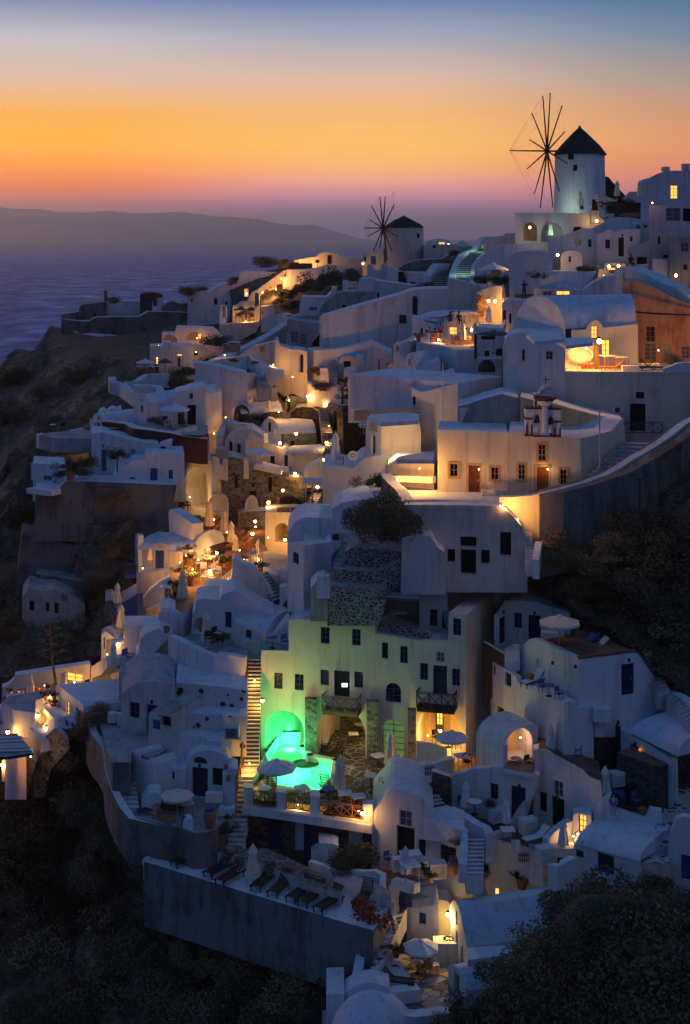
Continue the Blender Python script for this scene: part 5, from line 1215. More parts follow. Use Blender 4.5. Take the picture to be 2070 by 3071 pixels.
lamp('lamp under the front thatched parasol',430,700,215,450,r=.08);lamp('lamp right of the thatched parasols',475,640,215.5,161,r=.08);lamp('small lamp beside the arched chimney',437,440,217.5,37,r=.06)
put('thatch','front thatched parasol before the golden wall',432,735,214,0,150);put('thatch','rear thatched parasol before the golden wall',480,690,216,.7,130);put('thatch','left thatched parasol before the golden wall',385,670,216.5,1.2,110)
for i,x in enumerate((355,400,450,490)):put('chair_o',ORD[i]+' chair from the left at the thatched parasol rail',x,712,213.5,i,1.5,'chairs at the thatched parasol rail')
H('white tower chimney with a blue cap',512,215,562,215,[(512,880),(515,490),(518,445),(555,445),(562,490),(562,880)],2,(),name='chimney_tower',cat='chimney')
H('blue painted cap of the tower chimney',516,214.6,556,214.6,[(516,492),(516,442),(535,434),(555,442),(556,492)],2.4,(),mat='blue_paint',roof='blue_paint',name='cap_block',cat='chimney cap')
H('lilac white base wall under the thatched parasols',185,215.5,565,213.5,[(185,900),(190,742),(340,716),(505,712),(560,700),(562,780),(530,800),(380,880),(240,890)],3,(),name='base_wall',cat='wall')
H('lit arch house beside the blue capped chimney',553,219,728,218,[(553,640),(556,445),(640,450),(725,478),(728,640)],4,[('l',590,470,640,480),('Na',560,505,645,562,1.2,'cave_ochre')],mat='cream')
lamp('lamp inside the lit arch beside the blue capped chimney',600,530,217,124,r=.05)
H('lilac terrace house left of the green trees',570,214,768,212,[(570,760),(573,566),(600,560),(690,545),(740,517),(755,540),(766,605),(768,760)],4,[('h',578,600,592,630)])
H('rough stone slope below the lilac terrace house',525,209,842,206,[(525,900),(530,800),(560,745),(590,692),(640,676),(720,660),(800,642),(835,640),(830,700),(700,830),(560,900)],4,(),mat='rubble',roof='rubble',name='stone_slope',cat='stone wall')
curtain('white rounded parapet above the rough stone slope',[(590,670,208),(660,650,207.5),(740,632,207),(800,620,206),(850,640,204)],2.2,1.0)
curtain('long white wall winding down past the trees',[(90,1085,176),(160,1055,178),(260,1010,182),(360,965,187),(460,920,190),(560,870,193),(660,812,196),(760,745,200),(850,680,203)],2.6,1.3)
lamp('hidden lamp at the lower end of the winding wall',235,1020,178,186,r=.05)
H('rose lit courtyard wall under the winding wall',340,183,712,180,[(340,1160),(360,1030),(520,935),(690,900),(708,890),(712,1160)],3,[('g',565,935,625,995)],mat='pinkish')
H('ochre lit stone edge left of the winding wall',215,184,380,184,[(215,1030),(218,920),(300,900),(380,900),(380,1030)],2,(),mat='stone',name='stone_wall',cat='wall')
bush('bush_green','grey green tree left of the winding wall',165,885,186,78);bush('bush_green','small olive shrub on the winding wall',60,1060,180,40)
put('agave','agave plant on the low cream terrace',455,1180,170,0,80);put('agave','agave plant beside the stone village steps',700,1330,160,1,80)
H('pink house with an arched lit doorway',-60,207,220,203,[(-60,960),(-58,800),(-40,772),(40,768),(115,772),(160,800),(215,870),(220,960)],5,[('l',-25,815,8,870)],mat='pinkish')
# grey complex
H('lower white terrace block of the grey house group',928,188,1295,184,[(928,800),(935,560),(955,472),(1190,474),(1240,425),(1248,385),(1288,385),(1292,430),(1295,800)],6,[('g',1030,565,1100,600)])
boxat('blue and white domed chimney on the grey roof',1368,420,181,.75,.6,1.5,'white','chimney','chimney',extra=lambda r:(lambda m:(m.lathe((0,0,1.5),[(.42,0),(.35,.2),(.1,.35),(.03,.4),(.02,.8)],12),m.build('blue_cap','blue_paint',r,world=False)))(MB()))
H('smooth grey curved roof house with a dark door',838,184,1640,180,[(838,860),(842,682),(885,655),(1000,645),(1110,640),(1135,580),(1175,525),(1210,490),(1260,448),(1340,428),(1500,422),(1640,418),(1640,860)],7,[('h',1333,545,1376,655),('h',1450,448,1464,462),('h',1528,448,1542,462)],mat='grey_plaster',roof='worn_roof')
boxat('white picket railing on the grey roof edge',1440,390,182,1.2,.1,.9,'frame_paint','railing','railing')
H('white horn shaped parapet on the grey roof',1480,182.5,1640,182,[(1480,460),(1490,380),(1500,320),(1515,295),(1640,290),(1640,460)],3,(),name='parapet_block',cat='parapet')
H('grey house front with two pale shutters',795,177,1195,174,[(795,1080),(812,760),(820,688),(850,682),(940,697),(1035,713),(1190,716),(1190,740),(1052,905),(1052,1080)],6,[('g',853,796,920,905),('g',952,815,998,925)],mat='grey_plaster',roof='worn_roof')
H('tall grey house with a slanting roof and closed door',1046,173,1640,169,[(1046,1200),(1050,908),(1110,830),(1185,735),(1305,730),(1350,690),(1400,645),(1440,605),(1480,580),(1568,545),(1640,530),(1640,1200)],8,[('g',1200,797,1293,960),('h',1403,640,1445,750),('h',1338,877,1372,938)],mat='grey_plaster',roof='roof_white')
H('blue grey house lower wall beside the narrow stair',1008,166,1640,162,[(1008,1350),(1010,982),(1060,975),(1290,962),(1420,940),(1568,905),(1640,895),(1640,1350)],5,())
H('golden up lit wall with a tall arched window',698,167,1015,164,[(698,1260),(700,1060),(706,925),(712,872),(735,880),(755,935),(810,950),(885,972),(900,960),(1008,985),(1012,1450),(880,1380),(800,1330)],5,[('A',931,1008,973,1185,.35)],mat='cream')
lamp('strong up light at the foot of the tall arched window wall',872,1225,160.8,800,r=.05)
lamp('hidden lamp behind the golden wall corner',690,1110,165,161,r=.05)
stairs('narrow stair beside the pink arched house',(1215,1260,160),(1292,1260,160),(1215,1070,163),(1288,1070,163),10,'old_white','worn_roof',nose=.3)
H('pink house with an arched gable and a dark door',1288,162,1482,161,[(1288,1330),(1290,1055)]+arc(1300,1478,1110,1030)+[(1482,1330)],4,[('D',1352,1075,1418,1170)],mat='pinkish')
H('white house with a potted doorway at the lit taverna',1348,157,1640,155,[(1348,1420),(1352,1200),(1360,1165),(1420,1158),(1640,1155),(1640,1420)],4,[('h',1362,1225,1382,1320)])
put('pot_g','potted plant before the white doorway house',1352,1320,154,0,60)
H('small white walls round the dark dome shrub',1005,160,1330,157,[(1005,1420),(1010,1285),(1140,1330),(1150,1315),(1228,1320),(1290,1320),(1330,1330),(1330,1420)],3,())
H('white block with a round shrub shadow',1125,161.5,1215,161,[(1125,1300),(1130,1143),(1200,1143),(1215,1300)],2,())
bush('bush_dark','dark dome shaped shrub above the lamps',1175,1310,158,80);bush('bush_dark','dark shrub in the arch recess',1100,1170,162.5,70);bush('bush_green','leafy climber beside the taverna',1450,1330,153,60);bush('bush_green','low shrub at the taverna corner',1400,1405,153,50)
H('tall white retaining wall below the winding path',-100,164,445,160,[(-100,1560),(-66,1330),(-40,1180),(-62,1095),(0,1098),(110,1112),(220,1138),(330,1165),(443,1190),(445,1420),(350,1560)],4,())
H('',443,160,560,162.5,[(443,1480),(443,1190),(520,1190),(556,1240),(560,1480)],3,(),root=[o for o in COL.objects if o.get('label')=='tall white retaining wall below the winding path'][0])
slab('quiet upper terrace with small potted shrubs',-16.8,[(80,1100),(440,1190),(520,1185),(610,1210),(520,1100),(490,1020),(170,1040)],.8,'grey_plaster','white')
curtain('curved white parapet of the quiet upper terrace',[(80,1080,172),(170,1060,175),(300,1038,177),(480,1025,177),(520,1035,175),(560,1065,172),(625,1120,168),(610,1200,164)],1.6,.8)
bush('bush_dark','small round shrub on the quiet upper terrace',318,1068,173,28);bush('bush_dark','round dark shrub on the curved parapet',512,1090,168,28);bush('bush_dark','dark shrub on the vault behind the gable house',390,1355,162,62)
stairs('shaded stone steps right of the tall retaining wall',(555,1350,157),(672,1335,157),(525,1230,162),(610,1210,162),6,'grey_plaster','worn_roof')
H('white rounded corner block right of the shaded steps',620,162,800,160,[(620,1420),(625,1140),(650,1138),(720,1170),(790,1185),(790,1240),(735,1235),(725,1420)],4,())

win(100,740)
H('long grey retaining wall on the cliff top',262,246,1402,236,[(262,760),(268,678),(400,700),(530,702),(560,680),(600,665),(760,662),(1000,660),(1030,640),(1075,612),(1410,616),(1402,1010),(1100,1010),(960,900),(800,830),(500,805),(400,740)],4,(),mat='earth_wall',roof='old_white',name='long_wall',cat='wall')
H('rounded weathered stone bastion on the cliff',425,250,690,248,[(425,760),(430,590),(440,560),(480,542),(560,535),(640,525),(690,520),(690,760)],4,[('h',570,625,592,662)],mat='earth_wall',roof='earth_wall',name='bastion',cat='wall')
H('pale purple cliff top wall with a brick chimney',664,249,1006,247,[(664,640),(668,512),(690,508),(1003,512),(1006,640)],4,())
boxat('slim brick chimney at the end of the cliff village',682,512,247,.55,.5,1.9,'terracotta','chimney','chimney')
H('dark stone ruin with a flat top',1003,244,1218,243,[(1003,660),(1005,450),(1040,434),(1150,436),(1216,450),(1218,660)],5,(),mat='dark_stone',roof='dark_stone',name='stone_hut',cat='ruin')
H('white arched doorway house beside the dark stone ruin',1118,241,1215,241,[(1118,620),(1120,525),(1130,495),(1160,484),(1212,486),(1215,620)],3,[('A',1127,492,1167,560)])
H('dark rounded boulder walls under the bushes',1200,240,1455,238,[(1200,620),(1215,560),(1260,530),(1310,515),(1380,540),(1455,530),(1455,620)],3,(),mat='earth_wall',roof='earth_wall',name='boulder_wall',cat='wall')
H('dark reed fence on top of the grey retaining wall',1398,233,1790,229,[(1398,780),(1400,620),(1790,618),(1790,780)],1,(),mat='straw',name='reed_fence',cat='fence')
H('cliff end parapet above the sea',262,247,432,250,[(262,700),(266,634),(330,625),(432,612),(430,700)],2,(),mat='earth_wall',roof='old_white',name='parapet_block',cat='parapet')
H('white house behind two orange lit awnings',1205,207,1700,205,[(1205,1000),(1210,820),(1330,815),(1350,758),(1560,764),(1700,770),(1700,1000)],5,[('Na',1432,800,1600,880,1.2,'cave_ochre'),('N',1212,825,1355,900,1.2,'cave_ochre')])
lamp('orange lamp under the left awning',1240,880,204.5,99,(1,.38,.08),r=.05);lamp('orange lamp under the right awning',1540,860,204.5,99,(1,.38,.08),r=.05)
BB=H('blue white house with red lit windows and lanterns',1095,199,1500,197,[(1095,1300),(1097,937),(1226,935),(1230,902),(1295,900),(1292,925),(1400,930),(1498,936),(1500,1300)],5,[('l',1150,1060,1175,1105),('D',1140,1108,1178,1180),('l',1350,1008,1397,1030),('r',1353,1042,1385,1130)])[0]
H('',1498,197,1640,198,[(1498,1300),(1498,936),(1570,938),(1640,960),(1640,1300)],4,[('h',1510,998,1550,1022)],mat='cream',root=BB)  # cream end holds the lamp's yellow in its colour
lamp('lamp on the yellow lit end of the blue white house',1530,990,194.5,204,r=.05);lamp('red lantern beside the door of the blue white house',1165,1050,196,15,(1,.3,.08),r=.07);lamp('lamp on the roof of the blue white house',1180,930,200,49,r=.05)
put('popen','open white parasol left of the blue white house',1055,1205,194,0,180);put('thatch','thatched parasol before the blue white house',1240,1185,193,0,140)
for i,x in enumerate((1000,1095,1165)):put('table',['white table left of the open white parasol','white table under the open white parasol','white table before the red lit window'][i],x,1190,192,0,1.3)
bush('bush_dark','dark hillside shrub right of the blue white house',1400,1180,190,85);bush('bush_dark','dark bank below the blue white house',1290,1280,184,110);bush('bush_dark','dark grass bank above the vault house',1420,1290,178,90)
stairs('curving steps between white walls on the slope',(960,1385,170),(1010,1370,170),(860,1265,178),(960,1258,178),8,'white','worn_roof')
curtain('outer white wall of the curving steps',[(742,1222,180),(748,1262,179.5),(800,1275,179),(850,1290,178),(900,1325,174),(960,1370,171),(1010,1405,169)],1.6,1.0)
curtain('inner white wall of the curving steps',[(960,1268,177),(1000,1240,179),(1060,1200,181),(1160,1194,181),(1258,1196,180)],1.8,.9)
curtain('lower round white wall of the curving steps',[(965,1290,175),(1000,1300,174),(1090,1298,174),(1170,1305,173.5),(1195,1340,172),(1180,1375,171)],2.6,.9)
win(100,1140)
VH=H('white gable house with two slit windows',948,152,1088,149,[(948,520),(952,190),(965,160),(985,140),(1020,132),(1050,145),(1070,175),(1085,215),(1088,520)],13,[('h',1014,178,1027,205),('h',1010,238,1032,298)],ext=(.62,1))[0]
LW=H('long white house front with dark doors and a lone window',1088,150.5,1620,150,[(1088,520),(1090,215),(1200,200),(1330,150),(1335,118),(1400,100),(1480,76),(1560,60),(1620,55),(1620,520)],5,[('D',1358,278,1416,420),('D',1448,233,1530,420),('h',1467,125,1503,176)])[0]
F=Fac(1088,150.3,1335,150.3);barrel('',F,1060,1330,(216,216),(132,122),6,root=LW)
put('popen','open white parasol in front of the long white house',1328,456,146.5,.1,285);bush('bush_dark','round dark shrub beside the slit window gable',1150,385,147,62)
slab('white house terrace with a seated guest',-20.3,[(675,470),(900,440),(960,470),(1315,515),(1568,520),(1640,500),(1640,420),(1088,425),(900,380)],1.5,'grey_plaster','oxblood',par=None)
curtain('pale parapet winding round the white house terrace',[(678,374,150),(780,383,149),(900,398,147.5),(935,420,146),(975,438,145),(1100,452,144.5),(1315,484,143),(1420,458,144),(1520,432,146)],1.3,.6)
curtain('dark red retaining wall below the terrace parapet',[(672,384,149.4),(780,393,148.4),(900,408,146.9),(935,432,145.4),(975,450,144.4),(1100,464,143.9),(1315,494,142.5),(1440,525,142.3),(1568,540,142),(1640,545,142)],2.6,.9,mat='oxblood',capm='white')
put('person_dark','guest sitting under the open white parasol',1385,440,145.5,.8,1.2);put('chair','dark chair beside the seated guest',1410,445,145.2,2,1.3);put('table','small table under the open white parasol',1290,445,145.5,0,1.2);put('chair','dark chair left of the small table',1245,448,145.3,.4,1.3)
CB2=H('little white chapel house at the cliff edge',530,154,670,151,[(530,560),(532,365),(560,362),(566,330),(590,310),(620,318),(650,350),(666,420),(668,560)],8,[('h',606,340,622,380),('D',575,395,592,465),('h',600,400,628,440),('h',638,420,655,465)],ext=(.9,1))[0]
H('knobbly white parapet behind the little chapel house',560,158,835,157,[(560,420),(620,300),(660,284),(700,300),(720,276),(760,268),(790,280),(828,266),(832,420)],3,())
curtain('white rim wall of the lower cliff terrace',[(52,500,158),(110,508,156),(190,526,154),(300,530,153),(400,530,152),(550,534,150)],1.6,.6)
curtain('rear rim wall of the lower cliff terrace',[(330,470,160),(400,464,160),(460,450,161)],.8,.5)
slab('lower cliff terrace with a thatched shade',-21.6,[(55,515),(190,545),(550,550),(560,480),(460,462),(330,480),(160,490)],1.5,'grey_plaster')
put('thatch','low thatched shade on the cliff terrace',285,515,156,0,150);put('chair','dark chair under the low thatched shade',300,520,154.5,1,1.6);put('table','pale table left of the thatched shade',200,505,156,0,1.4)
MH=H('white house with a tall blue door and a small tree',548,144,1178,140.5,[(548,700),(550,502),(640,490),(800,530),(940,565),(1060,592),(1130,590),(1178,600),(1178,760),(830,950),(600,950),(575,760)],5,[('b',637,652,688,858),('g',645,605,667,640),('NA',905,645,965,716,.6)])[0]
bush('bush_green','small leafy tree before the tall blue door house',775,690,139,85);boxat('thin trunk of the small leafy tree',790,865,138.8,.12,.12,1.3,'bark','tree_trunk','trunk')
H('white hooded vent with a dark opening',1168,140,1312,139.5,[(1168,720),(1172,640),(1200,605),(1260,582),(1310,574),(1300,630),(1268,640),(1262,720)],2,[('h',1192,622,1248,690)])
LHs=H('low white house with blue door and two blue windows',743,138.5,1445,136,[(743,1050),(745,907),(830,840),(935,757),(1035,755),(1060,705),(1090,690),(1300,690),(1420,692),(1430,1050)],5,[('b',1095,828,1170,980),('b',902,912,958,966),('b',1268,842,1313,930)])[0]
H('pale house end with a slatted window at the left edge',-4,143,308,141,[(-4,1050),(-2,800),(8,783),(150,792),(300,800),(300,850),(232,848),(225,920),(190,950),(185,1050)],5,[('g',90,898,173,948)])
curtain('white wall rising behind the potted garden',[(5,780,146),(100,765,148),(220,720,150),(330,700,152),(440,690,153),(500,657,154)],1.8,.7)
slab('dark courtyard with big pots and shrubs',-24.4,[(300,960),(750,960),(840,860),(600,850),(480,760),(300,790),(200,900)],1,'worn_roof')
for x,y,r,k_,lb in((350,790,70,'bush_green','spiky palm like shrub in the courtyard'),(430,860,75,'bush_dark','dark shrub beside the white urn'),(540,770,85,'bush_dark','big dark shrub before the blue door house'),(260,880,50,'bush_dark','dark shrub behind the slatted window house'),(1340,960,85,'bush_dark','dark trailing shrub at the arch passage'),(1390,890,32,'bush_green','twiggy shrub beside the blue windows')):bush(k_,lb,x,y,138.5,r)
put('pot','big white round urn in the courtyard',350,945,137.5,0,95)
H('long rough retaining wall below the courtyard',-4,138.5,1362,134.5,[(-10,1420),(15,1260),(18,1020),(60,1025),(190,1030),(245,1026),(262,990),(305,955),(470,952),(900,968),(1350,988),(1330,1080),(1300,1210),(1270,1420)],4,(),mat='earth_wall',roof='roof_white',name='long_wall',cat='wall')
curtain('white sloping lip below the slatted window',[(18,1005,139.5),(80,1012,138.6),(160,1022,138),(240,1028,137.4)],.5,2.0)
bush('bush_dark','round dry bush growing on the rough retaining wall',745,1120,133.5,125)
full()
H('pale rock cliff with a pocked face',45,140,235,138,[(45,1780),(50,1740),(66,1604),(110,1612),(160,1620),(235,1640),(235,1700),(110,1780)],6,(),mat='earth_wall',roof='earth_wall',name='rock_cliff',cat='rock')
H('ruined hillside house with a flat terrace roof',106,137,285,134,[(106,1830),(108,1722),(200,1735),(282,1752),(285,1830)],7,(),mat='earth_wall',roof='worn_roof')
curtain('dark stone wall above the ruined house',[(135,1680,140),(200,1690,139),(270,1702,138),(350,1716,137)],1.8,.8,mat='dark_stone',capm='worn_roof')
H('abandoned house front with dark windows on the slope',66,133,255,131,[(66,1860),(67,1792),(86,1763),(138,1772),(165,1766),(180,1776),(215,1790),(255,1820),(255,1860)],5,[('h',87,1802,103,1831),('h',183,1778,202,1804),('h',162,1808,176,1840),('h',136,1806,148,1835)],mat='grey_plaster',roof='worn_roof')

# ================================================================== stone village between the stairs (middle)
win(600,1140)
G1=H('white gable house with a glowing red door',82,163,332,160.5,[(82,620),(84,245),(110,208),(135,182),(170,163),(210,158),(245,168),(280,200),(310,245),(328,290),(330,350),(260,500),(240,620)],14,[('h',205,213,230,270),('h',128,322,165,440),('r',190,322,240,468)],ext=(.75,1))[0]
lamp('hidden lamp beside the glowing red door',242,350,159,44,(1,.35,.08),r=.05);lamp('orange lamp low at the glowing red door terrace',130,500,159,152,r=.06);lamp('lamp at the left parasol of the red door terrace',-40,505,160,107,r=.06)
put('pclosed','folded parasol at the red door terrace',5,500,160,0,230);put('chair_o','brown chair on the red door terrace',80,505,159.5,0,1.5);put('chair_o','second brown chair on the red door terrace',110,512,159,2,1.4)
V2=H('dark stone gable below the red door house',312,158.5,478,157,[(312,500),(315,380)]+arc(318,470,330,228)+[(476,400),(478,500)],3,[('D',370,282,412,395)],mat='dark_stone')[0]
F=Fac(395,157,780,158);barrel('',F,395,775,(320,290),(228,193),6,root=V2)
H('dark stone wall under the long white vault',470,157,640,157,[(470,470),(470,318),(560,322),(640,300),(640,470)],3,[('h',490,345,600,385)],mat='dark_stone')
put('pclosed','folded parasol standing on the long white vault',645,290,157.5,0,125)
curtain('white curved wall below the dark stone gable',[(185,520,156),(215,440,157),(250,352,158),(330,395,156.5),(450,410,156),(560,460,155),(610,500,154)],3.5,.8)
H('orange lit stone wall with a narrow doorway',640,159.5,850,159,[(640,380),(645,300),(700,308),(800,295),(805,210),(830,170),(848,200),(850,380)],2,[('D',822,205,846,300)],mat='stone')
lamp('lamp at the narrow doorway of the stone wall',838,190,157.6,134,r=.07);lamp('hidden lamp on the layered stone wall',740,300,157.2,98,r=.05)
V3=H('white gable of the middle vault house',562,156.5,768,154.5,[(562,640),(566,450),(585,415),(605,385),(645,364),(680,368),(715,400),(745,450),(762,502),(768,640)],2,[('h',637,397,667,487)])[0]
F=Fac(690,154.8,1095,155.5);barrel('',F,690,1090,(505,500),(358,370),7,root=V3)
H('',762,155,1100,155.5,[(762,640),(762,502),(1095,496),(1100,640)],3,[('h',850,570,890,615)],mat='stone',root=V3)
lamp('left lamp before the middle vault house',752,592,152.6,107);lamp('right lamp before the middle vault house',905,503,152.8,98)
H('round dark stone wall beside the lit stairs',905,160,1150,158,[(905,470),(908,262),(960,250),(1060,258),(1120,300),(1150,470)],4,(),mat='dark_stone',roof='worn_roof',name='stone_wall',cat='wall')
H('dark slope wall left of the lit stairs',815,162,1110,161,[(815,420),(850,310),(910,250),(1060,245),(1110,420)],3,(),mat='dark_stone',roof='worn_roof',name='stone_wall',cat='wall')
H('layered orange lit stone wall at the stair head',840,163,1195,162,[(840,300),(842,170),(900,172),(960,190),(1070,185),(1180,215),(1195,300)],3,(),mat='stone',roof='worn_roof',name='stone_wall',cat='wall')
lamp('lamp above the layered stone wall',1015,152,159.5,152);lamp('lamp at the head of the lit stairs',1178,222,158.6,188)
stairs('upper flight of the golden lit stairs',(1150,515,152),(1248,515,152),(1115,250,158.5),(1195,250,158.5),12,'stone','worn_roof',nose=.3)
stairs('lower flight of the golden lit stairs',(1186,722,147.5),(1252,722,147.5),(1186,562,151),(1250,562,151),9,'stone','worn_roof',nose=.3)
H('tall stone piers right of the golden lit stairs',1195,157,1330,155,[(1250,520),(1215,350),(1198,235),(1225,205),(1325,240),(1330,520)],3,[('h',1255,290,1285,480)],mat='stone')
H('dark stone pier behind the tall folded parasol',1290,152,1350,151,[(1290,700),(1295,230),(1345,240),(1350,700)],3,(),mat='dark_stone')
lamp('lamp on the landing of the golden lit stairs',1190,588,150,169);lamp('lamp above the white vault at the stair foot',1165,750,147,179);lamp('hidden lamp on the upper stair flight',1215,430,152.5,116,r=.05)
H4=H('white house with two tall dark shutters on the stone wall',142,155,605,151,[(142,800),(148,640),(228,640),(238,570),(300,510),(370,470),(440,456),(500,462),(600,520),(605,640),(590,660),(590,800)],5,[('D',270,577,305,706),('h',347,600,383,718)])[0]
H('beige square awning tent beside the tall shutters',420,150.5,592,150,[(420,760),(422,590),(470,520),(510,520),(590,580),(592,760)],3,(),mat='fabric',roof='fabric',name='awning_tent',cat='awning')
H5=H('white house with a flat pergola roof and dark doorway',588,154,880,151.5,[(588,880),(590,588),(700,615),(780,640),(800,620),(830,640),(860,680),(875,730),(878,880)],4,[('D',655,698,703,815),('D',790,697,827,812)])[0]
slab('flat white pergola roof on thin posts',-22.35,[(440,668),(520,700),(708,690),(600,642),(445,648)],.25,'roof_white',name='pergola',cat='pergola')
for x in(444,527):boxat(('left' if x<500 else 'right')+' thin pale post of the flat pergola roof',x,815 if x>500 else 735,149.5,.1,.1,1.35,'frame_paint','post','post',group='posts of the flat pergola roof')
V6=H('lamp lit wall of the lower vault house',872,150.5,1160,149.5,[(872,960),(875,702),(1150,690),(1158,690),(1160,960)],3,(),mat='cream')[0]
F=Fac(800,150.2,1160,149.3);barrel('',F,800,1155,(705,690),(622,610),5,root=V6)
lamp('lamp at the lower corner of the lit vault wall',895,878,147.5,205);lamp('hidden up light on the lamp lit vault wall',1000,860,147.8,179,r=.05)
SM=H('large rough stone wall with narrow windows',108,149.5,840,147.5,[(108,1320),(114,830),(262,855),(266,715),(410,745),(416,850),(500,852),(522,800),(640,830),(760,862),(840,870),(840,1320)],4,[('h',178,955,203,1030),('h',325,900,355,1015),('h',485,970,508,1010),('h',640,915,678,1050),('h',465,1045,530,1085)],mat='stone',roof='roof_white')[0]
H('white parapet post pair on the rough stone wall',112,149,262,148.6,[(112,830),(115,712),(180,740),(184,800),(214,800),(218,745),(262,750),(264,860)],.5,(),name='parapet_block',cat='parapet')
H('white cube parapet beside the pergola post',410,148.4,460,148.4,[(410,840),(412,748),(458,752),(460,840)],2,(),name='parapet_block',cat='parapet')
curtain('white coping along the rough stone wall edge',[(515,798,148.2),(620,820,147.9),(770,852,147.5)],.4,.7)
for x0,x1,yt,yb,w_ in((82,270,1068,1235,'left blue white arched wall at the pool terrace'),(425,548,1092,1250,'right pale arched wall at the pool terrace')):
    house(w_,x0,147,x1,147,[(x0,yb+50)]+arc(x0,x1,yt+95,yt)+[(x1,yb+50)],.8,[('NA',x0+18,yt+18,x1-18,yb,.35)])
H('orange lit stone wall at the terrace lamp',350,146.5,620,145,[(350,1380),(360,1260),(400,1238),(540,1232),(615,1228),(620,1380)],2,(),mat='stone',name='stone_wall',cat='wall')
H('golden lit garden stone wall below the vault',760,148,985,147,[(760,1130),(765,930),(800,905),(930,900),(985,940),(985,1130)],3,(),mat='stone',name='stone_wall',cat='wall')
lamp('lamp before the golden garden stone wall',780,1037,145.5,169);lamp('twin lamp on the white post at the arch building',645,1150,139,205,r=.15);lamp('lamp inside the white post pergola',1105,1005,141,152);lamp('lamp on the orange lit terrace stone wall',520,1328,143.5,205)
H('arched passage house with a glowing interior',-170,150.5,105,147.5,[(-170,1240),(-150,940),(-130,880),(-110,830),(-80,780),(0,700),(110,770),(112,900),(105,1240)],4,[('NA',-125,815,75,1200,3,'stone')])
lamp('lamp inside the glowing arched passage',-95,1100,147.5,377,(1,.5,.15),r=.06)
pg=slab('white awning roof on posts beside the round tower',-27.0+4.2,[(975,960),(1160,960),(1160,915),(970,915)],.25,'roof_white',name='pergola',cat='pergola')
for x in(995,1057):boxat(('left' if x<1000 else 'right')+' white post under the awning beside the round tower',x,1170,139.5,.16,.16,2.2,'frame_paint','post','post',group='posts under the awning beside the round tower')
stairs('white edged garden steps under the awning',(1000,1180,139),(1090,1180,139),(1060,1060,143),(1155,1055,143),7,'white','worn_roof',nose=.3)
H('white building with a glowing arch at the pool terrace',612,136.5,1045,135,[(612,1660),(615,1240),(800,1243),(1000,1246),(1030,1290),(1045,1660)],4,[('NA',702,1345,850,1525,2.6,'cave_ochre')],mat='cream')
lamp('lamp inside the glowing arch of the pool terrace',800,1500,134.6,205,r=.12);lamp('small lamp on the arch corner',875,1335,134.4,134);lamp('hidden lamp left of the glowing arch',640,1480,134.6,152,r=.05)
for i,(x,k_)in enumerate(((740,'bush_tan_or_lit'),(800,'bush_green'),(850,'bush_dark'),(930,'bush_green'))):bush(k_,['lamp lit orange shrub above the glowing arch','leafy shrub above the glowing arch','dark shrub above the glowing arch','shrub at the right end above the glowing arch'][i],x,1130,138.5,55)  # first shrub is tan, lamp glow put into its leaf colour
for i,(x0,x1)in enumerate(((725,845),(852,972))):boxat(['left wooden planter box on the arch building','right wooden planter box on the arch building'][i],(x0+x1)/2,1238,136.2,1.2*1.02,.4,.38,'brown_wood','planter','planter')
H('white umbrella roof wedge left of the round tower',975,146,1160,145,[(975,920),(978,850),(1060,800),(1120,775),(1160,770),(1160,930)],3,())
put('pclosed','greenish folded parasol at the garden wall',955,1050,144,0,150)
# ================================================================== left pool terrace with folded parasols
win(400,1500)
ZP=-30.4
slab('warm lit wooden pool terrace with folded parasols',ZP,[(455,690),(470,430),(540,120),(700,40),(1000,70),(1240,180),(1250,430),(1300,560),(960,570),(930,640),(820,735),(680,830),(590,930),(460,1060),(350,1005),(355,680)],3.0,'terracotta_floor','white')
slab('small blue splash pool on the terrace',ZP+.05,[(630,345),(760,340),(765,372),(650,372)],.08,'blue_paint',name='pool',cat='pool')
slab('right blue pool edge on the terrace',ZP+.05,[(985,330),(1110,330),(1090,356),(1005,358)],.08,'blue_paint',name='pool',cat='pool')
slab('right upper patio with a curved rail',ZP+.3,[(1080,640),(1060,560),(1250,480),(1450,520),(1450,665),(1250,625),(1160,660)],3,'grey_plaster','white')
H6=H('white vault house with a blue double door',44,131,468,127.5,[(44,780),(46,462),(178,460)]+arc(181,322,462,398)[1:-1]+[(322,482),(463,484),(467,780)],5,[('b',197,452,290,668)],mat='cream')[0]
F=Fac(30,130.6,565,127.3);barrel('',F,34,560,(464,486),(312,284),5,root=H6)
H('white end wall of the blue double door house',8,133.5,48,130.5,[(8,760),(12,400),(18,330),(30,312),(46,330),(48,760)],.5,(),root=H6)
boxat('blue wooden balcony on the outer end wall',-5,720,131,1.3,1.3,.3,'blue_paint','balcony','balcony',extra=lambda r:(lambda m:([m.box((-.6+.2*i,-.62,.3),.04,.04,1.0)for i in range(7)],m.box((0,-.62,1.3),1.3,.06,.06),m.build('railing','blue_paint',r,world=False)))(MB()))
H('tall pink white base of the blue double door house',28,130.3,352,127.2,[(28,1180),(30,690),(200,676),(350,668),(350,760),(262,830),(85,940),(110,1040),(118,1110),(75,1120),(72,1250)],4,(),mat='cream')
H('white sloped wall with a red framed window',80,127,352,125,[(100,1120),(82,942),(150,850),(262,760),(350,720),(352,1010),(250,1010),(250,990),(125,1040)],1,())
H('lit niche room below the sloped wall',112,126,255,125,[(112,1200),(118,1042),(200,1005),(252,985),(255,1200)],1.5,[('r',183,1050,202,1075)],mat='cream')
H('white box wall with a red framed window',252,124.5,362,124,[(252,1120),(256,818),(360,832),(362,1120)],2,[('g',290,828,356,1004)])
lamp('hidden lamp at the right end of the blue double door house',440,585,125.8,370,r=.05);lamp('hidden lamp left of the blue double door',90,640,127.2,135,r=.05);lamp('hidden lamp in the low niche room',200,1095,123.6,78,r=.05)
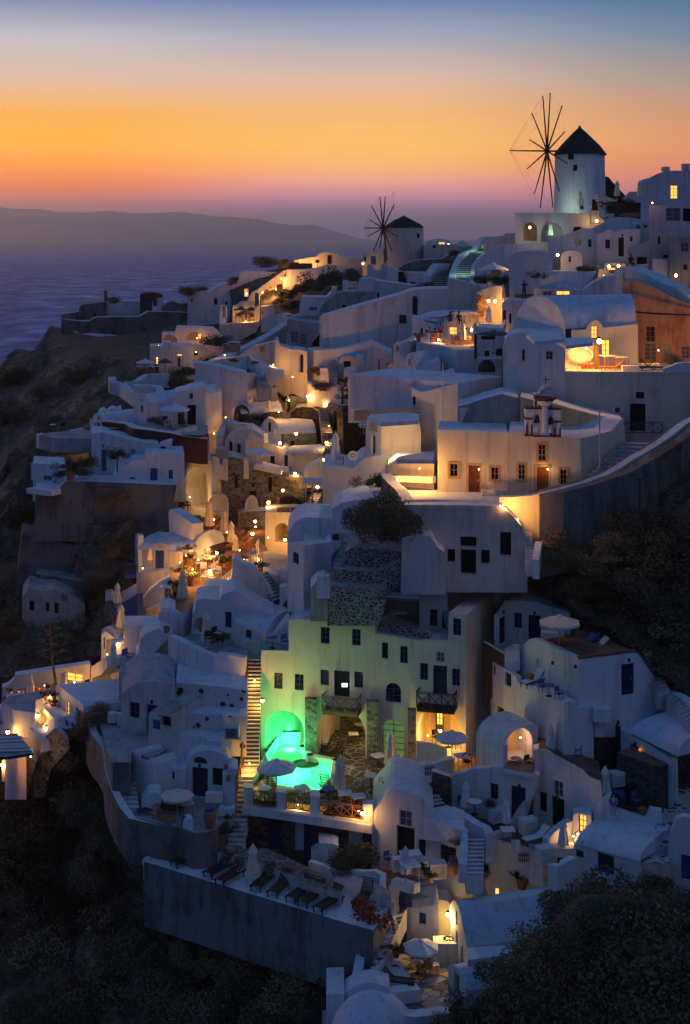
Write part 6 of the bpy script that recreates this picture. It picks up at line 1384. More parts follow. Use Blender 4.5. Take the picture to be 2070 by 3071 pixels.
put('pclosed','folded parasol leaning beside the blue double door',158,592,127.8,0,150)
um=[(718,300,297,'folded parasol nearest the terrace back wall'),(852,372,282,'yellow folded parasol in the middle of the pool terrace'),(921,445,255,'yellow folded parasol beside the wooden pool deck'),(962,512,192,'orange folded parasol right of the pool deck'),(598,600,280,'peach folded parasol over the dining tables'),
(578,400,180,'orange folded parasol at the left terrace edge'),(1180,625,270,'grey folded parasol on the right upper patio'),(938,160,170,'folded parasol before the stone wall arches'),(690,120,140,'folded parasol at the far end of the pool terrace')]
for x,y,s,lb in um:putz('pclosed',lb,x,y,ZP,0,s)
put('pclosed','peach folded parasol on the lower corner deck',463,990,117.5,0,335)
lamp('table lantern beside the blue door terrace',690,420,131,232,style='post');lamp('lantern on a post at the potted palm',785,495,129,232,style='post');lamp('lamp at the curved white wall corner',1030,550,123.5,467);lamp('small lamp near the splash pool edge',1120,315,132,107)
lamp('candle lamp on the front dining table',722,665,121.5,304);lamp('lamp on the lower corner deck',360,950,117.8,268);lamp('hidden lamp below the trellis plants',560,650,121.5,467,r=.05);lamp('hidden warm lamp between the dining tables',610,560,124.5,304,r=.05)
for i,(x,y,d,e)in enumerate(((760,180,141,170),(880,300,134,170),(1150,250,137,170),(500,520,127,130),(1000,470,128,150),(640,330,132,130),(1180,560,122,120))):  # unseen lamps added to warm the terrace floor and parasols
    lamp('added low glow lamp '+['behind the first folded parasol','below the yellow folded parasol','under the lit stone wall','at the climbing plant','beside the slanted loungers','at the splash pool','on the right upper patio'][i],x,y,d,e,r=.06)
tb=[(665,520),(700,620),(705,745),(640,610),(770,720),(740,600)]
for i,(x,y)in enumerate(tb):putz('table',['rear white dining table near the table lantern','middle white dining table by the lamp','front white dining table with a candle lamp','white dining table under the peach parasol','white dining table at the curved wall','white dining table left of the potted palm'][i],x,y,ZP,0,80)
for i,(x,y)in enumerate(sorted(((630,530),(700,535),(640,560),(690,575),(735,570),(660,690),(747,700),(790,740),(670,770),(740,780),(620,640),(780,640)))):putz('chair_w',ORD[i]+' white dining chair from the left on the pool terrace',x,y,ZP,i*1.1,1.2,'white dining chairs on the pool terrace')
lg=[(690,262,.2),(760,262,.2),(830,372,.1),(900,400,.1),(980,420,-.5),(1020,450,-.6),(820,420,.1),(700,330,.1),(1000,470,-.5)]
for i,(x,y,r_)in enumerate(lg):putz('lounger_o',['lounger at the far left of the pool deck','lounger beside the far left one','lounger before the yellow parasol','lounger below the yellow parasol','slanted lounger right of the pool deck','outer slanted lounger right of the pool deck','front lounger of the pool deck','lounger above the splash pool','front slanted lounger at the orange parasol'][i],x,y,ZP+.02,r_,1.35)
pt=[(820,640,65,'big terracotta palm pot at the lantern post'),(690,235,55,'left terracotta pot at the back of the pool terrace'),(770,235,60,'second terracotta pot at the back of the pool terrace'),(620,235,50,'terracotta pot beside the left terrace wall'),(1060,320,50,'terracotta pot under the lit stone wall'),(1140,440,30,'small flower pot beside the grey parasol'),(545,800,95,'wide terracotta tub at the deck step'),(895,640,85,'red brown tub at the curved white wall'),(400,880,90,'red tub on the lower corner deck')]
for x,y,s,lb in pt:putz('pot_g',lb,x,y,ZP,0,s)
for x,y,r,lb in((515,440,42,'top of the climbing plant on the trellis'),(535,520,40,'middle of the climbing plant on the trellis'),(530,660,70,'lamp lit lower part of the climbing plant'),(425,650,45,'dark potted shrub left of the climbing plant'),(820,480,45,'feathery palm in the terracotta pot')):bush('bush_green' if y!=660 else 'bush_tan_or_lit',lb,x,y,123,r)  # lower part is tan, lamp light put into its leaf colour
stairs('two wooden deck steps at the corner deck',(470,930,118.5),(595,940,118.5),(500,850,120.5),(670,880,120.5),2,'orange_wood','brown_wood')
slab('lower corner deck with orange tub',-31.4,[(350,1005),(450,1055),(560,1045),(590,940),(470,930),(370,900)],1,'terracotta_floor','white')
put('table','table on the lower corner deck',400,985,118,0,90);put('chair','dark lattice chair on the lower corner deck',420,1000,117.6,.3,1.3);put('chair','second dark chair on the lower corner deck',380,1000,117.8,2,1.2)
put('table','round table at the curved white wall lamp',1105,600,122.5,0,105);put('chair_w','chair beside the round table at the wall lamp',1160,600,122.5,1,1.5);put('chair','dark chair before the curved wall lamp',1050,610,122.5,2,1.4)
H('long curved white parapet at the left of the pool terrace',330,131,562,128,[(360,420),(330,120),(345,85),(420,130),(500,180),(555,225),(560,420)],1.2,(),name='parapet_block',cat='parapet')
H('small tent like wall at the passage arch',355,141,520,140,[(360,130),(375,-20),(400,-55),(430,-60),(430,100),(420,130)],1.5,())
put('pclosed','folded parasol at the glowing arched passage',497,60,139,0,130)
put('chair','dark lattice chair at the passage arch',470,110,138,1,1.5);put('chair','second dark lattice chair at the passage arch',500,110,138.2,2,1.5)
for i,x in enumerate((560,590)):boxat(['rear','front'][i]+' stack of brown cushions at the terrace end',x,180+i*20,136-i,1.6,.9,.3,'brown_wood','cushion_stack','cushions')
C1=H('tall smooth white fin wall with an outside stair',800,119.5,1400,114,[(600,1080),(690,812),(780,805),(880,792),(915,760),(930,700),(934,560),(950,545),(990,570),(1060,622),(1150,660),(1200,730),(1290,850),(1380,978),(1395,1025),(1345,1090),(1300,1180)],2.0,())[0]
stairs('dark outside stair behind the smooth fin wall',(1310,960,113.5),(1385,940,114.5),(1175,690,119),(1245,670,120),9,'teal_paint','worn_roof')
curtain('white wall between the dark stair and the patio',[(1250,622,120.5),(1340,640,119),(1450,668,117.5),(1560,700,116)],6.5,.6)
put('pot_g','dark potted shrub above the outside stair',1200,700,121,0,85)
H('white wall panel below the dark outside stair',1375,112.5,1520,112,[(1375,1120),(1378,822),(1440,805),(1515,795),(1520,1120)],1,(),name='panel_wall',cat='wall')
bush('bush_dark','dark shrub over the blue picket gate',1510,980,111,62)
H('white roof box with a glass skylight window',670,117,885,115.5,[(670,960),(673,815),(715,805),(880,812),(885,960)],2.5,[('g',718,838,808,940)])
L1=H('white courtyard house with a tall shuttered window',520,112.5,1350,108.5,[(520,1400),(560,1060),(585,1020),(595,945),(640,925),(810,940),(840,890),(880,870),(960,852),(1020,880),(1130,970),(1230,1040),(1345,1090),(1300,1180),(1240,1260),(1238,1500),(950,1500)],4,[('w',862,1050,924,1200),('NA',560,1105,738,1235,1.0,'worn_roof')])[0]
VF=H('low vault front with one small window',943,109,1245,107.5,[(943,1560),(946,1150),(1060,1185),(1240,1242),(1245,1560)],3,[('w',1053,1220,1110,1297)])[0]
F=Fac(946,109,1340,107);barrel('',F,946,1245,(1155,1240),(1020,1050),6,root=VF)
put('pclosed','folded parasol in the dark courtyard',690,1388,107.8,0,350);put('table','small pale table in the dark courtyard',745,1340,108.2,0,110);put('chair','dark chair right of the courtyard table',790,1360,108,1,1.5);put('chair','dark chair before the courtyard table',720,1370,107.6,3,1.4)
slab('dark courtyard patio floor',-31.9,[(470,1290),(600,1230),(945,1300),(1080,1400),(1075,1470),(800,1460),(560,1350)],.6,'worn_roof')
bush('bush_dark','potted shrub at the courtyard window',830,1290,109,55);put('jar','clay jar in the courtyard niche',640,1235,110.5,0,90)
curtain('diagonal white parapet below the courtyard',[(360,1268,109),(440,1300,108),(560,1365,106.8),(690,1425,105.8),(780,1455,105.2),(815,1432,105.2),(930,1445,105),(1060,1472,104.8)],2.2,.6)
put('gate_w','blue and white picket gate at the stair top',1118,1425,105.2,0,95);put('gate','dark blue picket gate at the upper stair',1465,1080,110.5,0,70)
B1=H('blue white corner tower of the sunken court',250,115,462,113,[(250,1360),(255,1012),(350,1010),(460,1060),(462,1360)],3,())[0]
H('',460,113,585,116,[(460,1360),(460,1060),(575,1035),(585,1360)],2,(),root=B1)
H('blue white sloped wall left of the corner tower',-30,120,255,115,[(-30,1560),(-28,1180),(0,1170),(248,1178),(255,1560)],3,())
H('white sculpted chimney shapes above the dark roof',18,112,385,110,[(18,1640),(24,1465),(52,1430),(65,1310),(110,1262),(180,1225),(250,1205),(310,1235),(372,1258),(270,1360),(160,1470),(120,1500),(110,1540),(100,1640)],2.5,())
slab('dark weathered triangular roof',-34.2,[(90,1568),(250,1470),(390,1372),(620,1490),(730,1520),(640,1600),(300,1700),(0,1700)],2.5,'worn_roof','old_white',name='flat_roof',cat='roof')
put('pot','dark round pot on the sculpted ledge',315,1245,110.5,0,70)
# upper left lit ledges
win(0,1500)
H('rough stone bastion with folded parasols',975,126,1295,123,[(975,1260),(985,1080),(990,950),(1050,940),(1110,1000),(1160,960),(1290,885),(1295,1260)],4,(),mat='stone',roof='worn_roof')
H('dark blue painted wall at the stone bastion',1130,124.5,1300,122.5,[(1130,1120),(1165,960),(1290,882),(1300,1060)],.6,(),mat='blue_paint',roof='blue_paint',name='painted_wall',cat='wall')
put('pclosed','upper folded parasol on the stone bastion',1105,1010,123.5,0,240);put('pclosed','lower orange lit folded parasol below the bastion',1140,1255,119,0,285);put('pclosed_w','grey folded parasol at the blue cafe table',1070,1590,113.5,0,260)
H('golden lit white ledge with steps',945,120,1180,117.5,[(945,1560),(955,1225),(1000,1190),(1060,1220),(1100,1310),(1160,1320),(1165,1220),(1180,1360),(1040,1370),(1032,1470),(960,1560)],2,(),mat='cream')
H('white block with a narrow blue window slit',950,119,1090,118,[(950,1540),(958,1260),(1000,1235),(1085,1300),(1000,1312),(1000,1540)],1.5,[('b',966,1290,990,1400)])
lamp('hidden lamp on the golden lit ledge',1110,1345,116.8,247,r=.05);lamp('hidden lamp behind the ledge steps',1010,1450,117,180,r=.05);lamp('hidden lamp by the yellow plant',1240,1165,117.5,190,r=.05)
bush('bush_tan_or_lit','small orange lit plant on the ledge',1080,1200,119.5,36)  # tan leaves hold the orange lamp light in their colour
H('blue white tall wall behind the grey parasol',1040,117,1520,113.5,[(1040,1760),(1045,1362),(1170,1358),(1170,1180),(1500,1178),(1520,1760)],3,())
H('small lit parapet corner right of the ledge',1180,118.5,1372,117.5,[(1180,1300),(1190,1160),(1330,1140),(1370,1138),(1372,1300)],1,(),mat='cream')
put('table','blue grey cafe table at the grey parasol',1130,1570,113,0,110);put('chair_b','blue cafe chair beside the grey parasol',1200,1560,113,1,1.5)
def stalk():
    root=empty('agave_stalk',P(530,1568+700,112.5));b_=P(530,1568+700,112.5);tag(root,'tall bare agave flower stalk against the dark slope','plant')
    a,m_,t=P(532,1770,112.5),P(490,1480,112.5),P(470,1150,112.5);root.location=a
    s=MB();s.tube(a,m_,.13,.09,6);s.tube(m_,t,.09,.04,6);s.build('stem','stalk',root)
    rnd=random.Random(9);c=MB();tufts=MB()
    for i in range(22):
        k=i/21;q=m_.lerp(t,-.12+k*1.1);l=(1.0-k*.6)*1.3;a_=i*2.4
        e=q+Vector((math.cos(a_)*l,math.sin(a_)*l,.12+rnd.random()*.15));c.tube(q,e,.03,.02,4)
        for _ in range(14):p_=e+Vector((rnd.gauss(0,.13),rnd.gauss(0,.13),rnd.gauss(0,.05)));tufts.add([p_,p_+Vector((.12,0,.04)),p_+Vector((0,.1,.06))],[(0,1,2)])
    c.build('branch','stalk',root);tag(tufts.build('flowers','tan_or_lit_leaf',root),kind='stuff')
stalk()

# ================================================================== far lower left: lit lane, white roof house, pergola
win(0,1950)
H('long peach lit garden wall',18,121,850,117,[(18,560),(22,350),(80,330),(142,270),(145,236),(300,212),(500,180),(700,152),(850,130),(850,180),(845,270),(780,290),(620,320),(560,460),(340,470),(120,560)],1.0,[('l',622,218,778,300)],mat='cream',roof='roof_white',name='garden_wall',cat='wall')  # lit niche made as a glowing window pane
H('blue topped white block at the end of the peach wall',840,117.5,1010,114,[(840,300),(848,150),(880,145),(1000,60),(1010,160),(960,230),(870,260),(845,300)],2,())
lamp('hidden lamp at the right end of the peach wall',700,300,115.5,225,r=.05);lamp('hidden lamp along the middle of the peach wall',420,330,115,145,r=.05);lamp('hidden lamp at the left end of the peach wall',170,420,114.5,135,r=.05)
put('pclosed','folded parasol before the peach lit wall',288,440,114,0,230);boxat('rounded grey chimney pillar on the peach wall',600,325,114.5,.4,.4,1.0,'old_white','chimney','chimney')
curtain('flower pot ledge along the peach wall',[(90,412,115.5),(200,412,115),(330,400,114.8),(440,372,115),(525,345,115)],.8,1.0,mat='cream',capm='dark_wood')
for i,(x,y)in enumerate(sorted(((100,415),(185,405),(320,395),(440,375),(510,350),(235,400),(355,382)))):put('pot_g' if i in(0,5)else 'pot',ORD[i]+' terracotta pot from the left on the peach wall ledge',x,y+5,114.6,0,45,'pots on the peach wall ledge')
slab('lane terrace with a round blue table',-36.6,[(20,480),(130,560),(330,590),(340,470),(560,400),(520,360),(90,430)],2,'worn_roof','white')
put('table','round blue table on the lane terrace',262,520,112,0,95);boxat('bright white cabinet with a blue lid',172,590,111,0.75,.5,.85,'white','cabinet','cabinet')
H('blue sided steps at the far left edge',10,114,140,111,[(10,620),(15,480),(50,420),(95,540),(130,560),(140,640)],1.5,(),mat='blue_paint')
H('pale wall block at the left image edge',-60,112,100,110,[(-60,800),(-60,520),(10,560),(95,580),(100,760)],2,())
bush('bush_green','low shrub at the left edge lane',45,660,110,48)
slab('golden lit lane running down to the stone wall',-38.6,[(130,575),(250,585),(345,640),(445,800),(395,860),(300,800),(200,660)],1,'cream','white',name='lane',cat='lane')
curtain('honeycomb stone panel at the top of the lane',[(145,580,111.5),(248,576,111)],2.0,.4,mat='lava_stone')
H('long white wall between the lane and the pot garden',342,113,640,106.5,[(345,650),(345,410),(385,455),(440,530),(500,590),(560,640),(590,700),(600,760),(560,790),(440,820),(380,700)],1.0,())
curtain('grey capped wall right of the pot garden',[(345,410,113),(385,452,112),(440,528,110.5),(500,588,109),(560,645,107.5)],.4,.6,capm='roof_white')
for i,(x,y)in enumerate(((425,470),(500,540),(515,600),(505,470))):put('pot_g',['large terracotta tub in the pot garden','middle tub in the pot garden','front bowl in the pot garden','rear bowl in the pot garden'][i],x,y,111,0,60)
lamp('upper lamp on the lane wall',357,615,109.5,202);lamp('lower lamp on the lane wall',437,735,107.6,213);lamp('lamp above the slatted pergola',75,770,107.5,168);lamp('lamp under the slatted pergola',25,1080,104.8,190);lamp('tiny candle in the pot garden',485,440,111.2,45,r=.06);lamp('hidden lamp at the lane cabinet',300,520,111.5,90,r=.05)
H('smooth grey wall sloping down beside the lane',98,110.5,392,105.5,[(98,820),(100,585),(140,590),(250,700),(330,790),(385,855),(392,960),(300,1000)],1.0,(),mat='grey_plaster',roof='roof_white',name='sloped_wall',cat='wall')
H('big pebbled stone buttress with a pointed top',325,107,660,104.5,[(325,1260),(340,960),(385,860),(450,790),(515,732),(545,735),(600,800),(645,870),(655,930),(560,1030),(480,1120),(420,1260)],3,(),mat='stone',roof='roof_white',name='stone_buttress',cat='wall')
W1=H('white house with a big pale blue roof and lit window',520,112,795,106,[(524,820),(524,328),(548,330),(575,350),(640,400),(700,450),(760,490),(785,530),(792,600),(770,740),(690,800),(610,830)],9,[('l',622,486,656,630),('b',716,550,757,725)],ext=(1.0,.35))[0]
put('table','white cafe table at the pale blue roof house',640,800,106.3,0,90);put('chair_w','white folding chair left of the cafe table',610,790,106.4,.5,1.4);put('chair','dark folding chair beside the cafe table',660,800,106.6,2,1.3)
slab('slatted pergola roof at the left edge',-37.2,[(-60,1000),(60,1003),(310,965),(270,900),(160,782),(-60,790)],.2,'worn_roof','dark_wood',name='pergola',cat='pergola')
for i,(y,x0,x1)in enumerate(((830,-50,205),(862,-50,220),(895,-50,250),(920,-50,262),(950,-50,285))):
    m_=MB();m_.tube(PZ(x0,y,-37.1),PZ(x1,y-12,-37.1),.1,n=5);tag(m_.build('roof_batten','white_fabric'),ORD[i]+' pale batten from the top of the slatted pergola roof','batten','battens on the slatted pergola roof')
H('brown wall below the slatted pergola',48,106,250,105,[(48,1280),(50,1000),(150,985),(248,968),(250,1280)],1,(),mat='pinkish')
H('orange lit stone strip beside the brown wall',244,105.6,335,105.2,[(244,1200),(246,968),(320,960),(334,985),(330,1090),(265,1200)],1,(),mat='stone',name='stone_wall',cat='wall')
boxat('pergola post with a lit lantern frame',38,1230,104.8,.25,.25,1.9,'frame_paint','post','post');lamp('hidden lamp at the orange stone strip',290,1000,104.2,67,r=.05)
bush('bush_dry','big feathery dry bush beside the pale blue roof',860,640,104.5,150);bush('bush_dry','feathery dry bush sprawling below the cafe table',790,760,104.5,110);bush('bush_dry','tip of the feathery dry bush',960,540,105,70)
# ================================================================== weathered white houses left of the long stair
win(300,1850)
A0=H('weathered white house front with a blue lattice window',198,103,718,101,[(198,1200),(202,722),(250,692),(300,655),(350,622),(400,608),(450,604),(560,608),(625,620),(670,642),(712,675),(718,1200)],7,[('w',278,803,372,950),('d',440,828,545,1115)],mat='old_white',roof='worn_roof')[0]
H('weathered upper block behind the blue lattice window house',175,107.5,860,106.5,[(175,900),(178,560),(182,520),(300,532),(410,540),(425,560),(480,510),(560,488),(700,492),(860,500),(860,900)],4,(),mat='old_white',roof='worn_roof')
boxat('beige box beside the weathered house',120,985,104,.65,.6,.68,'fabric','crate','crate');boxat('white box at the weathered house corner',195,1020,103.5,.45,.5,.9,'white','crate','crate')
G2=H('small gable shed with a dark square window',455,100,695,98.8,[(455,1300),(458,908),(490,880),(530,855),(590,840),(640,845),(675,870),(690,910),(695,1300)],6,[('h',577,935,668,1032,.3),('b',498,968,567,1056,.05)],mat='old_white',roof='worn_roof',ext=(.5,1))[0]
D1=H('whitewashed wall dotted with dark stones',712,103,1392,101.3,[(712,900),(716,616),(900,632),(1180,662),(1392,698),(1390,900)],7,(),mat='dotted',roof='roof_white')[0]
H('upper strip of the dotted whitewashed wall',930,108.8,1390,107.5,[(930,660),(935,498),(1050,500),(1250,522),(1390,535),(1390,660)],2,(),mat='dotted',roof='roof_white')
D2=H('lower dotted whitewashed wall with an air vent box',690,101,1380,99.5,[(690,1180),(695,880),(780,870),(790,905),(1200,930),(1380,940),(1378,1180)],4,(),mat='dotted',roof='roof_white')[0]
boxat('white framed vent box on the dotted wall',1243,1135,98.6,1.0,.8,.85,'frame_paint','vent_box','vent',extra=lambda r:(lambda m:(m.box((0,-.41,.08),.8,.03,.68),m.build('grille','curtain_glass',r,world=False)))(MB()))
boxat('small domed stone chimney on the dotted roof',755,895,100.8,.55,.5,.75,'lava_stone','chimney','chimney')
H('long low white parapet below the dotted walls',655,99.3,1240,98.5,[(655,1320),(660,1120),(700,1110),(950,1128),(1235,1138),(1240,1320)],4,(),mat='white')
H('white step blocks on the patio house roof',990,98.3,1150,98,[(990,1290),(1000,1160),(1140,1170),(1145,1290)],1,(),name='roof_step',cat='parapet')
put('agave','small silvery plant at the vent box',1290,1160,98.3,0,90)
win(300,2200)
PF=H('arched patio house with dark blue doors and a fanlight',808,97.6,1222,96.6,[(808,760),(808,272)]+arc(811,1219,270,160,12)[1:-1]+[(1220,300),(1222,760)],6,[('d',866,320,1014,598),('A',878,218,1008,284),('D',1056,325,1165,492)],mat='white')[0]
H('',500,98.2,815,97,[(500,760),(504,312),(812,332),(815,760)],5,[('h',625,352,703,425)],root=PF)
H('white curved side block with a hanging pot',1150,96,1300,95,[(1150,800),(1152,395),(1195,390),(1205,340),(1245,325),(1300,345),(1275,400),(1270,800)],2,())
put('pot','small hanging clay pot on the side block',1210,445,94.6,0,55);put('pot','small clay pot on the side block ledge',1185,335,95.5,0,50)
boxat('white latticed bench box below the dark opening',1075,640,95.6,1.15,.5,.62,'white','bench_box','bench')
H('pale roof slope above the patio house',610,103,1240,101.5,[(610,300),(640,150),(700,110),(800,90),(950,90),(1000,60),(1240,60),(1240,300)],3,())
ZY=-39.2
slab('curved patio with a blue and clay jar',ZY,[(318,790),(395,720),(500,640),(1005,640),(1150,690),(1272,700),(1100,900),(1000,925),(885,935),(780,890)],3,'grey_plaster','earth_wall')
slab('shaded upper patio with folded canvases',ZY+2.9,[(60,150),(50,80),(30,0),(-10,-110),(100,-180),(470,-100),(500,90),(620,150),(480,240),(300,165),(290,270),(120,272)],2.5,'grey_plaster','earth_wall')
curtain('long white wall curving down the patio edge',[(-95,-100,104.5),(-40,10,103),(20,80,102),(60,150,101),(75,220,100),(80,330,98.6),(110,450,97.3),(165,580,96),(225,690,95),(300,785,94.3),(420,812,94),(600,850,93.5),(780,886,93)],3.0,.55,mat='earth_wall',capm='white')
curtain('upper curved white wall beside the beige box',[(-100,-100,104.6),(-90,-150,105.5),(-60,-200,106.5),(20,-270,107.3),(110,-335,108)],1.6,.5)
stairs('curving white patio stairs at the left',(250,715,95.2),(370,700,95.2),(120,275,100.6),(295,275,100.6),10,'white','worn_roof',nose=.38)
H('rounded white pillar wall beside the patio stairs',285,98.5,505,96.5,[(380,740),(290,520),(280,420),(310,330),(292,170),(330,155),(365,180),(375,240),(420,252),(480,240),(500,300),(505,640)],2,())
curtain('white slanted parapet above the arched patio house',[(480,236,98.5),(560,200,99.5),(630,160,100.5),(700,120,101.5)],1.6,.5)
H('white barbecue block with clay pots',388,95.4,582,94.4,[(388,760),(392,650),(450,560),(500,552),(560,560),(580,600),(582,640),(480,740)],1.5,())
boxat('small canvas tarpaulin heap on the shaded patio',225,35,103.2,1.6,.9,.35,'dark_cloth','tarpaulin','tarpaulin');boxat('second crumpled canvas on the shaded patio',290,55,102.4,1.3,.7,.22,'worn_roof','tarpaulin','tarpaulin')
boxat('brown folded parasol cover lying on the patio',410,200,99.6,1.9,1.4,.5,'brown_wood','cover','cover')
putz('popen_t','open cream parasol on the curved patio',726,782,ZY,.1,320)
putz('lounger','dark recliner with orange stripes on the curved patio',640,745,ZY,2.9,1.15);putz('lounger_o','orange slatted lounger on the curved patio',600,820,ZY,2.4,1.0);putz('lounger','black wheeled recliner at the barbecue block',470,745,ZY,.4,.9)
putz('table_s','white bench table in the middle of the patio',815,760,ZY,.3,1.1);putz('chair_o','orange director chair at the patio wall',745,690,ZY,3.2,1.15);putz('chair_w','pale chair beside the orange director chair',800,670,ZY,.5,1.0)
putz('jar','big clay jar with a blue glazed neck',1035,885,ZY,0,.98);putz('jar','small blue and clay jar at the white pillar',790,868,ZY,0,.45)
H('white rounded pillar at the lounger terrace corner',776,92.6,882,92.2,[(776,1180),(778,850),(795,815),(830,805),(865,820),(880,860),(882,1180)],.9,(),name='pillar',cat='pillar')
H('white stub pillar by the climbing plant',1110,94.6,1270,94,[(1110,930),(1112,740),(1130,705),(1160,700),(1175,720),(1268,700),(1270,760),(1200,930)],.6,(),name='pillar',cat='pillar')
bush('bush_green','climbing plant beside the long stair',1175,890,93.5,75);bush('bush_green','tall sprig of the climbing plant',1200,780,93.5,35)
curtain('curved white step at the end of the patio',[(885,945,92.3),(960,920,92.8),(1040,900,93.3),(1100,890,93.8)],1.4,.9)

# ================================================================== long stair
full()
stairs('long lit stair, upper flight beside the green house',(732,2300,99.2),(778,2300,99.2),(743,1975,105.8),(784,1975,105.8),28,'cream','teal_paint',nose=.5)
stairs('long stair, lower flight turning down to the gravel',(683,2541,93.6),(728,2541,93.6),(721,2337,98.2),(760,2337,98.2),14,'white','worn_roof',nose=.25)
stairs('wide landing steps between the two long flights',(716,2340,98.1),(760,2340,98.1),(728,2300,99.3),(778,2300,99.3),2,'cream','cream')
curtain('thin dark edge wall left of the long stair',[(742,1968,105.6),(739,2100,103),(733,2200,101),(729,2300,99)],.7,.15,mat='orange_wood',capm='brown_wood')
lamp('bright lamp on the wall of the long stair',787,2101,102.3,330,r=.12);lamp('hidden lamp at the landing of the long stair',748,2290,98.6,170,r=.05);lamp('hidden lamp halfway on the long stair',764,2040,104,110,r=.05)
m_=MB()
for a,b_ in(((707,2455,95.5),(709,2355,95.9)),((709,2355,95.9),(722,2290,97.5)),((722,2290,97.5),(729,2225,99.3))):m_.tube(P(*a),P(*b_),.06,n=5)
for x,y,d in((709,2358,95.9),(722,2290,97.5),(729,2230,99.3)):m_.tube(P(x,y,d),P(x,y+42,d),.045,n=5)
tag(m_.build('handrail','orange_wood'),'orange handrail at the foot of the long stair','handrail')

# ================================================================== green lit pool hotel
PH=H('tall cream hotel lit green by its pool',783,105,1399,101,[(783,2290),(783,1953),(866,1952),(866,1858),(919,1858),(1123,1869),(1126,1900),(1150,1903),(1252,1921),(1344,1919),(1346,1838),(1399,1843),(1397,2290)],12,
[('w',962,1881,989,1930),('w',1056,1887,1082,1936),('w',822,2018,848,2066),('w',884,2022,911,2070),('d',961,2009,987,2055),('d',1063,2015,1089,2063),('D',1002,2012,1049,2090),('h',1145,1927,1164,1975),('w',1200,1938,1223,1989),
('A',1157,2048,1203,2106),('w',1260,1989,1284,2040),('d',1299,1996,1341,2084),('w',1356,2006,1380,2057),('g',1309,1956,1333,1985),('w',1359,1855,1383,1906),
('Na',795,2131,913,2290,8.0,'pool_tile'),('Na',951,2122,1096,2290,6.5,'stone'),('fa',1146,2158,1214,2285,.25),('Na',1254,2118,1382,2262,2.6,'cave_ochre')],mat='cream',ext=(4.4,11))[0]
H('',919,103.9,1110,102.7,[(919,1972),(919,1860),(1110,1870),(1108,1984)],.25,(),mat='cream',root=PH)if False else None
UP_=H('set back upper storey of the pool hotel',1256,105,1350,104.5,[(1256,1960),(1258,1794),(1266,1770),(1290,1752),(1340,1750),(1350,1960)],9,[('w',1289,1827,1312,1877),('d',1326,1832,1345,1915)])[0]
for x0,x1,yt,yb in((915,951,2097,2262),(1100,1136,2104,2300),(1223,1248,2129,2300)):
    house({915:'left stone pier of the pool hotel',1100:'middle stone pier of the pool hotel',1223:'right stone pier of the pool hotel'}[x0],x0,103.4-(x0-915)*.0065,x1,103.4-(x1-915)*.0065,[(x0,yb),(x0,yt),(x1,yt+1),(x1,yb)],.55,(),mat='stone',roof='stone',name='stone_pier',cat='pier')
def balcony(label,x0,x1,yrail,yfloor,d0,d1,dep,mat='brown_wood'):
    F=Fac(x0,d0-dep,x1,d1-dep);root=empty('balcony',F.at(F.uv(x0,yfloor)[0],F.uv(x0,yfloor)[1]));tag(root,label,'balcony')
    u0,vf=F.uv(x0,yfloor);u1=F.uv(x1,yfloor)[0];vt=F.uv(x0,yrail)[1];m_=MB()
    vs=[F.at(u,v,w)for v in(vf-.28,vf)for u,w in((u0,0),(u1,0),(u1,-dep),(u0,-dep))]
    m_.add(vs,[(3,2,1,0),(4,5,6,7),(0,1,5,4),(1,2,6,5),(2,3,7,6),(3,0,4,7)]);m_.build('platform',mat,root)
    r_=MB();n=3
    for i in range(n+1):
        u=u0+(u1-u0)*i/n;r_.tube(F.at(u,vf),F.at(u,vt+(.12 if i in(0,n)else 0)),.05,n=4)
        if i<n:w_=u0+(u1-u0)*(i+1)/n;r_.tube(F.at(u,vf+.1),F.at(w_,vt-.15),.03,n=4);r_.tube(F.at(w_,vf+.1),F.at(u,vt-.15),.03,n=4)
    for v in(vf+.08,vt-.12,vt):r_.tube(F.at(u0,v),F.at(u1,v),.035,n=4)
    for u in(u0,u1):
        for v in(vf+.08,vt-.12,vt):r_.tube(F.at(u,v,0),F.at(u,v,-dep),.03,n=4)
        r_.tube(F.at(u,vf+.1,0),F.at(u,vt-.15,-dep),.03,n=4);r_.tube(F.at(u,vf+.1,-dep),F.at(u,vt-.15,0),.03,n=4)
    r_.build('railing',mat,root);return root
balcony('wooden balcony above the stone arch with a bright screen',966,1072,2086,2131,103.9,103.2,1.25);balcony('wooden balcony under the double blue door',1250,1362,2074,2122,102.0,101.3,1.25,'dark_wood')
boxat('glowing television screen behind the balcony',1034,2060,102.9,.42,.05,.26,'screen_glow','television','television')
win(750,1720)
RL=H('left roof terrace wing with a blue table',150,107,372,105.8,[(150,760),(150,590),(215,585),(300,500),(345,440),(372,440),(372,760)],2,(),mat='white')[0]
slab('narrow balcony floor with a dark recess',-31.0,[(110,722),(365,722),(365,600),(150,600)],.3,'worn_roof','cream',name='balcony',cat='balcony')
put('table_b','round blue table on the left roof balcony',210,700,104.8,0,110);put('chair_b','blue chair on the left roof balcony',330,700,104.9,.5,1.1)
F=Fac(375,105.5,1180,103.8);barrel('',F,372,1175,(434,468),(215,330),9,root=PH)
curtain('white kerb arch at the left hotel roof',[(130,550,107.2),(165,470,107.8),(210,410,108.4),(270,370,109),(330,335,109.6)],2.0,.5)
H('small white terrace wall under the lava stones',1310,107.5,1570,107,[(1310,300),(1313,62),(1570,82),(1570,300)],1.5,())
H('dark covered terrace under a brown canopy',1190,107,1590,106,[(1190,640),(1200,250),(1280,228),(1590,235),(1590,640)],.5,[('N',1310,348,1580,520,.8,'dark_wood')],mat='grey_plaster')
